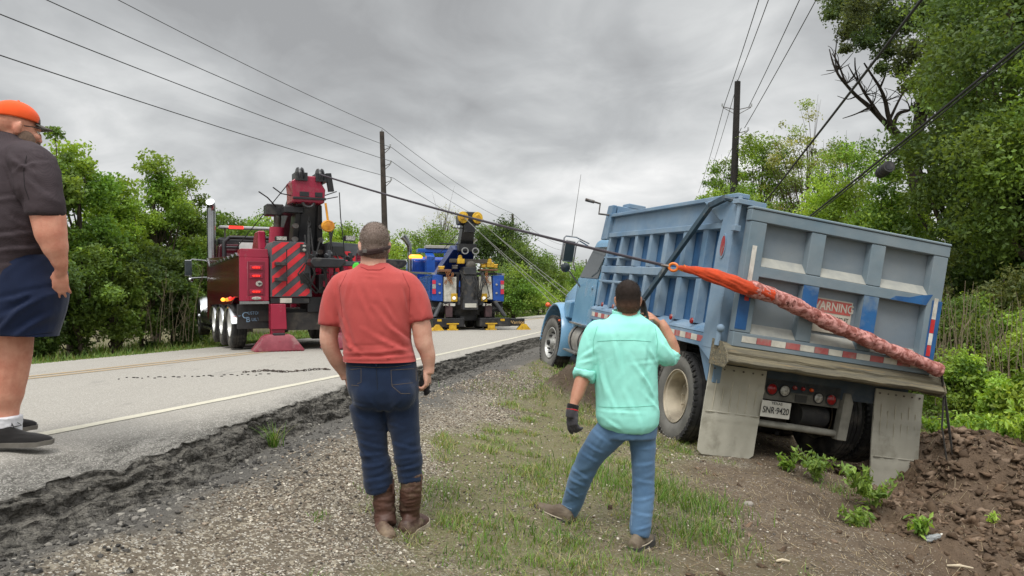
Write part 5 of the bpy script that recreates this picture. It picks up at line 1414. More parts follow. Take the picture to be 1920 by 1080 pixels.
for x0, sd in ((-.62, 1), (.50, 2), (-.72, 3), (.62, 4)):
    random.seed(sd)
    for i in range(7):
        x_ = x0 + random.uniform(-.08, .08); z_ = 2.42 - i * .06
        g.tube([(x_ + .03 * math.cos(a_), -.14, z_ + .045 * math.sin(a_)) for a_ in np.linspace(0, 2 * math.pi, 8)], .014, 5)
g.build('hanging_chain', plain('rusty_chain', S(150, 96, 50), .7, c2=S(110, 66, 36)), BW)
# boom
bm_ = empty_part('boom', BW)
g = G(); g.hexa([(-.34, 1.0, 2.2), (.34, 1.0, 2.2), (.34, 3.0, 2.2), (-.34, 3.0, 2.2), (-.26, .2, 3.4), (.26, .2, 3.4), (.26, .7, 3.6), (-.26, .7, 3.6)])
g.hexa([(-.95, .9, 2.3), (-.30, .9, 2.3), (-.30, 1.6, 2.3), (-.95, 1.6, 2.3), (-.42, .4, 3.3), (-.24, .4, 3.3), (-.24, .9, 3.5), (-.42, .9, 3.5)])
g.build('boom_base', BLUE_D, bm_, bevel=.02)
g = G(); g.hexa([(-.24, .5, 3.0), (.24, .5, 3.0), (.24, 1.0, 3.0), (-.24, 1.0, 3.0), (-.20, -.05, 4.15), (.20, -.05, 4.15), (.20, .35, 4.25), (-.20, .35, 4.25)]); g.box(-.17, .17, -.2, .0, 3.9, 4.35)
g.box(-.3, .3, .1, .4, 3.22, 3.5)
g.tube([(-.2, .1, 4.08), (-.5, .1, 4.08), (-.58, .05, 4.14)], .022, 6); g.tube([(-.2, .4, 3.5), (-.9, .4, 3.52)], .022, 6); g.tube([(-.3, .2, 3.9), (-.62, 1.4, 3.3), (-.8, 2.2, 3.0)], .014, 5)
g.build('boom_upper', M['black'], bm_, bevel=.02)
g = G(); g.prism([(-.36, 4.20), (.36, 4.20), (.38, 4.42), (.26, 4.58), (-.22, 4.58), (-.38, 4.46)], 'y', -.2, .3); g.build('boom_head', M['black'], bm_, bevel=.03)
for x_ in (-.24, .24):
    g = G(); g.lathe([(.0001, -.30), (.08, -.30), (.10, -.27), (.17, -.26), (.18, -.22), (.0001, -.2)], (x_, 0, 4.40), 'y', 20); sh_ = g.build('sheave', YELLOW, bm_)
    g = G(); g.prism([(x_ - .10, 4.34), (x_ + .10, 4.36), (x_ + .02, 4.50)], 'y', -.318, -.30); g.build('sheave_cap', plain('dull_yellow', S(170, 130, 36), .5), sh_)
for x_ in (-.15, .20): 
    g = G()
    R = [[Vector((x_ + q * w_ * math.cos(a_), -.1 + y_, 3.22 + q * .13 * math.sin(a_))) for a_ in np.linspace(0, 2 * math.pi, 17)[:-1]] for q, w_, y_ in ((1, .12, 0), (1, .12, -.04), (.7, .12, -.04), (.7, .12, 0))]
    g.rings(R + [R[0]], caps=False); g.build('guide_ring', M['alu'], bm_)
g = G(); g.box(-.62, .62, -.05, .12, 2.78, 2.92); g.ball((.05, -.1, 2.66), (.18, .1, .20)); g.build('spreader_bar', plain('dull_steel', S(84, 80, 74), .6, .3, c2=S(66, 62, 56)), bm_, bevel=.01)
for x_, z_ in ((-.28, 2.86), (.72, 2.74)):
    g = G(); g.prism([(x_ - .12, z_ - .12), (x_ + .12, z_ - .12), (x_ + .12, z_ + .06), (x_ + .05, z_ + .06), (x_ + .02, z_ + .2), (x_ - .05, z_ + .2), (x_ - .08, z_ + .06), (x_ - .12, z_ + .06)], 'y', -.12, .06); g.build('snatch_block', YELLOW, bm_, bevel=.015)
rr_ = random.Random(22)
for i in range(10):
    x_ = rr_.uniform(-.5, .5); g = G(); g.tube([(x_, -.05, 2.5), (x_ + rr_.uniform(-.15, .15), -.28, 2.1), (x_ + rr_.uniform(-.2, .2), -.3, 1.6), (x_ * .6, -.1, 1.3)], .018, 6); g.build('hydraulic_hose', M['black_matte'], BW)
for x_, z_ in ((-.9, 2.5), (-.45, 2.55), (.5, 2.62), (.9, 2.6), (.72, 2.66)):
    g = G(); g.box(x_ - .07, x_ + .07, -.05, .2, z_, z_ + .09); g.cyl((x_ - .1, .05, z_ + .12), (x_ + .1, .0, z_ + .12), .035, n=8); g.build('rigging_piece', (M['steel'], YELLOW)[int(x_ * 10) % 2], BW, bevel=.01)
# cab
g = G(); g.rings([[Vector((x * wd, y, z)) for x, y in ((-1, 5.0), (-1, 6.7), (1, 6.7), (1, 5.0))] for z, wd in ((.8, 1.0), (2.2, 1.05), (2.95, 1.0))] + [[Vector((x * .88, y, 3.12)) for x, y in ((-1, 5.2), (-1, 6.3), (1, 6.3), (1, 5.2))]])
g.build('cab_body', plain('cab_blue_bright', S(26, 80, 190), .2, c2=S(20, 66, 170)), BW, bevel=.08, seg=3)
g = G(); g.rings([[Vector((x, y, z)) for x, z in ((-w_, .9), (-w_, h_ - .2), (-w_ * .7, h_), (w_ * .7, h_), (w_, h_ - .2), (w_, .9))] for y, w_, h_ in ((6.7, .85, 2.0), (8.5, .65, 1.8))]); g.build('hood', BLUE_P, BW, bevel=.04)
g = G(); g.box(-.9, 1.0, 4.5, 4.9, 3.28, 3.44); g.build('top_rack', BLUE_P, BW, bevel=.02)
g = G(); g.box(-.6, .7, 4.45, 4.9, 3.46, 3.60); g.build('folded_rollers', plain('grey_slats', S(150, 148, 140), .6), BW, bevel=.02)
g = G(); g.prism([(-.62, 2.0), (-.25, 2.0), (-.3, 3.3), (-.62, 3.3)], 'y', 4.2, 4.6); g.box(.1, .8, 4.2, 4.5, 2.0, 3.25); g.build('mast_panel', BLUE_P, BW, bevel=.02)
for x_ in (-.95, -.42):
    g = G(); R = [[Vector((x_ + w_ * math.cos(a_) * q, 4.7 + .12 * math.sin(a_) * q, z_)) for a_ in np.linspace(0, 2 * math.pi, 17)[:-1]] for z_, q, w_ in ((3.02, 1, .26 if x_ < -.5 else .12), (3.12, 1, .26 if x_ < -.5 else .12), (3.18, .7, .26 if x_ < -.5 else .12))]
    g.rings(R); g.build('amber_beacon', LIT_AMB, BW)
for sg in (-1, 1):
    g = G(); g.cyl((sg * 1.16, 4.85, 1.0), (sg * 1.16, 4.85, 3.3), .085, n=16); g.tube([(sg * 1.16, 4.85, 3.3), (sg * 1.18, 4.85, 3.6), (sg * 1.30, 4.85, 3.85), (sg * 1.42, 4.85, 4.0)], [.085, .10, .12, .15], 16); g.build('exhaust_stack', M['chrome'], BW)
    g = G(); g.prism([(4.6, 2.3), (4.9, 1.4), (5.0, 1.4), (5.0, 2.3)], 'x', min(sg * .9, sg * 1.15), max(sg * .9, sg * 1.15)); g.cyl((sg * .9, 4.9, .65), (sg * .9, 6.6, .65), .3, n=18); g.build('side_tank', M['alu'], BW)
    mr = empty_part('mirror', BW); g = G(); g.box(sg * 1.45 - .1, sg * 1.45 + .1, 6.5, 6.58, 2.2, 2.7); g.build('mirror_shell', M['black'], mr, bevel=.02); g = G(); g.tube([(sg * 1.0, 6.5, 2.6), (sg * 1.4, 6.54, 2.6)], .02, 6); g.build('mirror_arm', M['black'], mr)
    for yy in (.15, 1.25):
        g = G(); g.box(min(sg * 1.225, sg * 1.235), max(sg * 1.225, sg * 1.235), yy, yy + 1.05, 1.5, 2.25); g.build('side_door', BLUE_P, BW, bevel=.01)
    g = G(); g.beam((sg * 1.18, .0, 2.38), (sg * 1.18, 4.6, 2.38), .10, .07); g.build('tread_plate_rail', M['alu'], BW)
remap(BW, [0, .4, 1.3, 2.34, 2.62, 4.2, 4.6], [0, .4, .82, 1.80, 2.06, 3.45, 3.88], 4.3, .86)
bwm = Matrix.Translation(BW.location) @ Matrix.Rotation(math.radians(17), 4, 'Z')
hd1, hd2 = bwm @ Vector((-.22, -.28, 3.68)), bwm @ Vector((.24, -.28, 3.72))
fr = [dl(-.95, 7.4, .95), dl(-.6, 7.5, .75), dl(-1.05, 7.1, 1.15), dl(-.3, 7.55, .95)]
labs = ['lowest pale rope from the blue wrecker down to the dump truck', 'second lowest pale rope from the blue wrecker down to the dump truck', 'second highest pale rope from the blue wrecker down to the dump truck', 'highest pale rope from the blue wrecker down to the dump truck']
ends = [(1062, 592, 14.8), (1060, 575, 14.8), (1064, 556, 14.6), (1072, 552, 14.6)]
for i in range(4):
    wire('winch_rope', labs[i], 'rope', (hd1, hd1, hd2, hd2)[i] + Vector((0, 0, -.04 * i)), (fr[0], fr[1], fr[3], fr[2])[i] if False else at(*ends[i]), .03, .007, LIGHTROPE, 'ropes from the blue wrecker to the dump truck')
# ------------------------------------------------------------------ people
from mathutils.bvhtree import BVHTree
def skin_mat(name, c, c2):
    k = Mt(name); b = k.mix(k.ramp(k.noise(14, 5, .6), .35, .65), c, c2)
    k.fin(b, .55, 0, k.bump(k.noise(120, 3), .0012), .35)
    k.b.inputs['Subsurface Weight'].default_value = .08; k.b.inputs['Subsurface Scale'].default_value = .01
    k.b.inputs['Subsurface Radius'].default_value = (1, .35, .2)
    return k.m
class Fig:
    """shapes placed behind photograph pixels at a stated depth, relative to the figure's base"""
    def __init__(s, base): s.b = Vector(base)
    def p(s, px, py, Y): return at(px, py, Y) - s.b
    def limb(s, g, pts, n=18, flat=1.0, up=None):
        """pts: (px, py, Y, radius px)"""
        P = [s.p(a, b, c) for a, b, c, r in pts]; Rr = [r * c / F for a, b, c, r in pts]
        # Catmull-Rom refine
        Q, W_ = [], []
        for i in range(len(P) - 1):
            p0, p1, p2, p3 = P[max(i - 1, 0)], P[i], P[i + 1], P[min(i + 2, len(P) - 1)]
            for t in (0, .25, .5, .75):
                q = .5 * ((2 * p1) + (p2 - p0) * t + (2 * p0 - 5 * p1 + 4 * p2 - p3) * t * t + (3 * p1 - p0 - 3 * p2 + p3) * t ** 3)
                Q.append(q); W_.append(lerp(Rr[i], Rr[i + 1], t * t * (3 - 2 * t)))
        Q.append(P[-1]); W_.append(Rr[-1])
        g.tube(Q, W_, n, flat=flat, up=up)
    def trunk(s, g, secs, n=28, pw=2.3):
        """secs: (px left, px right, py, Y, half depth[, twist])"""
        R = []
        rows = []
        for i in range(len(secs) - 1):
            for t in (0, .5):
                rows.append([lerp(a, b, t) for a, b in zip(secs[i], secs[i + 1])])
        rows.append(list(secs[-1]))
        for row in rows:
            l, r, y, Y, d = row[:5]; tw = row[5] if len(row) > 5 else 0
            c = s.p((l + r) / 2, y, Y); w = (r - l) / 2 * Y / F; ring = []
            for k_ in range(n):
                a = 2 * math.pi * k_ / n; ca, sa = math.cos(a), math.sin(a)
                x = w * math.copysign(abs(ca) ** (2 / pw), ca); y_ = d * math.copysign(abs(sa) ** (2 / pw), sa)
                ring.append(c + Vector((x * math.cos(tw) - y_ * math.sin(tw) * .0, y_ + x * math.sin(tw), 0)))
            R.append(ring)
        g.rings(R)
def head(g, c, yaw, k=1., pitch=0., ears=True, jaw=1.):
    Mx = Matrix.Translation(c) @ Matrix.Rotation(yaw, 4, 'Z') @ Matrix.Rotation(pitch, 4, 'X') @ Matrix.Scale(k, 4)
    g.ball((0, -.012, .035), (.076, .096, .088), 20, 14, M=Mx); g.ball((0, .01, -.015), (.070, .083, .085), 20, 14, M=Mx)
    g.ball((0, .028, -.062), (.055 * jaw, .062, .052), 18, 12, M=Mx); g.ball((0, .066, -.092), (.028 * jaw, .026, .022), 12, 8, M=Mx)
    g.ball((0, .088, .018), (.052, .018, .016), 14, 8, M=Mx)
    g.ball((0, .104, -.018), (.012, .016, .028), 10, 8, M=Mx); g.ball((0, .108, -.034), (.018, .015, .012), 10, 8, M=Mx)
    g.ball((0, .091, -.060), (.024, .012, .007), 12, 8, M=Mx); g.ball((0, .089, -.070), (.021, .012, .007), 12, 8, M=Mx)
    for sx in (-1, 1):
        g.ball((sx * .045, .070, -.028), (.024, .022, .020), 12, 8, M=Mx)
        if ears:
            g.ball((sx * .078, -.008, -.012), (.009, .019, .031), 12, 8, M=Mx @ Matrix.Rotation(sx * -.25, 4, 'Z')); g.ball((sx * .083, -.018, .002), (.006, .010, .022), 10, 8, M=Mx)
    return Mx
def eyes(parent, Mx, skin):
    W_ = plain('eye_white', (.6, .58, .55, 1), .2) if 'eye_white' not in bpy.data.materials else bpy.data.materials['eye_white']
    for sx in (-1, 1):
        g = G(); g.ball((sx * .030, .082, .0), .0115, 12, 8, M=Mx); g.build('eye', W_, parent)
        g = G(); g.ball((sx * .030, .0905, .0), .005, 8, 6, M=Mx); g.build('pupil', INK, parent)
def hand(g, wrist, d, nrm, k=1., thumb=1, curls=(.5, .55, .6, .7), tcurl=.5, spread=.12, rad=1.):
    """d: wrist to knuckles; nrm: out of the back of the hand; thumb side = d x nrm * thumb"""
    y = Vector(d).normalized(); z = (Vector(nrm) - y * Vector(nrm).dot(y)).normalized(); x = y.cross(z) * thumb
    Mx = Matrix(((x.x, y.x, z.x, wrist[0]), (x.y, y.y, z.y, wrist[1]), (x.z, y.z, z.z, wrist[2]), (0, 0, 0, 1))) @ Matrix.Scale(k, 4)
    g.ball((0, .045, -.002), (.040, .052, .016), 14, 10, M=Mx); g.ball((.022, .030, -.010), (.020, .030, .015), 10, 8, M=Mx); g.ball((-.02, .03, -.008), (.018, .032, .014), 10, 8, M=Mx)
    tips = []
    for i, (x0, L) in enumerate(((.030, .074), (.010, .082), (-.011, .077), (-.031, .060))):
        p = Vector((x0, .085 - abs(i - 1.2) * .004, 0)); a = 0.; sp = (1.4 - i) * spread
        P = [Mx @ (p - Vector((0, .03, 0))), Mx @ p]; Rr = [.010 * k * rad, .0098 * k * rad]
        for j, f in enumerate((.46, .30, .24)):
            a += curls[i] * (1.0, 1.15, .8)[j]
            p = p + Vector((math.sin(sp) * math.cos(a), math.cos(a) * math.cos(sp), -math.sin(a))) * L * f
            P.append(Mx @ p); Rr.append((.0092, .0085, .0068)[j] * k * rad)
        g.tube(P, Rr, 10); g.ball(P[-1], Rr[-1] * 1.02, 8, 6); g.ball(P[1], Rr[1] * 1.12, 8, 6); g.ball(P[2], Rr[2] * 1.1, 8, 6); tips.append(P[-1])
    P = [Vector((.020, .018, -.006)), Vector((.040, .040, -.014 - .01 * tcurl)), Vector((.050 - .006 * tcurl, .066, -.022 - .022 * tcurl)), Vector((.050 - .02 * tcurl, .088, -.026 - .036 * tcurl))]
    g.tube([Mx @ q for q in P], [.013 * k, .0115 * k * rad, .0105 * k * rad, .0078 * k * rad], 10); g.ball(Mx @ P[-1], .008 * k * rad, 8, 6)
    return Mx, tips
def folds(scale, amp, seed, ang=0., ratio=4., sharp=1.5, lo=None):
    """soft creases running across the direction 'ang' in the x-z plane"""
    ca, sa = math.cos(ang), math.sin(ang)
    def f(P, N):
        u = P[:, 0] * ca + P[:, 2] * sa; v = -P[:, 0] * sa + P[:, 2] * ca
        wv = fbm(P[:, 0] * 5, P[:, 1] * 5, P[:, 2] * 5, oct=2, seed=seed + 50) * .6
        n_ = fbm(u * scale / ratio + wv, P[:, 1] * scale / ratio, v * scale + wv, oct=3, seed=seed)
        r_ = (1 - np.abs(n_ - .5) * 4).clip(-1, 1)
        a = amp if lo is None else amp * lo(P)
        return a * (np.sign(r_) * np.abs(r_) ** sharp - .2)
    return f
def creases(fig, Y, lines, k_=1.):
    """folds pressed along lines given as (px, py, px, py, width px, height mm)"""
    L = []
    for a, b, c, d, w, h in lines:
        p, q = fig.p(a, b, Y), fig.p(c, d, Y); L.append((p.x, p.z, q.x, q.z, w * Y / F, h * .001 * k_))
    def f(P, N):
        r = np.zeros(len(P)); m = np.clip(-N[:, 1] * 2 + .3, 0, 1)
        wx = .012 * (fbm(P[:, 0] * 9, P[:, 2] * 9, oct=2, seed=7) - .5)
        for ax, az, bx, bz, w, h in L:
            dx, dz = bx - ax, bz - az; l2 = dx * dx + dz * dz
            t = np.clip(((P[:, 0] - ax) * dx + (P[:, 2] - az) * dz) / l2, 0, 1)
            sd = ((P[:, 0] - ax) * dz - (P[:, 2] - az) * dx) / math.sqrt(l2) + wx
            ex = np.hypot(P[:, 0] - ax - dx * t, P[:, 2] - az - dz * t); along = np.sin(math.pi * np.clip(t, .04, .96)) ** .6
            u = sd / w; r += h * along * (np.exp(-u * u * 2) - .75 * np.exp(-(u + 1.2) ** 2 * 2)) * (ex < w * 3)
        return r * m
    return f
def strands(name, parent, me_, n, L, cols, seed):
    r = np.random.default_rng(seed); m = len(me_.vertices); P = np.empty(m * 3, np.float32); me_.vertices.foreach_get('co', P); N = np.empty(m * 3, np.float32); me_.vertex_normals.foreach_get('vector', N)
    i = r.integers(0, m, n); p = P.reshape(-1, 3)[i] + r.normal(0, .002, (n, 3)); nn = N.reshape(-1, 3)[i]; d = nn + r.normal(0, .35, (n, 3)) + np.array([0, -.1, -.5]); d /= np.linalg.norm(d, axis=1)[:, None]
    s = np.cross(d, r.normal(size=(n, 3))); s /= np.linalg.norm(s, axis=1)[:, None]; l = (L * (.5 + r.random(n)))[:, None]; w = .0007
    V = np.stack([p - s * w, p + s * w, p + s * w * .4 + d * l, p - s * w * .4 + d * l], 1).reshape(-1, 3); me2 = fast_mesh(name, V, np.arange(4 * n).reshape(-1, 4))
    vattr(me2, 'tint', np.repeat(np.array(cols)[r.integers(0, len(cols), n)], 4, 0)); o = link(name, me2, STONE, parent); o['kind'] = 'stuff'; return o
def both(*fs): return lambda P, N: sum(f(P, N) for f in fs)
def bvh_of(o):
    me = o.data
    return BVHTree.FromPolygons([tuple(v.co) for v in me.vertices], [tuple(p.vertices) for p in me.polygons])
def seam(name, fig, surf, bv, path, mat, r=.0011, off=.0015, parent=None):
    """stitching laid on a garment"""
    pts = []
    o = Vector(CAM) - fig.b
    for (a, b), (c, d) in zip(path[:-1], path[1:]):
        n_ = max(2, int(math.hypot(c - a, d - b) / 5))
        for i in range(n_):
            t = i / n_; q = fig.p(lerp(a, c, t), lerp(b, d, t), 1.0); dd = (q - o).normalized()
            h = bv.ray_cast(o, dd)
            if h[0] is not None: pts.append(h[0] - dd * off)
    if len(pts) > 2:
        g = G(); g.tube(pts, r, 5); return g.build(name, mat, parent or surf)
def shoe(g_up, g_so, heel, toe, w, h, sole=.028, rise=.03):
    """upper and sole of a shoe from heel to toe (points on the ground)"""
    heel, toe = Vector(heel), Vector(toe); d = (toe - heel); L = d.length; d.normalize(); sd = Vector((d.y, -d.x, 0)).normalized()
    up = sd.cross(d); up = up if up.z > 0 else -up
    prof = [(0, .62, .55), (.08, .78, .80), (.22, .80, 1.0), (.38, .78, .98), (.52, .92, .70), (.68, 1.05, .52), (.82, 1.0, .45), (.93, .78, .38), (1.0, .40, .25)]
    R = []; Q = []
    for t, a, b in prof:
        c = heel + d * (L * t); ww = w / 2 * a; hh = h * b
        R.append([c + sd * (ww * math.cos(q)) + up * (sole * .7 + max(0, math.sin(q)) * hh + min(0, math.sin(q)) * .004) for q in np.linspace(0, 2 * math.pi, 21)[:-1]])
        ws = ww * 1.07 + .003
        Q.append([c + sd * (ws * math.copysign(abs(math.cos(q)) ** .6, math.cos(q))) + up * ((sole if math.sin(q) > 0 else 0) + (0.006 * (t > .9))) for q in np.linspace(0, 2 * math.pi, 21)[:-1]])
    g_up.rings(R); Q[0] = [p - d * .004 for p in Q[0]]; Q[-1] = [p + d * .006 for p in Q[-1]]
    g_so.rings(Q)

# ---- man in the red T-shirt
RY = 4.15
bz = at(715, 1000, RY)
f = Fig((bz.x, RY, bz.z))
RM = thing('person', 'man seen from behind in a faded red T-shirt, dark jeans and brown pull-on boots', 'person', f.b)
SK = skin_mat('ruddy_skin', S(212, 168, 148), S(194, 142, 122))
g = G()
hc = f.p(701, 458, RY - .0)
hm = head(g, hc + Vector((0, .02, -.008)), math.radians(12), 1.04)
f.limb(g, [(701, 470, RY + .01, 23), (700, 492, RY, 24), (700, 515, RY, 28)])
f.trunk(g, [(668, 740, 515, RY, .07), (642, 762, 540, RY, .09), (650, 762, 600, RY, .12), (660, 765, 680, RY, .10), (672, 765, 750, RY, .09)])
f.limb(g, [(640, 544, RY, 18), (625, 580, RY, 17.5), (619, 612, RY + .02, 18), (617, 640, RY + .02, 17), (628, 670, RY + .05, 14), (645, 698, RY + .10, 10.5), (650, 710, RY + .11, 10)])
f.limb(g, [(764, 545, RY, 17), (781, 582, RY, 17.5), (790, 612, RY, 18.5), (794, 640, RY, 17.5), (802, 665, RY + .01, 14.5), (804, 690, RY + .02, 10.5), (803, 700, RY + .02, 10.5)])
f.limb(g, [(694, 750, RY, 22), (698, 820, RY, 18), (707, 880, RY, 15), (714, 925, RY, 12), (722, 980, RY - .02, 10)]); f.limb(g, [(748, 750, RY, 22), (761, 820, RY, 18), (769, 880, RY, 14), (771, 920, RY, 12), (768, 965, RY + .04, 10)])
wr = f.p(803, 694, RY + .02)
hand(g, wr, (-.05, .10, -1), (1, -.25, .05), 1.0, thumb=-1, curls=(.55, .62, .66, .72), tcurl=.9)
hand(g, f.p(650, 708, RY + .11), (.25, .35, -1), (-.8, -.5, 0), 1.0, thumb=1, curls=(.4, .4, .45, .5))
me = remeshed(g, .0052, 3)
body = link('body', me, SK, RM); eyes(RM, hm, SK)
# cropped greying hair with a dark strap round the nape
g = G(); g.ball((0, -.013, .037), (.0790, .0995, .0910), 26, 18, M=hm); g.ball((0, -.028, -.020), (.0735, .079, .079), 22, 14, M=hm)
import bmesh
def cut(me_, co, no):
    bm = bmesh.new(); bm.from_mesh(me_); bmesh.ops.bisect_plane(bm, geom=bm.verts[:] + bm.edges[:] + bm.faces[:], plane_co=co, plane_no=no, clear_inner=True); bm.to_mesh(me_); bm.free(); return me_
me_ = remeshed(g, .006, 3, lambda P, N: .002 * (fbm(P[:, 0] * 90, P[:, 1] * 90, P[:, 2] * 90, oct=2, seed=19) - .5))
cut(me_, hm @ Vector((0, 0, -.060)), hm.to_3x3() @ Vector((0, -.25, 1)).normalized()); cut(me_, hm @ Vector((0, .055, .03)), hm.to_3x3() @ Vector((0, -1, .35)).normalized())
k = Mt('cropped_grey_hair'); sp_ = k.n.new('ShaderNodeSeparateXYZ'); k.l.new(k.co, sp_.inputs[0])
c_ = k.mix(k.ramp(sp_.outputs[2], hc.z - .06, hc.z + .02), S(104, 82, 72), S(116, 100, 92)); c_ = k.mix(k.ramp(k.noise(300, 3, .7), .42, .6, 0, .5), c_, S(150, 140, 132)); c_ = k.mix(k.ramp(k.noise(24, 4, .6), .5, .7, 0, .4), c_, S(88, 72, 64))
hr_ = me_
cap = link('hair', me_, k.fin(c_, .8, 0, k.bump(k.noise(260, 3), .002), .2), RM)
strands('hair_strands', cap, hr_, 9000, .005, [S(140, 126, 116)[:3], S(104, 88, 78)[:3], S(84, 70, 62)[:3], S(168, 158, 150)[:3]], 3)
DK = cloth('dark_strap', S(62, 44, 42), S(44, 32, 32), 20)
g = G(); pts = [hc + Vector((.084 * math.cos(a_), .010 + .100 * math.sin(a_), -.026 + .020 * math.sin(a_) + .012 * math.cos(a_))) for a_ in np.linspace(math.pi * .98, 2 * math.pi * 1.01, 26)]
g.tube(pts, .0115, 8, flat=1.0); g.tube([p + Vector((0, 0, -.012)) for p in pts[4:20]], .009, 8); g2 = G()
bandm = remeshed(g, .004, 1); 
for v in bandm.vertices: pass
cap = link('head_strap', bandm, DK, RM)
g = G(); g.box(-.014, .010, -.004, .004, -.010, .010, M=Matrix.Translation(hc + Vector((-.030, -.094, -.046)))); g.build('buckle', M['steel'], cap, bevel=.002)
# T-shirt
g = G()
f.trunk(g, [(676, 727, 493, RY, .062), (668, 738, 500, RY, .075), (650, 762, 512, RY, .10), (630, 778, 532, RY, .125), (632, 775, 560, RY, .142), (640, 771, 600, RY, .148), (645, 771, 640, RY, .148), (646, 777, 668, RY, .15), (647, 782, 690, RY - .005, .16), (648, 784, 720, RY, .16)])
f.limb(g, [(668, 520, RY, 17), (641, 532, RY, 21), (628, 560, RY, 23.5), (622, 592, RY, 23.5), (620, 610, RY, 23)])
f.limb(g, [(735, 520, RY, 17), (764, 531, RY, 21), (778, 556, RY, 24), (786, 584, RY, 24), (790, 602, RY, 23.5)])
def low(P): return .35 + .65 * np.clip((f.p(0, 560, RY).z - P[:, 2]) / .3, 0, 1)
me = remeshed(g, .011, 7, both(folds(7, .006, 401, 1.1, 3.2, 1.3, low), creases(f, RY, [(722, 560, 748, 610, 6, 8), (678, 545, 706, 606, 6, 7), (757, 540, 768, 590, 5, 8), (717, 588, 771, 650, 7, 10), (702, 622, 773, 664, 6, 10), (646, 660, 770, 653, 4, 11), (650, 669, 777, 666, 4, 12), (668, 652, 748, 648, 4, 8), (652, 640, 690, 662, 4, 8), (650, 620, 672, 655, 5, 8), (627, 526, 646, 606, 6, 7), (690, 520, 700, 560, 6, 5), (664, 520, 655, 570, 5, 6), (736, 610, 772, 640, 4, 7), (648, 590, 664, 640, 5, 7), (612, 560, 618, 604, 5, 6), (780, 548, 792, 592, 5, 7), (690, 512, 716, 514, 4, 4), (686, 519, 718, 521, 3, 4)])))
TEE = cloth('faded_red_cotton', S(182, 82, 78), S(166, 68, 66), 7, 900, .0025)
cut(me, f.p(715, 681, RY - .15), Vector((0, 0, 1)))
tee = link('t_shirt', me, TEE, RM); bt = bvh_of(tee)
TEED = cloth('red_seam', S(150, 52, 54), S(140, 48, 50), 7)
seam('stitching', f, tee, bt, [(598, 606), (620, 611), (643, 613)], TEED, .0016); seam('stitching', f, tee, bt, [(768, 606), (790, 600), (808, 592)], TEED, .0016)
seam('stitching', f, tee, bt, [(676, 500), (690, 506), (712, 506), (727, 499)], TEED, .002)
seam('stitching', f, tee, bt, [(650, 512), (636, 540), (640, 575), (642, 600)], TEED, .0014); seam('stitching', f, tee, bt, [(755, 512), (768, 540), (768, 575), (766, 596)], TEED, .0014)
# jeans
g = G()
f.trunk(g, [(650, 779, 672, RY, .130), (650, 783, 700, RY, .14), (653, 786, 730, RY, .148), (662, 783, 752, RY, .13), (676, 776, 766, RY, .10)])
g.ball(f.p(690, 738, RY - .07), (.088, .085, .10)); g.ball(f.p(750, 738, RY - .07), (.088, .085, .10))
f.limb(g, [(688, 755, RY, 34), (692, 785, RY, 31.5), (698, 820, RY, 27), (702, 850, RY, 26), (707, 878, RY, 26.5), (709, 900, RY, 26.5), (712, 922, RY, 25)])
f.limb(g, [(752, 755, RY, 34), (756, 785, RY, 30), (761, 820, RY, 26.5), (765, 855, RY, 25.5), (769, 880, RY, 23), (770, 902, RY, 22)])
lowj = lambda P: .15 + .85 * np.clip((f.p(0, 770, RY).z - P[:, 2]) / .25, 0, 1)
me = remeshed(g, .010, 8, both(folds(18, .008, 421, .3, 3.6, 1.1, lowj), creases(f, RY, [(661, 751, 698, 757, 4, 8), (672, 800, 716, 812, 4, 7), (674, 822, 722, 838, 4, 11), (676, 850, 726, 846, 4, 11), (680, 872, 730, 864, 4, 12), (684, 899, 736, 888, 4, 12), (688, 913, 737, 902, 3, 10), (735, 829, 785, 838, 4, 11), (741, 857, 789, 849, 4, 11), (744, 878, 791, 869, 4, 12), (678, 836, 712, 860, 4, 9), (748, 890, 788, 884, 3, 8), (728, 790, 760, 800, 4, 6), (668, 770, 700, 790, 4, 6), (700, 742, 722, 770, 4, 7), (758, 742, 730, 772, 4, 7)], .6)))
DEN = cloth('dark_denim', S(28, 44, 70), S(20, 32, 54), 9, 1100, .006)
jn = link('jeans', me, DEN, RM); bj = bvh_of(jn)
THR = plain('tan_thread', S(112, 96, 70), .8, c2=S(96, 84, 64)); DTH = plain('denim_seam', S(18, 28, 44), .9)
for path in ([(657, 693), (677, 691), (677, 717), (663, 722)], [(733, 694), (780, 691), (781, 720)], [(733, 694), (735, 724), (752, 738), (775, 738)], [(735, 722), (779, 717)], [(658, 722), (678, 724)], [(654, 686), (700, 689), (740, 688), (776, 682)]):
    seam('stitching', f, jn, bj, path, THR, .0010)
seam('stitching', f, jn, bj, [(704, 673), (706, 700), (708, 735)], DTH, .002)
g = G(); c_ = f.p(705, 680, RY - .142); g.box(c_.x - .005, c_.x + .005, c_.y - .006, c_.y + .01, c_.z - .02, c_.z + .02); g.build('belt_loop', DEN, jn)
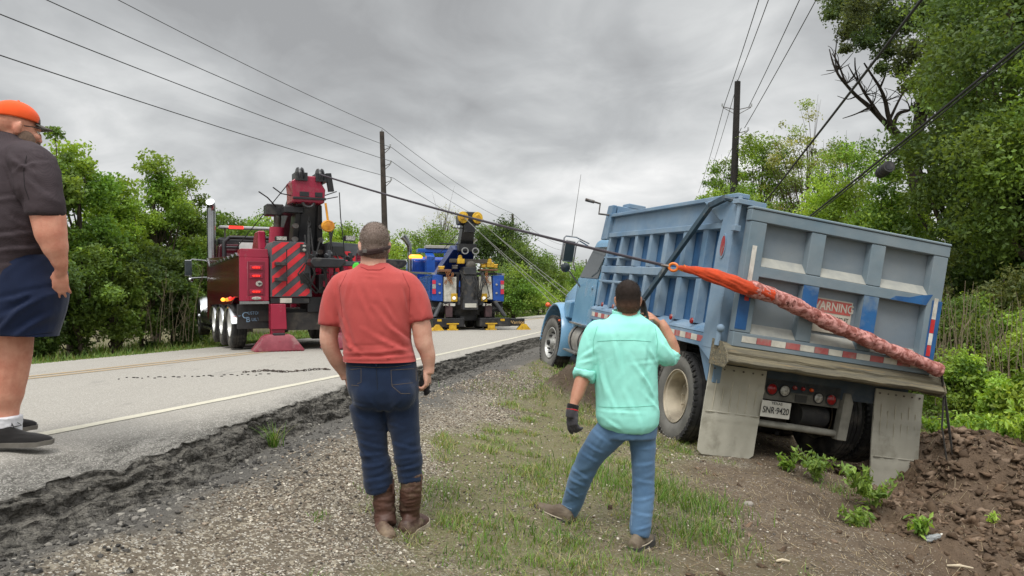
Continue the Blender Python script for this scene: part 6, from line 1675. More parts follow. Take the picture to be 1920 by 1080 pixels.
# boots
BOOT = plain('brown_boot_leather', S(82, 54, 43), .6, c2=S(60, 40, 33), scale=7, dirt=S(150, 132, 108), damt=.18, bump=.003, bscale=30)
SOLE = plain('dusty_crepe_sole', S(176, 166, 148), .8, c2=S(140, 130, 112), scale=14, dirt=S(110, 98, 80), damt=.2)
def boot(name, shaft, heel, toe, cuffpts):
    g = G(); gs_ = G(); f.limb(g, shaft); shoe(g, gs_, heel, toe, .118, .10, .030)
    me = remeshed(g, .007, 4, folds(38, .006, 441, .1, 4)); b_ = link(name, me, BOOT, RM); gs_.build('boot_sole', SOLE, b_, bevel=.006, seg=2)
    g = G(); g.beam(f.p(*cuffpts[0]), f.p(*cuffpts[1]), .022, .006); g.build('pull_tab', BOOT, b_)
gy_ = lambda px, py, Y: f.p(px, py, Y)
h1 = at(733, 1012, 3.98); h1.z = bz.z - .035; t1 = at(688, 975, 4.22); t1.z = bz.z + .0
boot('boot', [(719, 905, RY, 21), (720, 940, RY, 20), (722, 965, RY, 20), (724, 985, RY - .03, 19)], h1 - f.b, t1 - f.b, [(738, 898, RY - .06), (738, 925, RY - .06)])
h2 = at(757, 992, 4.10); h2.z = bz.z - .02; t2 = at(795, 966, 4.31); t2.z = bz.z + .015
boot('boot', [(772, 885, RY, 20.5), (771, 915, RY, 20), (769, 940, RY + .02, 19.5), (768, 965, RY + .05, 18.5)], h2 - f.b, t2 - f.b, [(791, 890, RY - .02), (790, 915, RY - .02)])
hg = thing('rolled_gloves', 'dark rolled gloves held in the right hand of the man in red', 'gloves', at(797, 714, RY + .04))
g = G(); g.ball((0, 0, 0), (.032, .030, .060), 14, 10); g.ball((.006, -.01, .028), (.026, .026, .032), 12, 8); g.tube([(0, 0, -.03), (.012, -.01, -.062), (.0, -.012, -.078)], [.022, .018, .008], 8)
link('glove_bundle', remeshed(g, .006, 2, folds(60, .006, 451)), cloth('dark_glove', S(38, 36, 38), S(24, 23, 25), 30), hg)

# ---- man in the mint shirt, on the phone
TY = 4.66
f = Fig((at(1165, 0, TY).x, TY, at(0, 1015, TY).z))
TM = thing('person', 'man in a mint green shirt and light jeans holding a phone to his right ear', 'person', f.b)
SK2 = skin_mat('tan_skin', S(182, 134, 110), S(162, 112, 90))
g = G()
hc = f.p(1178, 563, TY)
hm = head(g, hc + Vector((0, .01, .0)), math.radians(-8), 1.0)
f.limb(g, [(1178, 575, TY, 19), (1176, 595, TY, 20), (1174, 612, TY, 26)])
f.trunk(g, [(1140, 1215, 615, TY, .08), (1125, 1225, 640, TY, .10), (1135, 1220, 720, TY, .10), (1138, 1218, 785, TY, .09)])
f.limb(g, [(1125, 625, TY, 20), (1108, 660, TY, 16), (1098, 700, TY - .02, 15), (1091, 715, TY - .03, 14), (1084, 735, TY - .06, 12.5), (1076, 758, TY - .09, 8.5), (1073, 768, TY - .10, 8.5)])
f.limb(g, [(1220, 628, TY, 13), (1236, 652, TY - .02, 13), (1253, 670, TY + .02, 13), (1262, 660, TY + .05, 13), (1257, 640, TY + .05, 12.0), (1247, 618, TY + .06, 10), (1238, 603, TY + .08, 8.5)])
f.limb(g, [(1158, 785, TY, 20), (1134, 822, TY + .02, 18), (1112, 850, TY + .06, 15), (1084, 908, TY + .15, 11), (1062, 968, TY + .25, 9)]); f.limb(g, [(1200, 785, TY, 20), (1205, 840, TY, 15), (1205, 930, TY - .02, 11), (1197, 1018, TY - .08, 9)])
hand(g, f.p(1238, 606, TY + .08), f.p(1213, 586, TY + .03) - f.p(1238, 606, TY + .08), (.45, -.5, 1.0), 1.0, thumb=1, curls=(.25, .35, .45, .55), tcurl=.3, spread=.16)
me = remeshed(g, .0052, 3); link('body', me, SK2, TM); eyes(TM, hm, SK2)
# hair: cropped cap, thinning to skin at the nape
g = G(); Mh = hm
g.ball((0, -.013, .038), (.0795, .099, .0915), 26, 18, M=Mh); g.ball((0, -.020, .005), (.0785, .092, .080), 26, 18, M=Mh); g.ball((0, -.030, -.022), (.0750, .0795, .078), 22, 14, M=Mh)
me2 = remeshed(g, .006, 9, lambda P, N: .003 * (fbm(P[:, 0] * 90, P[:, 1] * 90, P[:, 2] * 90, oct=2, seed=9) - .5)); 
cut(me2, Mh @ Vector((0, 0, -.062)), Mh.to_3x3() @ Vector((0, -.25, 1)).normalized()); cut(me2, Mh @ Vector((0, .062, .03)), Mh.to_3x3() @ Vector((0, -1, .35)).normalized())
k = Mt('cropped_dark_hair'); sp_ = k.n.new('ShaderNodeSeparateXYZ'); k.l.new(k.co, sp_.inputs[0])
hz_ = hc.z; fac = k.ramp(sp_.outputs[2], hz_ - .085, hz_ + .01)
c_ = k.mix(fac, S(124, 92, 74), S(44, 36, 32)); c_ = k.mix(k.ramp(k.noise(260, 3), .4, .6, 0, .4), c_, S(34, 28, 26))
hr_ = link('hair', me2, k.fin(c_, .8, 0, k.bump(k.noise(240, 3), .003), .2), TM)
strands('hair_strands', hr_, me2, 3500, .006, [S(52, 42, 36)[:3], S(38, 32, 30)[:3], S(66, 54, 46)[:3]], 4)
# shirt with rolled sleeves and a curved tail
g = G()
f.trunk(g, [(1146, 1199, 588, TY + .01, .058), (1140, 1208, 596, TY, .075), (1124, 1224, 606, TY, .10), (1106, 1232, 624, TY, .122), (1108, 1232, 655, TY, .14), (1113, 1231, 700, TY, .145), (1117, 1232, 745, TY, .148), (1118, 1235, 778, TY - .01, .152), (1122, 1234, 795, TY - .01, .15), (1142, 1222, 808, TY - .02, .12)])
f.limb(g, [(1140, 612, TY, 14), (1118, 622, TY, 20), (1108, 650, TY, 22), (1101, 680, TY - .01, 20.5), (1097, 698, TY - .02, 20)])
f.limb(g, [(1208, 612, TY, 12), (1221, 624, TY, 17), (1232, 645, TY - .02, 18), (1244, 664, TY - .02, 18), (1253, 674, TY + .01, 16)])
me = remeshed(g, .011, 6, both(folds(7, .006, 501, .9, 3, 1.2), creases(f, TY, [(1139, 617, 1155, 690, 6, 7), (1178, 672, 1213, 726, 5, 9), (1180, 679, 1233, 676, 3, 5), (1120, 670, 1134, 750, 5, 8), (1192, 690, 1219, 742, 4, 8), (1119, 766, 1196, 769, 3, 6), (1228, 680, 1208, 650, 4, 8), (1092, 668, 1114, 652, 4, 8), (1086, 680, 1112, 672, 4, 7), (1124, 700, 1150, 770, 5, 6), (1200, 735, 1232, 770, 5, 7), (1160, 720, 1190, 790, 6, 6), (1148, 640, 1160, 700, 5, 5), (1205, 640, 1200, 690, 5, 5), (1130, 780, 1160, 800, 4, 5), (1236, 640, 1256, 668, 4, 7), (1100, 640, 1112, 690, 4, 6)])))
k = Mt('mint_cotton'); b = k.mix(k.noise(9, 4), S(158, 230, 216), S(142, 218, 204)); 
b = k.mix(k.ramp(k.noise(12, 5, .6), .66, .72, 0, .25), b, S(96, 168, 152))
n_ = k.bump(k.noise(18, 3, .5, .6, (1, 1, .5)), .002); MINT = k.fin(b, .85, 0, k.bump(k.noise(900, 2), .0005, 1, n_), .2)
sh = link('shirt', me, MINT, TM); bs = bvh_of(sh)
g = G(); f.limb(g, [(1098, 692, TY - .02, 21.5), (1096, 703, TY - .02, 22), (1093, 711, TY - .03, 21)]); me = remeshed(g, .009, 3, folds(60, .006, 520, .2, 5)); link('rolled_cuff', me, MINT, sh)
g = G(); f.limb(g, [(1252, 678, TY + .0, 14), (1258, 669, TY + .02, 15.5), (1262, 660, TY + .03, 15)]); me = remeshed(g, .009, 3, folds(60, .006, 523, .2, 5)); link('rolled_cuff', me, MINT, sh)
g = G(); R = []
for yq, q in ((-.018, 1.02), (.016, 1.0), (.018, .93), (-.01, .95)):
    c = f.p(1174, 587, TY + .012); R.append([c + Vector((.088 * q * math.cos(a_), .068 * q * math.sin(a_), yq + .012 * math.sin(a_))) for a_ in np.linspace(0, 2 * math.pi, 29)[:-1]])
g.rings(R + [R[0]], caps=False); g.build('collar', MINT, sh)
MSE = cloth('mint_seam', S(112, 186, 168), S(104, 178, 160), 8)
seam('stitching', f, sh, bs, [(1120, 640), (1150, 638), (1190, 638), (1226, 641)], MSE, .0013); seam('stitching', f, sh, bs, [(1120, 612), (1112, 640), (1114, 670)], MSE, .0013); seam('stitching', f, sh, bs, [(1228, 612), (1233, 640), (1231, 668)], MSE, .0013)
seam('stitching', f, sh, bs, [(1118, 762), (1150, 764), (1190, 763), (1232, 760)], MSE, .0012)
# light jeans
g = G()
f.trunk(g, [(1124, 1232, 775, TY, .125), (1124, 1232, 800, TY, .135), (1130, 1230, 820, TY, .13)])
f.limb(g, [(1155, 800, TY, 31), (1134, 822, TY + .02, 29), (1112, 850, TY + .06, 24.5), (1096, 878, TY + .10, 22), (1084, 908, TY + .15, 20.5), (1075, 938, TY + .2, 18.5), (1067, 960, TY + .24, 16.5)])
f.limb(g, [(1201, 800, TY, 30), (1205, 832, TY, 24.5), (1206, 870, TY, 21.5), (1206, 905, TY, 20.5), (1205, 940, TY - .02, 20), (1202, 975, TY - .05, 19.5), (1198, 1005, TY - .07, 18)])
me = remeshed(g, .010, 5, both(folds(16, .007, 541, .35, 4, 1.2, lambda P: .2 + .8 * np.clip((f.p(0, 830, TY).z - P[:, 2]) / .3, 0, 1)), creases(f, TY, [(1104, 803, 1134, 824, 4, 10), (1094, 831, 1126, 846, 4, 10), (1088, 850, 1120, 866, 4, 9), (1072, 882, 1106, 906, 4, 11), (1066, 904, 1101, 918, 4, 11), (1060, 926, 1090, 942, 3, 10), (1150, 812, 1180, 800, 4, 8), (1186, 872, 1224, 864, 4, 9), (1186, 896, 1224, 904, 4, 9), (1185, 935, 1224, 927, 4, 11), (1184, 956, 1222, 962, 4, 10), (1183, 985, 1218, 976, 3, 10), (1184, 840, 1222, 836, 4, 7), (1128, 812, 1112, 850, 4, 6)], .55)))
DEN2 = cloth('light_denim', S(92, 122, 152), S(70, 100, 132), 7, 1100, .006)
jn = link('jeans', me, DEN2, TM); bj = bvh_of(jn)
LTH = plain('pale_seam', S(128, 150, 170), .9)
seam('stitching', f, jn, bj, [(1182, 835), (1185, 880), (1186, 930), (1184, 990)], LTH, .0013); seam('stitching', f, jn, bj, [(1053, 945), (1066, 952), (1079, 957)], LTH, .0014); seam('stitching', f, jn, bj, [(1181, 1004), (1196, 1010), (1210, 1006)], LTH, .0014)
BROWN = plain('work_shoe', S(98, 84, 70), .75, c2=S(76, 66, 56), scale=9, dirt=S(124, 112, 94), damt=.25, bump=.003)
BSOLE = plain('dark_shoe_sole', S(70, 66, 62), .85, c2=S(52, 50, 48)); WELT = plain('pale_welt', S(156, 146, 128), .8)
def wshoe(heel, toe, tilt=0.):
    g = G(); gs_ = G(); shoe(g, gs_, heel, toe, .104, .085, .032)
    me = remeshed(g, .007, 3, folds(50, .003, 560)); s_ = link('shoe', me, BROWN, TM); gs_.build('shoe_sole', BSOLE, s_, bevel=.008)
    g = G(); h_, t_ = Vector(heel), Vector(toe); d_ = (t_ - h_); L_ = d_.length; d_.normalize(); sd_ = Vector((d_.y, -d_.x, 0)).normalized(); pts = []
    for a_ in np.linspace(0, 2 * math.pi, 33): pts.append(h_ + d_ * (L_ * (.5 - .5 * math.cos(a_))) + sd_ * (.053 * math.sin(a_)) + Vector((0, 0, .034)))
    g.tube(pts, .004, 5, caps=False); g.build('welt', WELT, s_)
gz_ = lambda px, py, Y: at(px, py, Y) - f.b
h1 = at(1070, 985, 4.80); t1 = at(1027, 965, 4.93); h1.z = at(0, 985, 4.80).z; wshoe(h1 - f.b, t1 - f.b + (t1 - h1).normalized() * .10)
h2 = at(1186, 1037, 4.50); t2 = at(1214, 1017, 4.70); wshoe(h2 - f.b, t2 - f.b + Vector((.02, .03, 0)))
# work glove on the left hand
g = G(); GL = cloth('grey_knit_glove', S(74, 72, 76), S(52, 50, 54), 30, 600, .003)
wv_ = f.p(1073, 768, TY - .10)
Mx, tips = hand(g, wv_, (-.02, -.10, -1), (-.75, -.65, 0), 1.08, thumb=1, curls=(.35, .55, .62, .6), tcurl=.4, rad=1.16)
f.limb(g, [(1075, 760, TY - .09, 10.5), (1072, 772, TY - .10, 11), (1071, 782, TY - .10, 11)])
link('work_glove', remeshed(g, .0055, 2), GL, TM)
g = G(); f.limb(g, [(1075, 758, TY - .09, 11.4), (1073, 767, TY - .095, 11.6)]); link('glove_cuff', remeshed(g, .006, 1), cloth('black_cuff', S(30, 28, 28), S(22, 20, 20)), TM)
g = G(); f.limb(g, [(1073.5, 767, TY - .095, 11.9), (1073, 770, TY - .097, 11.9)]); link('red_trim', remeshed(g, .005, 1), cloth('red_trim', S(190, 36, 40), S(160, 28, 32)), TM)
ph = thing('mobile_phone', 'dark mobile phone held to the ear of the man in mint', 'phone', at(1208, 584, TY + .04))
g = G(); Mp = Matrix.Rotation(math.radians(-12), 4, 'Y') @ Matrix.Rotation(math.radians(-70), 4, 'Z')
g.box(-.036, .036, -.005, .005, -.075, .075, M=Mp); g.build('case', M['black'], ph, bevel=.004, seg=2)
g = G(); g.box(-.030, -.010, -.0065, -.005, .045, .068, M=Mp); g.build('camera_bump', GLASS, ph, bevel=.001)

# ---- man in the orange cap at the left edge, hand in pocket
LY = 3.95
f = Fig((at(5, 0, LY).x, LY, at(0, 840, LY).z))
LM = thing('person', 'bearded man in orange cap, dark shirt and navy shorts at the road edge', 'person', f.b)
SK3 = skin_mat('sunburnt_skin', S(214, 156, 132), S(196, 130, 108))
g = G()
yawL = math.radians(-33)
hc = f.p(30, 242, LY)
hm = head(g, hc, yawL, 1.10, pitch=math.radians(-4), jaw=1.25)
f.limb(g, [(18, 258, LY, 34), (8, 285, LY, 40), (0, 310, LY, 52)])
f.trunk(g, [(-60, 70, 300, LY, .14), (-95, 85, 360, LY, .17), (-105, 92, 450, LY, .19), (-100, 95, 540, LY, .18)])
f.limb(g, [(66, 320, LY - .12, 32), (80, 370, LY - .14, 32), (90, 405, LY - .15, 30), (95, 435, LY - .15, 28), (103, 462, LY - .14, 23), (111, 488, LY - .12, 15), (115, 503, LY - .10, 11), (112, 515, LY - .08, 10)])
hand(g, f.p(112, 508, LY - .09), (-.1, .25, -1), (.3, -.9, 0), 1.0, thumb=1, curls=(.2, .2, .25, .3))
f.limb(g, [(-80, 330, LY + .2, 30), (-85, 420, LY + .22, 26), (-60, 500, LY + .15, 14)])
# legs
f.limb(g, [(14, 560, LY - .03, 54), (15, 620, LY - .03, 43), (18, 655, LY - .03, 38), (10, 700, LY - .03, 38), (6, 735, LY - .03, 35), (6, 772, LY - .02, 26), (8, 800, LY - .02, 21), (8, 815, LY - .02, 20)])
f.limb(g, [(-30, 560, LY + .18, 58), (-25, 640, LY + .18, 42), (-22, 700, LY + .18, 40), (-14, 780, LY + .18, 24), (-12, 800, LY + .18, 21)])
me = remeshed(g, .0065, 4); link('body', me, SK3, LM); eyes(LM, hm, SK3)
g = G(); g.ball((0, .036, -.088), (.068, .066, .060), 16, 12, M=hm); g.ball((0, .070, -.118), (.036, .034, .045), 12, 10, M=hm); g.ball((0, .098, -.050), (.032, .013, .010), 12, 8, M=hm)
for sx in (-1, 1): g.ball((sx * .064, .022, -.055), (.020, .042, .044), 12, 8, M=hm)
k = Mt('grey_beard'); link('beard', remeshed(g, .006, 2, lambda P, N: .004 * (fbm(P[:, 0] * 70, P[:, 1] * 70, P[:, 2] * 40, oct=2, seed=4) - .3)), k.fin(k.mix(k.noise(120, 3), S(128, 104, 88), S(92, 76, 66)), .9, 0, k.bump(k.noise(160, 3), .004)), LM)
# cap
ORC = cloth('orange_cap_cloth', S(236, 92, 40), S(222, 80, 32), 8, 800, .003); GRC = cloth('grey_cap_cloth', S(92, 88, 82), S(76, 73, 68), 8, 800, .003)
g = G(); g.ball((0, -.008, .048), (.0855, .110, .088), 28, 18, M=hm); me_ = g.mesh('cap'); cut(me_, hm @ Vector((0, 0, .040)), hm.to_3x3() @ Vector((0, 0, 1)))
me_b = me_.copy(); cut(me_, hm @ Vector((0, .058, 0)), hm.to_3x3() @ Vector((0, -1, .35))); cut(me_b, hm @ Vector((0, .058, 0)), hm.to_3x3() @ Vector((0, 1, -.35)))
cap = link('cap', me_, ORC, LM); cap.modifiers.new('s', 'SOLIDIFY').thickness = .003
o_ = link('front_panel', me_b, GRC, cap); o_.modifiers.new('s', 'SOLIDIFY').thickness = .003
g = G(); V = []
for i in range(13):
    u = -1 + i / 6; 
    for j in range(6):
        v = j / 5; V.append(Vector((u * .074 * (1 - .15 * v), .082 - .030 * u * u + v * .082 * (1 - .55 * u * u), .044 - .018 * u * u - .012 * v)))
Fs = [(i * 6 + j, i * 6 + j + 1, (i + 1) * 6 + j + 1, (i + 1) * 6 + j) for i in range(12) for j in range(5)]
g.add(V, Fs, M=hm); o_ = g.build('brim', GRC, cap); o_.modifiers.new('s', 'SOLIDIFY').thickness = .004
g = G(); g.tube([hm @ Vector((.035 * math.cos(a_), -.116, .052 + .035 * math.sin(a_))) for a_ in np.linspace(0, math.pi, 12)], .003, 5); g.prism([(.034 * math.cos(a_), .05 + .032 * math.sin(a_)) for a_ in np.linspace(0, math.pi, 12)], 'y', -.1165, -.105, M=hm)
g.build('strap_opening', GRC, cap)
g = G(); g.ball((0, 0, .137), .007, 8, 6, M=hm); g.build('button', ORC, cap)
g = G(); g.tube([hm @ Vector((.079, .0, .006)), hm @ Vector((.080, .05, .012)), hm @ Vector((.070, .088, .012)), hm @ Vector((.05, .10, .012))], .003, 5); g.build('spectacle_arm', INK, LM)
g = G(); f.trunk(g, [(-30, 42, 252, LY, .085), (-45, 62, 268, LY, .11), (-72, 82, 292, LY, .16), (-96, 96, 335, LY, .20), (-112, 106, 400, LY, .225), (-118, 106, 450, LY, .235), (-120, 96, 490, LY, .24), (-118, 90, 545, LY, .24)], pw=2.2)
f.limb(g, [(30, 290, LY - .06, 26), (60, 308, LY - .11, 40), (72, 345, LY - .14, 40), (84, 375, LY - .16, 33), (85, 404, LY - .16, 32)])
f.limb(g, [(-60, 300, LY + .12, 30), (-84, 340, LY + .18, 36), (-86, 400, LY + .2, 34)])
me = remeshed(g, .013, 6, both(folds(9, .009, 601, -.35, 3.5, 1.2), creases(f, LY - .15, [(40, 303, 76, 326, 5, 12), (44, 326, 84, 310, 5, 12), (50, 350, 60, 396, 5, 9), (0, 450, 56, 438, 6, 12), (-10, 476, 76, 462, 6, 13), (10, 502, 84, 484, 5, 10), (20, 400, 50, 430, 6, 9), (0, 380, 40, 372, 6, 8), (70, 340, 104, 372, 6, 8), (10, 300, 36, 350, 6, 7)])))
k = Mt('charcoal_shirt_cloth'); gs2 = k.n.new('ShaderNodeTexChecker'); gs2.inputs['Scale'].default_value = 260; k.l.new(k.co, gs2.inputs['Vector'])
b = k.mix(.35, k.mix(k.noise(6, 4), S(66, 56, 60), S(48, 42, 46)), k.mix(gs2.outputs['Fac'], S(80, 68, 72), S(44, 38, 42)))
CHS = k.fin(b, .8, 0, k.bump(k.noise(18, 3, .5, 1), .003), .25)
cut(me, f.p(20, 517, LY - .2), Vector((-.42, 0, 1)))
sh = link('shirt', me, CHS, LM); bs = bvh_of(sh)
g = G(); R = []
for yq, q in ((-.02, 1.10), (.022, .98), (.026, .90), (-.01, .98)):
    c = f.p(8, 258, LY); R.append([c + Vector((.105 * q * math.cos(a_), .095 * q * math.sin(a_), yq - .022 * math.cos(a_))) for a_ in np.linspace(0, 2 * math.pi, 29)[:-1]])
g.rings(R + [R[0]], caps=False); g.build('collar', CHS, sh)
DSE = cloth('charcoal_seam', S(36, 32, 34), S(30, 27, 29), 8); seam('stitching', f, sh, bs, [(48, 396), (80, 404), (116, 403)], DSE, .0018); seam('stitching', f, sh, bs, [(50, 292), (44, 320), (46, 350), (56, 380)], DSE, .0015)
g = G(); f.trunk(g, [(-115, 104, 480, LY, .20), (-118, 114, 505, LY, .21), (-118, 119, 540, LY - .01, .215), (-108, 114, 580, LY - .02, .21), (-96, 100, 625, LY - .03, .20), (-92, 94, 670, LY - .03, .19)])
NAVY = cloth('navy_cloth', S(24, 36, 64), S(18, 28, 52), 6, 800, .005)
sm_ = remeshed(g, .012, 5, both(folds(6, .008, 621, .75, 3.0, 1.2), creases(f, LY - .2, [(0, 624, 40, 575, 7, 14), (0, 603, 72, 551, 7, 14), (22, 634, 72, 586, 6, 13), (62, 625, 121, 568, 7, 14), (-10, 572, 90, 537, 6, 11), (40, 560, 110, 540, 5, 9), (90, 600, 118, 560, 5, 9)]))); cut(sm_, f.p(50, 633, LY - .2), Vector((.06, 0, 1)))
sho = link('shorts', sm_, NAVY, LM); bs = bvh_of(sho)
seam('stitching', f, sho, bs, [(-2, 628), (40, 630), (104, 622)], cloth('navy_seam', S(18, 26, 48), S(14, 22, 40)), .0016)
g = G(); f.limb(g, [(7, 781, LY - .02, 31), (8, 800, LY - .02, 28.5), (9, 822, LY - .02, 27)]); link('sock', remeshed(g, .007, 2, folds(60, .004, 631)), cloth('white_sock', S(222, 222, 226), S(200, 200, 206), 12), LM)
g = G(); f.limb(g, [(-14, 780, LY + .18, 25), (-12, 805, LY + .18, 23)]); link('sock', remeshed(g, .007, 2), bpy.data.materials['white_sock'], LM)
BLK = cloth('black_knit_shoe', S(38, 36, 36), S(28, 27, 27), 14, 500, .003); GSO = plain('grey_rubber_sole', S(112, 108, 100), .8, c2=S(88, 84, 78), scale=12)
for h_, t_ in ((at(-38, 838, LY - .10), at(97, 834, LY + .0)), (at(-50, 808, LY + .16), at(68, 806, LY + .30))):
    g = G(); gs_ = G(); shoe(g, gs_, h_ - f.b, t_ - f.b, .112, .098, .024); s_ = link('shoe', remeshed(g, .007, 3, folds(40, .003, 641)), BLK, LM); gs_.build('shoe_sole', GSO, s_, bevel=.006, seg=2)
    g = G(); d_ = (t_ - h_).normalized(); c_ = h_.lerp(t_, .44) - f.b + Vector((0, 0, .10))
    for q in (-1, 1): g.tube([c_, c_ + Vector((.012, q * .02, .022)), c_ + Vector((.03, q * .03, .004)), c_ + Vector((.008, 0, 0))], .0028, 5)
    for j in range(4): p_ = c_ + d_ * (.014 * j) - Vector((0, 0, .009 * j)); g.tube([p_ + Vector((0, -.022, -.006)), p_, p_ + Vector((0, .022, -.006))], .0025, 5)
    g.build('laces', INK, s_)
# ------------------------------------------------------------------ trees, shrubs, weeds, poles
trng = np.random.default_rng(11)
BARK = plain('bark', S(84, 74, 62), .95, c2=S(58, 50, 42), scale=7, bump=.02, bscale=16); BARKD = plain('dark_bark', S(58, 50, 44), .95, c2=S(40, 34, 30), scale=7, bump=.02, bscale=16)
def leaves_mesh(name, P, size, tint, up=.5, aspect=.6):
    n = len(P); a = trng.normal(size=(n, 3)); a /= np.linalg.norm(a, axis=1)[:, None]
    nn = trng.normal(size=(n, 3)) + np.array([0, 0, up * 2]); nn -= a * (nn * a).sum(1)[:, None]; nn /= np.linalg.norm(nn, axis=1)[:, None]
    b = np.cross(nn, a); s = size[:, None]
    V = np.stack([P - a * s * .5, P + b * s * aspect * .5 - a * s * .05 + nn * s * .08, P + a * s * .5, P - b * s * aspect * .5 - a * s * .05 + nn * s * .08], 1).reshape(-1, 3)
    me = fast_mesh(name, V, np.arange(4 * n).reshape(-1, 4), False)
    vattr(me, 'tint', np.repeat(tint, 4, 0)); return me
def clumps(C, R, per, flat=.75):
    """points gathered in leafy clumps"""
    n = len(C); m = np.asarray(per) if np.ndim(per) else np.full(n, per)
    idx = np.repeat(np.arange(n), m); d = trng.normal(size=(len(idx), 3)); d /= np.linalg.norm(d, axis=1)[:, None]
    r = trng.random(len(idx)) ** .45
    # each clump is itself a few sprays
    ph = trng.random((n, 3)) * 6.28
    lob = 1 + .35 * np.sin(d[:, 0] * 4 + ph[idx, 0]) * np.sin(d[:, 1] * 4 + ph[idx, 1]) + .2 * np.sin(d[:, 2] * 6 + ph[idx, 2])
    return C[idx] + d * (r * lob * R[idx])[:, None] * np.array([1, 1, flat]), idx
GREENS = dict(
    spring=[(.10, .17, .030), (.075, .14, .025), (.14, .21, .040)],
    lime=[(.16, .24, .040), (.13, .21, .035), (.20, .27, .055)],
    mid=[(.062, .098, .022), (.082, .12, .028), (.048, .080, .018)],
    dark=[(.034, .056, .016), (.046, .070, .020), (.026, .043, .014)],
    olive=[(.085, .10, .032), (.06, .08, .026), (.11, .12, .045)],
    young=[(.15, .17, .05), (.11, .15, .045), (.18, .19, .08)])
GREENS = {a: [tuple(min(.6, x * {'dark': 2.9, 'mid': 2.25, 'olive': 1.7}.get(a, 1.6)) for x in c) for c in b] for a, b in GREENS.items()}
def tree(label, base, H, W, kind='mid', n=14000, leaf=.09, cl=None, crown0=.15, seed=1, dens=1., trunk_r=.14, name='broadleaf_tree', group=None, cat='tree', lean=(0, 0), shape=1.0, bark=None, sparse=0., limbs=None):
    """trunk with limbs reaching the clumps of the crown"""
    rg = np.random.default_rng(seed); base = Vector(base)
    o = thing(name, label, cat, base, (0, 0, 0), group)
    K = cl or int((26 + 10 * H / 5) * (1 + 1.2 * sparse))
    # clump centres: through an egg-shaped crown, pushed outward
    d = rg.normal(size=(K, 3)); d /= np.linalg.norm(d, axis=1)[:, None]
    r = .35 + .65 * rg.random(K) ** .6
    zc = H * (crown0 + (1 - crown0) * .5); hz = H * (1 - crown0) * .5
    wob = 1 + .30 * np.sin(np.arctan2(d[:, 1], d[:, 0]) * 3 + seed) * rg.random(K) + .25 * (rg.random(K) - .5)
    C = np.stack([d[:, 0] * r * wob * W / 2, d[:, 1] * r * wob * W / 2, zc + d[:, 2] * r * hz * .96], 1)
    C[:, 0] *= 1 - .35 * shape * np.clip((C[:, 2] - zc) / hz, -1, 1) ** 2; C[:, 1] *= 1 - .35 * shape * np.clip((C[:, 2] - zc) / hz, -1, 1) ** 2
    C += np.array([lean[0], lean[1], 0]) * (C[:, 2:3] / H)
    R = (W * .16 + .12) * (.55 + .8 * rg.random(K)) * (1 - .5 * sparse)
    per = np.maximum(20, (n / K * (R / R.mean()) ** 2 * (.6 + .8 * rg.random(K)))).astype(int)
    P, idx = clumps(C, R, per)
    cols = np.array(GREENS[kind]); base_c = cols[rg.integers(0, len(cols), K)] * (.62 + .76 * rg.random((K, 1)))
    tint = base_c[idx] * (.7 + .6 * trng.random((len(idx), 1)))
    sz = leaf * (.6 + .8 * trng.random(len(idx)))
    keep = P[:, 2] > .05
    me = leaves_mesh('crown', P[keep], sz[keep], tint[keep]); link('crown', me, LEAF, o)
    g = G(); top = Vector((lean[0] * .8, lean[1] * .8, H * .82)); tp = []
    for t in np.linspace(0, 1, 9): tp.append(Vector((lean[0] * t * .8 + .12 * W / 4 * math.sin(t * 5 + seed), lean[1] * t * .8 + .1 * W / 4 * math.cos(t * 4 + seed), H * .82 * t - .3 * (t == 0))))
    g.tube(tp, [trunk_r * (1 - .85 * t) + .01 for t in np.linspace(0, 1, 9)], 8)
    order = rg.permutation(K)[:limbs or min(K, 26)]
    for j in order:
        c = Vector(C[j]); tt = np.clip(c.z / (H * .82) * .65 - .05, .08, .95); q = tt * 8; i0 = int(q); p0 = tp[i0].lerp(tp[min(8, i0 + 1)], q - i0)
        m = p0.lerp(c, .5) + Vector((rg.normal() * .12, rg.normal() * .12, -.06 * (c - p0).length + rg.normal() * .08))
        r0 = trunk_r * (1 - .85 * tt) * .5 + .006
        g.tube([p0, p0.lerp(m, .5) + Vector((0, 0, -.03)), m, m.lerp(c, .55) + Vector((rg.normal() * .06, 0, .05)), c], [r0, r0 * .8, r0 * .6, r0 * .38, .006], 5)
        if sparse:
            for _ in range(4): e = c + Vector(rg.normal(size=3)) * float(R[j]) * .9; e.z += .2; g.tube([m, m.lerp(e, .6) + Vector((0, 0, .06)), e], [r0 * .4, r0 * .25, .004], 4)
    g.build('trunk', bark or BARK, o)
    return o
def gbase(px, Y, dz=0.):
    X = (px - 960) / F * Y; return Vector((X, Y, float(ground_z(X, Y, False)) + dz))
def topH(py, Y, bz_): return 1.5 + (565 - py) / F * Y - bz_
def T(label, px, py, Y, wpx, kind, n, leaf, seed, **kw):
    b = gbase(px, Y); return tree(label, b, topH(py, Y, b.z), wpx * Y / F, kind, n, leaf, seed=seed, **kw)
GL_ = 'trees along the left side of the road'; GM_ = 'trees beyond the tow trucks'; GR_ = 'trees on the right bank'
T('tall thin tree just above the orange cap at the left frame edge', 8, 150, 18.5, 90, 'mid', 9000, .10, 21, group=GL_)
T('pointed green tree right behind the man in the orange cap', 88, 222, 17.5, 120, 'mid', 14000, .10, 22, group=GL_)
T('bright leafy tree to the right of the orange-capped man', 142, 262, 18.5, 150, 'spring', 22000, .10, 23, group=GL_)
T('lime green tree second to the right of the orange-capped man', 222, 296, 20.5, 130, 'lime', 20000, .10, 24, group=GL_)
T('mid green tree with an uneven top midway between the orange-capped man and the maroon truck', 292, 288, 23, 120, 'spring', 18000, .10, 25, group=GL_)
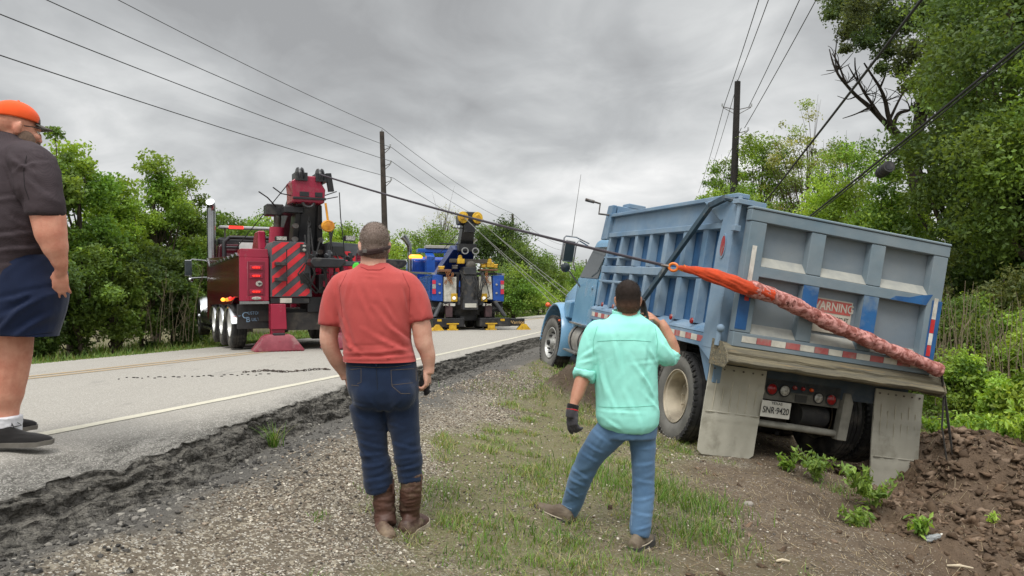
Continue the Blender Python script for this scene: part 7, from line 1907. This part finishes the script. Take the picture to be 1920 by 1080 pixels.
T('dark leafy tree close behind the chrome stack of the maroon truck', 352, 335, 24.5, 110, 'mid', 15000, .10, 26, group=GL_)
T('low tree behind the cab of the maroon truck', 410, 385, 28, 130, 'mid', 13000, .11, 27, group=GL_)
T('rounded tree behind the light bar of the maroon truck', 470, 398, 33, 130, 'spring', 12000, .12, 28, group=GL_)
T('small tree behind the boom of the maroon truck', 540, 415, 40, 130, 'mid', 10000, .13, 29, group=GL_)
T('yellow green tree left of the head of the man in red', 625, 408, 46, 110, 'lime', 12000, .14, 30, group=GM_)
T('yellow green tree between the red man and the leaning pole', 680, 420, 50, 120, 'lime', 11000, .14, 31, group=GM_)
T('spring green tree behind the foot of the leaning pole', 750, 425, 56, 130, 'spring', 12000, .16, 32, group=GM_)
T('green tree left of the mast of the blue wrecker', 812, 412, 60, 130, 'mid', 12000, .16, 33, group=GM_)
T('nearly bare grey twiggy tree above the blue wrecker cab', 828, 380, 66, 130, 'young', 2600, .12, 34, group=GM_, sparse=1., limbs=40, trunk_r=.22)
T('dark evergreen with a stepped crown right of the blue wrecker mast', 935, 408, 58, 120, 'dark', 20000, .16, 35, group=GM_, name='evergreen_tree')
T('dark round tree behind the grey ropes', 985, 438, 66, 110, 'dark', 13000, .17, 36, group=GM_)
T('mid green tree left of the far small pole', 1020, 470, 76, 90, 'mid', 11000, .18, 37, group=GM_)
T('pale green tree just left of the dump truck mirror', 1068, 488, 92, 100, 'spring', 10000, .20, 38, group=GM_)
T('distant tree seen under the dump truck mirror', 1110, 484, 110, 90, 'mid', 8000, .22, 39, group=GM_)
T('bright bush-like tree at the far road edge beyond the blue wrecker', 962, 506, 44, 90, 'spring', 12000, .13, 40, group=GM_)
# right bank
T('small dark rounded tree left of the dark utility pole', 1318, 366, 70, 70, 'dark', 5000, .2, 51, group=GR_)
T('pale young tree directly behind the dark utility pole', 1352, 268, 46, 90, 'spring', 16000, .13, 52, group=GR_, sparse=.3)
T('airy dark green tree right of the utility pole', 1428, 222, 40, 150, 'spring', 20000, .12, 53, group=GR_, sparse=.4)
T('airy pale tree reaching up beside the dead branches', 1512, 182, 38, 170, 'young', 15000, .11, 54, group=GR_, sparse=.9, limbs=40)
T('thin leafed tree behind the two black cables', 1590, 226, 34, 150, 'spring', 14000, .11, 55, group=GR_, sparse=.7)
T('lime green tree above the top rail of the tailgate', 1560, 330, 26, 170, 'lime', 26000, .10, 56, group=GR_)
T('bright green tree behind the black cable canister', 1668, 310, 22, 170, 'spring', 26000, .10, 57, group=GR_)
T('huge dense dark tree filling the upper right corner', 1905, -190, 17.5, 400, 'dark', 56000, .115, 58, group=GR_, trunk_r=.35, crown0=.05, shape=.3, cl=90)
T('tall green tree left of the huge corner tree', 1800, 40, 20, 200, 'mid', 36000, .105, 59, group=GR_, trunk_r=.28, crown0=.12, shape=.5, cl=60)
T('dense tree at the right frame edge behind the shrubs', 1950, 100, 15.5, 300, 'mid', 44000, .10, 60, group=GR_, trunk_r=.3, crown0=.04, shape=.3, cl=70)
# the old oak with dead lower branches, crown out of the top of the frame
b = gbase(1745, 24); OAK = thing('oak_tree', 'tall oak with bare dead branches against the sky and its crown above the frame', 'tree', b, (0, 0, 0), GR_)
fo = Fig(b); YO = 24.
g = G()
fo.limb(g, [(1745, 600, YO, 20), (1730, 420, YO, 16), (1708, 300, YO, 12), (1690, 262, YO, 9), (1672, 243, YO - .2, 6.5), (1655, 225, YO - .3, 5.5), (1630, 200, YO - .5, 4.5), (1606, 180, YO - .6, 3.5), (1586, 158, YO - .8, 2.8), (1572, 140, YO - 1, 2.4), (1562, 118, YO - 1, 1.8), (1555, 92, YO - 1, .9)], 8)
fo.limb(g, [(1708, 300, YO, 11), (1730, 200, YO, 12), (1750, 90, YO, 11), (1760, -60, YO, 8)], 8)
for pts in ([(1690, 262, 7), (1668, 225, 5), (1660, 190, 4.2), (1650, 165, 3.2), (1634, 140, 2.4), (1620, 118, 1.6)], [(1672, 243, 5), (1684, 214, 3.6), (1706, 206, 2.4), (1722, 190, 1.4)], [(1655, 225, 4), (1636, 196, 3.2), (1622, 176, 2.8), (1612, 158, 2.4), (1600, 140, 1.6), (1590, 122, .8)], [(1586, 158, 2.4), (1572, 120, 1.8), (1560, 100, 1.0)], [(1572, 140, 1.8), (1566, 112, 1.4), (1568, 84, 1.0), (1570, 60, .6)], [(1612, 158, 2), (1604, 130, 1.6), (1603, 108, 1)], [(1634, 200, 2.4), (1604, 214, 1.2), (1580, 222, .7)], [(1650, 165, 2.2), (1660, 140, 1.6), (1662, 118, 1)], [(1606, 180, 1.6), (1590, 186, 1), (1570, 180, .6)], [(1668, 225, 3), (1690, 180, 2), (1712, 150, 1.2)], [(1568, 112, 1.1), (1560, 92, .7), (1552, 86, .4)]):
    fo.limb(g, [(a, b_, YO - .6, c) for a, b_, c in pts], 6)
orng = random.Random(5)
for i in range(70):
    a0 = orng.choice([(1586, 158), (1606, 180), (1634, 200), (1650, 165), (1622, 176), (1660, 190), (1572, 130), (1612, 150), (1690, 180), (1706, 206)])
    dx, dy = orng.uniform(-34, 34), orng.uniform(-40, 14); fo.limb(g, [(a0[0], a0[1], YO - .6, 1.0), (a0[0] + dx * .5 + 4, a0[1] + dy * .6, YO - .6 + orng.uniform(-.4, .4), .7), (a0[0] + dx, a0[1] + dy, YO - .6 + orng.uniform(-.8, .8), .35)], 4)
g.build('trunk', BARKD, OAK)
crg = np.random.default_rng(77)
cpx = [(1575, 12, 34), (1600, 40, 30), (1640, 20, 44), (1625, 75, 26), (1590, 62, 22), (1680, 40, 40), (1665, 95, 28), (1720, 30, 44), (1715, 95, 34), (1760, 20, 50), (1745, 140, 30), (1560, -20, 30), (1620, -40, 50), (1700, -50, 50), (1790, -40, 60), (1690, 130, 20), (1740, 200, 26), (1775, 90, 40), (1648, 52, 30), (1705, 160, 18), (1608, 12, 28), (1830, -60, 60), (1560, 28, 14), (1585, 92, 12), (1655, 128, 16)]
C = np.array([tuple(fo.p(a, b_, YO - .8 + crg.normal() * .7)) for a, b_, r in cpx]); R = np.array([r * YO / F for a, b_, r in cpx])
P, idx = clumps(C, R, (R * R * 3600 + 160).astype(int)); cc = np.array([(.06, .10, .04), (.08, .12, .05), (.11, .14, .065)])
bc = cc[crg.integers(0, 3, len(C))] * (.7 + .6 * crg.random((len(C), 1)))
link('crown', leaves_mesh('crown', P, .10 * (.6 + .8 * trng.random(len(P))), bc[idx] * (.7 + .6 * trng.random((len(idx), 1)))), LEAF, OAK)

# understorey
GU_ = 'bushes under the left trees'
und = [(70, 470, 16.5, 110, 'dark'), (150, 440, 17.5, 120, 'mid'), (215, 430, 18.5, 110, 'mid'), (270, 440, 20, 110, 'dark'), (325, 450, 21.5, 100, 'dark'), (375, 450, 24, 90, 'mid'), (20, 430, 16, 120, 'dark')]
ul = ['dark bush beside the shorts of the orange-capped man', 'leafy bush under the bright tree', 'leafy bush under the lime tree', 'dark bush left of the bare stems', 'shady bush just left of the maroon truck mirror', 'leafy bush behind the maroon truck front wheel', 'dark bush behind the back of the orange-capped man']
for i, (a, b_, c, d, e) in enumerate(und):
    T(ul[i], a, b_, c, d, e, 12000, .09, 70 + i, name='bush', cat='bush', group=GU_, crown0=0., trunk_r=.05)
und = [(640, 500, 44, 150, 'spring'), (700, 510, 50, 150, 'mid'), (775, 500, 52, 150, 'spring'), (850, 480, 56, 150, 'mid'), (925, 490, 52, 130, 'dark'), (500, 480, 38, 170, 'mid'), (570, 480, 42, 150, 'dark'), (1010, 525, 60, 90, 'spring'), (1050, 535, 75, 90, 'mid'), (440, 470, 31, 130, 'dark')]
ul = ['bush behind the red man and the maroon truck', 'bush behind the right shoulder of the red man', 'bush behind the blue cab', 'bush behind the blue wrecker deck', 'dark bush under the stepped evergreen', 'bush behind the hazard stripes', 'dark bush behind the maroon truck crossbar', 'bright bush at the far bend of the road', 'small far bush left of the dump truck bonnet', 'dark bush behind the maroon truck toolbox']
for i, (a, b_, c, d, e) in enumerate(und):
    T(ul[i], a, b_, c, d, e, 7000, .14, 90 + i, name='bush', cat='bush', group='bushes beyond the tow trucks', crown0=0., trunk_r=.06)
und = [(1790, 560, 13.5, 150, 'mid', .07), (1850, 545, 14, 160, 'spring', .07), (1905, 600, 12.5, 120, 'lime', .07), (1800, 655, 11.2, 90, 'spring', .06), (1862, 690, 11, 100, 'lime', .06), (1912, 700, 10.2, 90, 'lime', .07), (1700, 470, 17, 170, 'mid', .08), (1880, 470, 14.5, 150, 'olive', .08), (1770, 480, 16, 130, 'olive', .08), (1620, 420, 21, 160, 'mid', .09), (1480, 360, 28, 170, 'mid', .11), (1390, 350, 36, 150, 'spring', .13)]
ul = ['green bush just right of the tailgate post', 'feathery bush right of the tailgate among bare stems', 'lime bush at the right edge above the spoil', 'low leafy bush by the sling tail', 'low lime bush above the spoil heap', 'lowest lime bush at the right frame edge', 'bush behind the right half of the tailgate rail', 'olive bush at the right edge below the big trees', 'olive bush above the right tailgate corner', 'bush behind the middle of the tailgate rail', 'bush behind the left tailgate corner', 'bush at the foot of the utility pole']
for i, (a, b_, c, d, e, lf) in enumerate(und):
    T(ul[i], a, b_, c, d, e, 13000, lf, 110 + i, name='bush', cat='bush', group='bushes on the right bank', crown0=0., trunk_r=.03)
# thickets of bare stems
def thicket(label, x0, x1, y0, y1, Y, n, seed, group=None):
    r = random.Random(seed); b = gbase((x0 + x1) / 2, Y); o = thing('bare_thicket', label, 'thicket', b, (0, 0, 0), group); g = G(); ff = Fig(b)
    for i in range(n):
        a = r.uniform(x0, x1); Yi = Y + r.uniform(-.8, .8); t = r.uniform(y0, y0 + (y1 - y0) * .6); dx = r.uniform(-25, 25); rr = r.uniform(.5, 1.3) * 12 / Yi
        ff.limb(g, [(a, y1, Yi, rr), (a + dx * .3, lerp(y1, t, .5), Yi, rr * .8), (a + dx, t, Yi, rr * .35)], 4)
        for _ in range(3): q = r.uniform(.3, .9); ff.limb(g, [(a + dx * q, lerp(y1, t, q), Yi, rr * .5), (a + dx * q + r.uniform(-18, 18), lerp(y1, t, q) - r.uniform(8, 34), Yi, rr * .25)], 4)
    g.build('stems', plain('bare_stem', S(132, 120, 98), .9, c2=S(104, 92, 74)) if 'bare_stem' not in bpy.data.materials else bpy.data.materials['bare_stem'], o)
thicket('pale bare stems right of the tailgate', 1752, 1850, 520, 760, 12.6, 46, 1, 'thickets of bare stems'); thicket('pale bare stems at the right frame edge', 1850, 1930, 540, 760, 12.2, 30, 2, 'thickets of bare stems'); thicket('bare stems and vines left of the maroon truck', 250, 370, 500, 640, 19.5, 18, 3, 'thickets of bare stems')
# weeds
def weed(label, px, py, Y, h, n, seed, kind='spring', leafL=.075, w=.22):
    r = np.random.default_rng(seed); p = at(px, py, Y); p.z = float(ground_z(p.x, p.y)); o = thing('weed', label, 'weed', p, (0, 0, 0), 'weeds by the stuck truck')
    g = G(); P = []; 
    for i in range(n):
        a = r.random() * 6.28; l = h * (.5 + .6 * r.random()); e = Vector((math.cos(a) * l * .6, math.sin(a) * l * .6, l * .8)); m = e * .5 + Vector((0, 0, l * .16)); g.tube([(0, 0, -.02), m, e], [.003, .0024, .001], 4)
        for t in np.linspace(.3, 1, 7):
            c = Vector((0, 0, 0)).lerp(m, t * 2) if t < .5 else m.lerp(e, t * 2 - 1)
            for _ in range(3): P.append(tuple(c + Vector(r.normal(size=3)) * .022))
    P = np.array(P); cols = np.array(GREENS[kind]) * 1.15; me = leaves_mesh('leaves', P, leafL * (.6 + .7 * trng.random(len(P))), cols[r.integers(0, 3, len(P))] * (.7 + .6 * trng.random((len(P), 1))), .9, .38)
    link('leaves', me, LEAF, o); g.build('stems', plain('green_stem', S(104, 130, 62), .7) if 'green_stem' not in bpy.data.materials else bpy.data.materials['green_stem'], o)
weed('tall leafy weed in front of the right mud flap', 1635, 925, 6.6, .46, 15, 1, 'mid', .085); weed('leafy weed below the licence plate guard', 1530, 862, 7.3, .34, 12, 2, 'mid'); weed('bunched weed beside the tall leafy weed', 1600, 950, 6.3, .3, 9, 3, 'mid')
weed('tiny seedling on the spoil heap', 1852, 905, 6.5, .12, 3, 4, 'lime', .05); weed('low weed beside the crushed bottle', 1725, 1020, 5.6, .12, 6, 5); weed('low leafy weed under the flap hanger', 1480, 860, 7.6, .16, 6, 6)
for i, (a, b_, c) in enumerate([(1790, 790, 9.4), (1835, 800, 9.6), (1880, 790, 9.0), (1915, 845, 8.0), (1765, 770, 10), (1860, 770, 10.2)]): weed(['leafy weed left of the sling tail', 'leafy weed right of the sling tail', 'leafy weed above the spoil at the right', 'leafy weed at the right frame edge on the spoil', 'leafy weed just behind the right mud flap', 'leafy weed behind the top of the spoil'][i], a, b_, c, .5, 16, 20 + i, 'lime' if i % 2 else 'spring', .10)
# tufts of tall grass
def tuft(label, px, py, Y, h, n, seed, z=None, w=.1):
    p = at(px, py, Y); p.z = float(ground_z(p.x, p.y)) if z is None else z
    X = rng.normal(0, w * .5, n); Yy = rng.normal(0, w * .5, n); o = blades('grass_tuft', X, Yy, np.array([float(ground_z(p.x + a, p.y + b_)) - p.z if z is None else -.01 for a, b_ in zip(X, Yy)]), h * (.4 + .6 * rng.random(n)), .0055 + .002 * rng.random(n), [(.10, .20, .03), (.14, .24, .05), (.07, .15, .025), (.2, .22, .08)], .75, 4)
    o.location = p
    if w >= .16: o.name = 'grass_patch'; tag(o, kind='stuff')
    else: tag(o, label, 'grass tuft', 'grass tufts on the verge')
tuft('tall grass tuft growing against the broken pavement edge', 515, 832, 5.5, .27, 70, 1, w=.05)
for i, (a, b_, c, h, n, w) in enumerate([(345, 880, 4.7, .12, 40, .1), (150, 975, 4.0, .10, 50, .12), (820, 940, 4.9, .10, 160, .28), (940, 1010, 4.3, .11, 260, .36), (1060, 1000, 4.5, .10, 200, .3), (1140, 880, 6.0, .16, 800, .6), (1240, 900, 6.0, .16, 300, .3), (1320, 930, 5.6, .17, 420, .34), (1300, 990, 4.9, .14, 420, .34), (1200, 1062, 4.3, .09, 120, .16), (900, 1060, 3.9, .08, 160, .2), (960, 900, 5.4, .10, 200, .4), (600, 1000, 4.0, .07, 40, .08), (20, 990, 3.7, .10, 50, .08), (945, 700, 9.5, .12, 240, .6), (1570, 880, 7.0, .14, 80, .2)][:15] + [(1075, 700, 9.3, .12, 160, .5), (1570, 880, 7.0, .14, 80, .2)]):
    tuft(['small grass tuft at the foot of the pavement drop', 'sparse tuft in the gravel at lower left', 'low tuft right of the brown boots', 'wide tuft at the bottom centre', 'tuft below the raised shoe', 'long grass between the legs of the man in mint', 'long grass right of the light jeans', 'tuft on bare soil left of the hole', 'tuft on bare soil right of the mint man shoe', 'tuft by the heel of the mint man', 'tuft at the bottom edge of the picture left of centre', 'grass between the two standing men', 'tiny tuft left of the brown boots', 'tuft at the left frame edge below the drop', 'far patch of grass near the front wheel', 'tuft under the rear of the dump truck'][min(i, 15)], a, b_, c, h, n, i, w=w)
# utility poles
POLE = plain('pole_wood', S(70, 62, 56), .9, c2=S(48, 42, 38), scale=3, bump=.006, bscale=30); POLED = plain('pole_wood_dark', S(40, 36, 34), .9, c2=S(28, 26, 25), scale=3, bump=.006)
CER = plain('insulator_grey', S(150, 152, 154), .4)
def pole(label, base, top, r, arms, mat=POLE):
    base, top = Vector(base), Vector(top); o = thing('utility_pole', label, 'utility pole', base, (0, 0, 0), 'utility poles'); d = top - base
    g = G(); g.tube([(0, 0, -1), d * .5, d], [r * 1.25, r * 1.1, r * .85], 12); g.build('shaft', mat, o)
    for dz, sx in arms:
        c = d * (1 - dz / d.length); g = G(); g.tube([c, c + Vector((sx * .42, -.05, .16))], .022, 6); g.tube([c + Vector((0, 0, -.28)), c + Vector((sx * .42, -.05, .12))], .018, 6); ar = g.build('bracket', M['steel'], o)
        g = G(); e = c + Vector((sx * .44, -.05, .17)); g.lathe([(.0001, -.02), (.05, 0), (.03, .05), (.055, .08), (.03, .12), (.05, .15), (.0001, .2)], e, 'z', 10); g.build('insulator', CER, ar)
    g = G(); g.lathe([(.0001, 0), (.05, .02), (.03, .06), (.05, .1), (.0001, .18)], d, 'z', 10); g.build('insulator', CER, o)
    return base, d
t_ = at(716, 247, 41); b_ = gbase(727, 41)
pole('weathered leaning utility pole behind the man in red', b_, t_, .15, [(1.05, 1), (1.95, 1), (2.9, 1)])
t2_ = at(961, 402, 80); b2 = gbase(964, 80)
pole('distant utility pole right of the blue wrecker mast', b2, t2_, .15, [(1.2, 1), (2.2, 1)])
t3_ = at(1065, 462, 139); pole('far thin utility pole left of the dump truck mirror', gbase(1067, 139), t3_, .16, [(1.2, 1)])
pole('farthest small pole under the dump truck mirror', gbase(1100, 160), at(1099, 486, 160), .14, [])
tr = at(1383, 153, 40); pole('dark utility pole rising behind the dump truck bed', gbase(1362, 40) + Vector((.1, 0, 0)), tr, .19, [(1.55, -1.8), (1.55, 1.8), (2.85, 1.5)], POLED)
GW = 'power lines on the left poles'
def off(px, py, Y): return at(px, py, Y)
src = [(-60, -150, 14), (-60, -75, 14), (-60, -2, 14), (-60, 82, 14)]
ends = [(716, 240), (735, 277), (735, 303), (738, 334)]; via = [(220, 0, 21.5), (85, 0, 17), (0, 28, 15), (0, 105, 15)]
nm = ['highest power line running into the top of the leaning pole', 'second power line from the top left of the frame', 'third power line from the top left of the frame', 'lowest power line from the left frame edge']
for i in range(4):
    a, b2_ = at(*via[i]), at(*ends[i], 41); d_ = (a - b2_); a2 = b2_ + d_ * 1.35; a2.z += .25
    wire('power_line', nm[i], 'power line', a2, b2_, .22, .013, group=GW)
far_e = [(961, 400), (968, 420), (968, 437), (966, 452)]
nm = ['highest line between the leaning pole and the distant pole', 'second line between the leaning pole and the distant pole', 'third line between the leaning pole and the distant pole', 'lowest line between the leaning pole and the distant pole']
for i in range(4): wire('power_line', nm[i], 'power line', at(*ends[i], 41), at(*far_e[i], 80), .5, .014, group=GW)
nm = ['highest line from the distant pole to the far pole', 'second line from the distant pole to the far pole', 'lowest line from the distant pole to the far pole']
for i in range(3): wire('power_line', nm[i], 'power line', at(*far_e[i], 80), at(1066, 461 + i * 9, 139), .8, .018, group=GW)
GW2 = 'power lines on the dark right pole'
for i, (e, s_) in enumerate([((1383, 152), (1440, 0)), ((1357, 200), (1422, 0)), ((1404, 200), (1498, 0)), ((1396, 240), (1529, 0))]):
    b2_ = at(*e, 40); a = at(*s_, 27); wire('power_line', ['overhead line to the tip of the dark pole', 'overhead line to the left bracket of the dark pole', 'overhead line to the right bracket of the dark pole', 'overhead line to the lowest bracket of the dark pole'][i], 'power line', b2_ + (a - b2_) * 1.5 + Vector((0, 0, .1)), b2_, .12, .017, group=GW2)
for i, (e, s_) in enumerate([((1357, 200), (1309, 362)), ((1383, 155), (1318, 362)), ((1390, 240), (1322, 370))]):
    wire('power_line', ['line sloping down left from the left bracket of the dark pole', 'line sloping down left from the tip of the dark pole', 'line sloping down left from the lowest bracket'][i], 'power line', at(*e, 40), at(*s_, 85), .3, .017, group=GW2)
CABM = plain('thick_cable', S(38, 38, 38), .7, c2=S(54, 54, 54), scale=20)
a, b_ = at(1725, 0, 12.5), at(1430, 382, 27); wire('telephone_cable', 'upper thick black cable crossing in front of the oak', 'cable', b_ + (a - b_) * 1.3, b_ + (b_ - a) * .5, .05, .028, CABM, 'thick telephone cables')
a, b_ = at(1920, 78, 11.5), at(1520, 402, 21); lo1 = b_ + (a - b_) * 1.2; lo2 = b_ + (b_ - a) * .6
wire('telephone_cable', 'lower thick black cable with a canister on it', 'cable', lo1, lo2, .04, .026, CABM, 'thick telephone cables')
wire('telephone_cable', 'thin cable lashed under the lower thick cable', 'cable', lo1 - Vector((0, 0, .06)), lo2 - Vector((0, 0, .05)), .06, .015, CABM, 'thick telephone cables')
Yc = 15.6; cp = at(1658, 319, Yc); can = thing('splice_canister', 'black ribbed splice canister hanging on the lower cable', 'canister', cp); dd = (lo1 - lo2).normalized()
g = G(); n_ = 9; g.tube([-dd * .24, -dd * .22, -dd * .1, dd * .1, dd * .2, dd * .24], [.07, .105, .115, .115, .125, .12], 18); g.build('canister_body', CABM, can)
g = G(); 
for q in (-.14, -.02, .1): g.tube([dd * q, dd * (q + .02)], .124, 18)
g.tube([dd * .24, dd * .25], .08, 14); g.build('rib_band', M['black'], can); g = G(); g.tube([Vector((0, 0, .1)) - dd * .1, Vector((-.04, 0, .19)) - dd * .1], .012, 6); g.tube([Vector((0, 0, .1)) + dd * .1, Vector((-.04, 0, .19)) + dd * .1], .012, 6); g.build('hanger', M['steel'], can)
# small things on the ground
def at_road(px, py):
    c = Vector(CAM); d = at(px, py, 1) - c; Y = 5.
    for _ in range(30): X = d.x * Y; z = float(road_top(float(s_of(X, Y)), Y)); Y = max(1, Y * .5 + .5 * (z - c.z) / d.z)
    return Vector((d.x * Y, Y, z))
c0, c1 = at_road(460, 699), at_road(615, 695)
ch = thing('road_chain', 'rusty chain lying across the road left of the man in red', 'chain', c0)
g = G(); rr_ = random.Random(3)
for i in range(46):
    if i % 7 in (2, 5): continue
    t = i / 45; p = (c1 - c0) * t + Vector((0, .12 * math.sin(t * 9) + rr_.uniform(-.04, .04), .012)); a = math.atan2((c1 - c0).y, (c1 - c0).x) + rr_.uniform(-.5, .5)
    Mx = Matrix.Translation(p) @ Matrix.Rotation(a, 4, 'Z') @ Matrix.Rotation(0 if i % 2 else .9, 4, 'X'); g.tube([Mx @ Vector((.024 * math.cos(q), .013 * math.sin(q), 0)) for q in np.linspace(0, 2 * math.pi, 9)], .005, 5)
g.build('links', plain('chain_steel', S(74, 62, 54), .6, .4, c2=S(48, 40, 36)), ch)
g = G(); rr_ = random.Random(8)
for i in range(26):
    p = at_road(225 + i * 11 + rr_.uniform(-4, 4), 710 - i * .3 + rr_.uniform(-1.5, 1.5)); g.ball(p + Vector((0, 0, .004)), (rr_.uniform(.008, .03), .012, .006), 7, 5)
tag(g.build('mud_crumbs', CLOD), 'small crumbs of mud on the asphalt', kind='stuff')
p = at(1747, 1006, 5.55); p.z = float(ground_z(p.x, p.y)) + .02
bt_ = thing('crushed_bottle', 'crushed clear plastic bottle on the spoil at lower right', 'bottle', p)
k = Mt('clear_plastic'); k.b.inputs['Transmission Weight'].default_value = .6; PL = k.fin(S(200, 206, 208), .15, 0, k.bump(k.noise(60, 3), .006)); g = G(); g.tube([(-.05, 0, .0), (-.03, 0, .005), (.03, .01, .01), (.06, .02, .02), (.08, .025, .025)], [.022, .027, .024, .020, .010], 12); link('bottle_body', remeshed(g, .005, 1, folds(60, .006, 9)), PL, bt_); g = G(); g.tube([(.08, .025, .025), (.095, .028, .028)], .012, 10); g.build('bottle_cap', WHITE_W, bt_)
for lab, px, py, Y, L, a in (('pale broken stick at the lower right', 1800, 1056, 5.2, .16, -.4), ('pale chip of wood on the bare soil', 1468, 1058, 4.6, .08, -.2)):
    p = at(px, py, Y); p.z = float(ground_z(p.x, p.y)) + .015; g = G(); g.tube([(-L / 2 * math.cos(a), -L / 2 * math.sin(a), 0), (0, .008, .008), (L / 2 * math.cos(a), L / 2 * math.sin(a), .004)], [.007, .010, .006], 7); o_ = g.build('stick', plain('pale_wood', S(196, 184, 160), .8, c2=S(168, 154, 130)) if 'pale_wood' not in bpy.data.materials else bpy.data.materials['pale_wood']); o_.location = p; tag(o_, lab, 'stick')
for lab, px, py, Y, r in (('white stone on the gravel at lower left', 242, 993, 3.95, .018), ('round grey stone at the edge of the hole', 1403, 930, 5.9, .035)):
    p = at(px, py, Y); p.z = float(ground_z(p.x, p.y)) + r * .3; V0, F0 = ico(2); V0 = V0 * (1 + .3 * (vn(V0[:, 0] * 2, V0[:, 1] * 2, V0[:, 2] * 2, 5) - .5))[:, None] * r * np.array([1.2, 1, .7]); me = fast_mesh('stone', V0, F0, True); o_ = link('stone', me, plain('pale_stone', S(206, 202, 194), .8) if r < .02 else plain('grey_stone', S(130, 124, 116), .8)); o_.location = p; tag(o_, lab, 'stone')
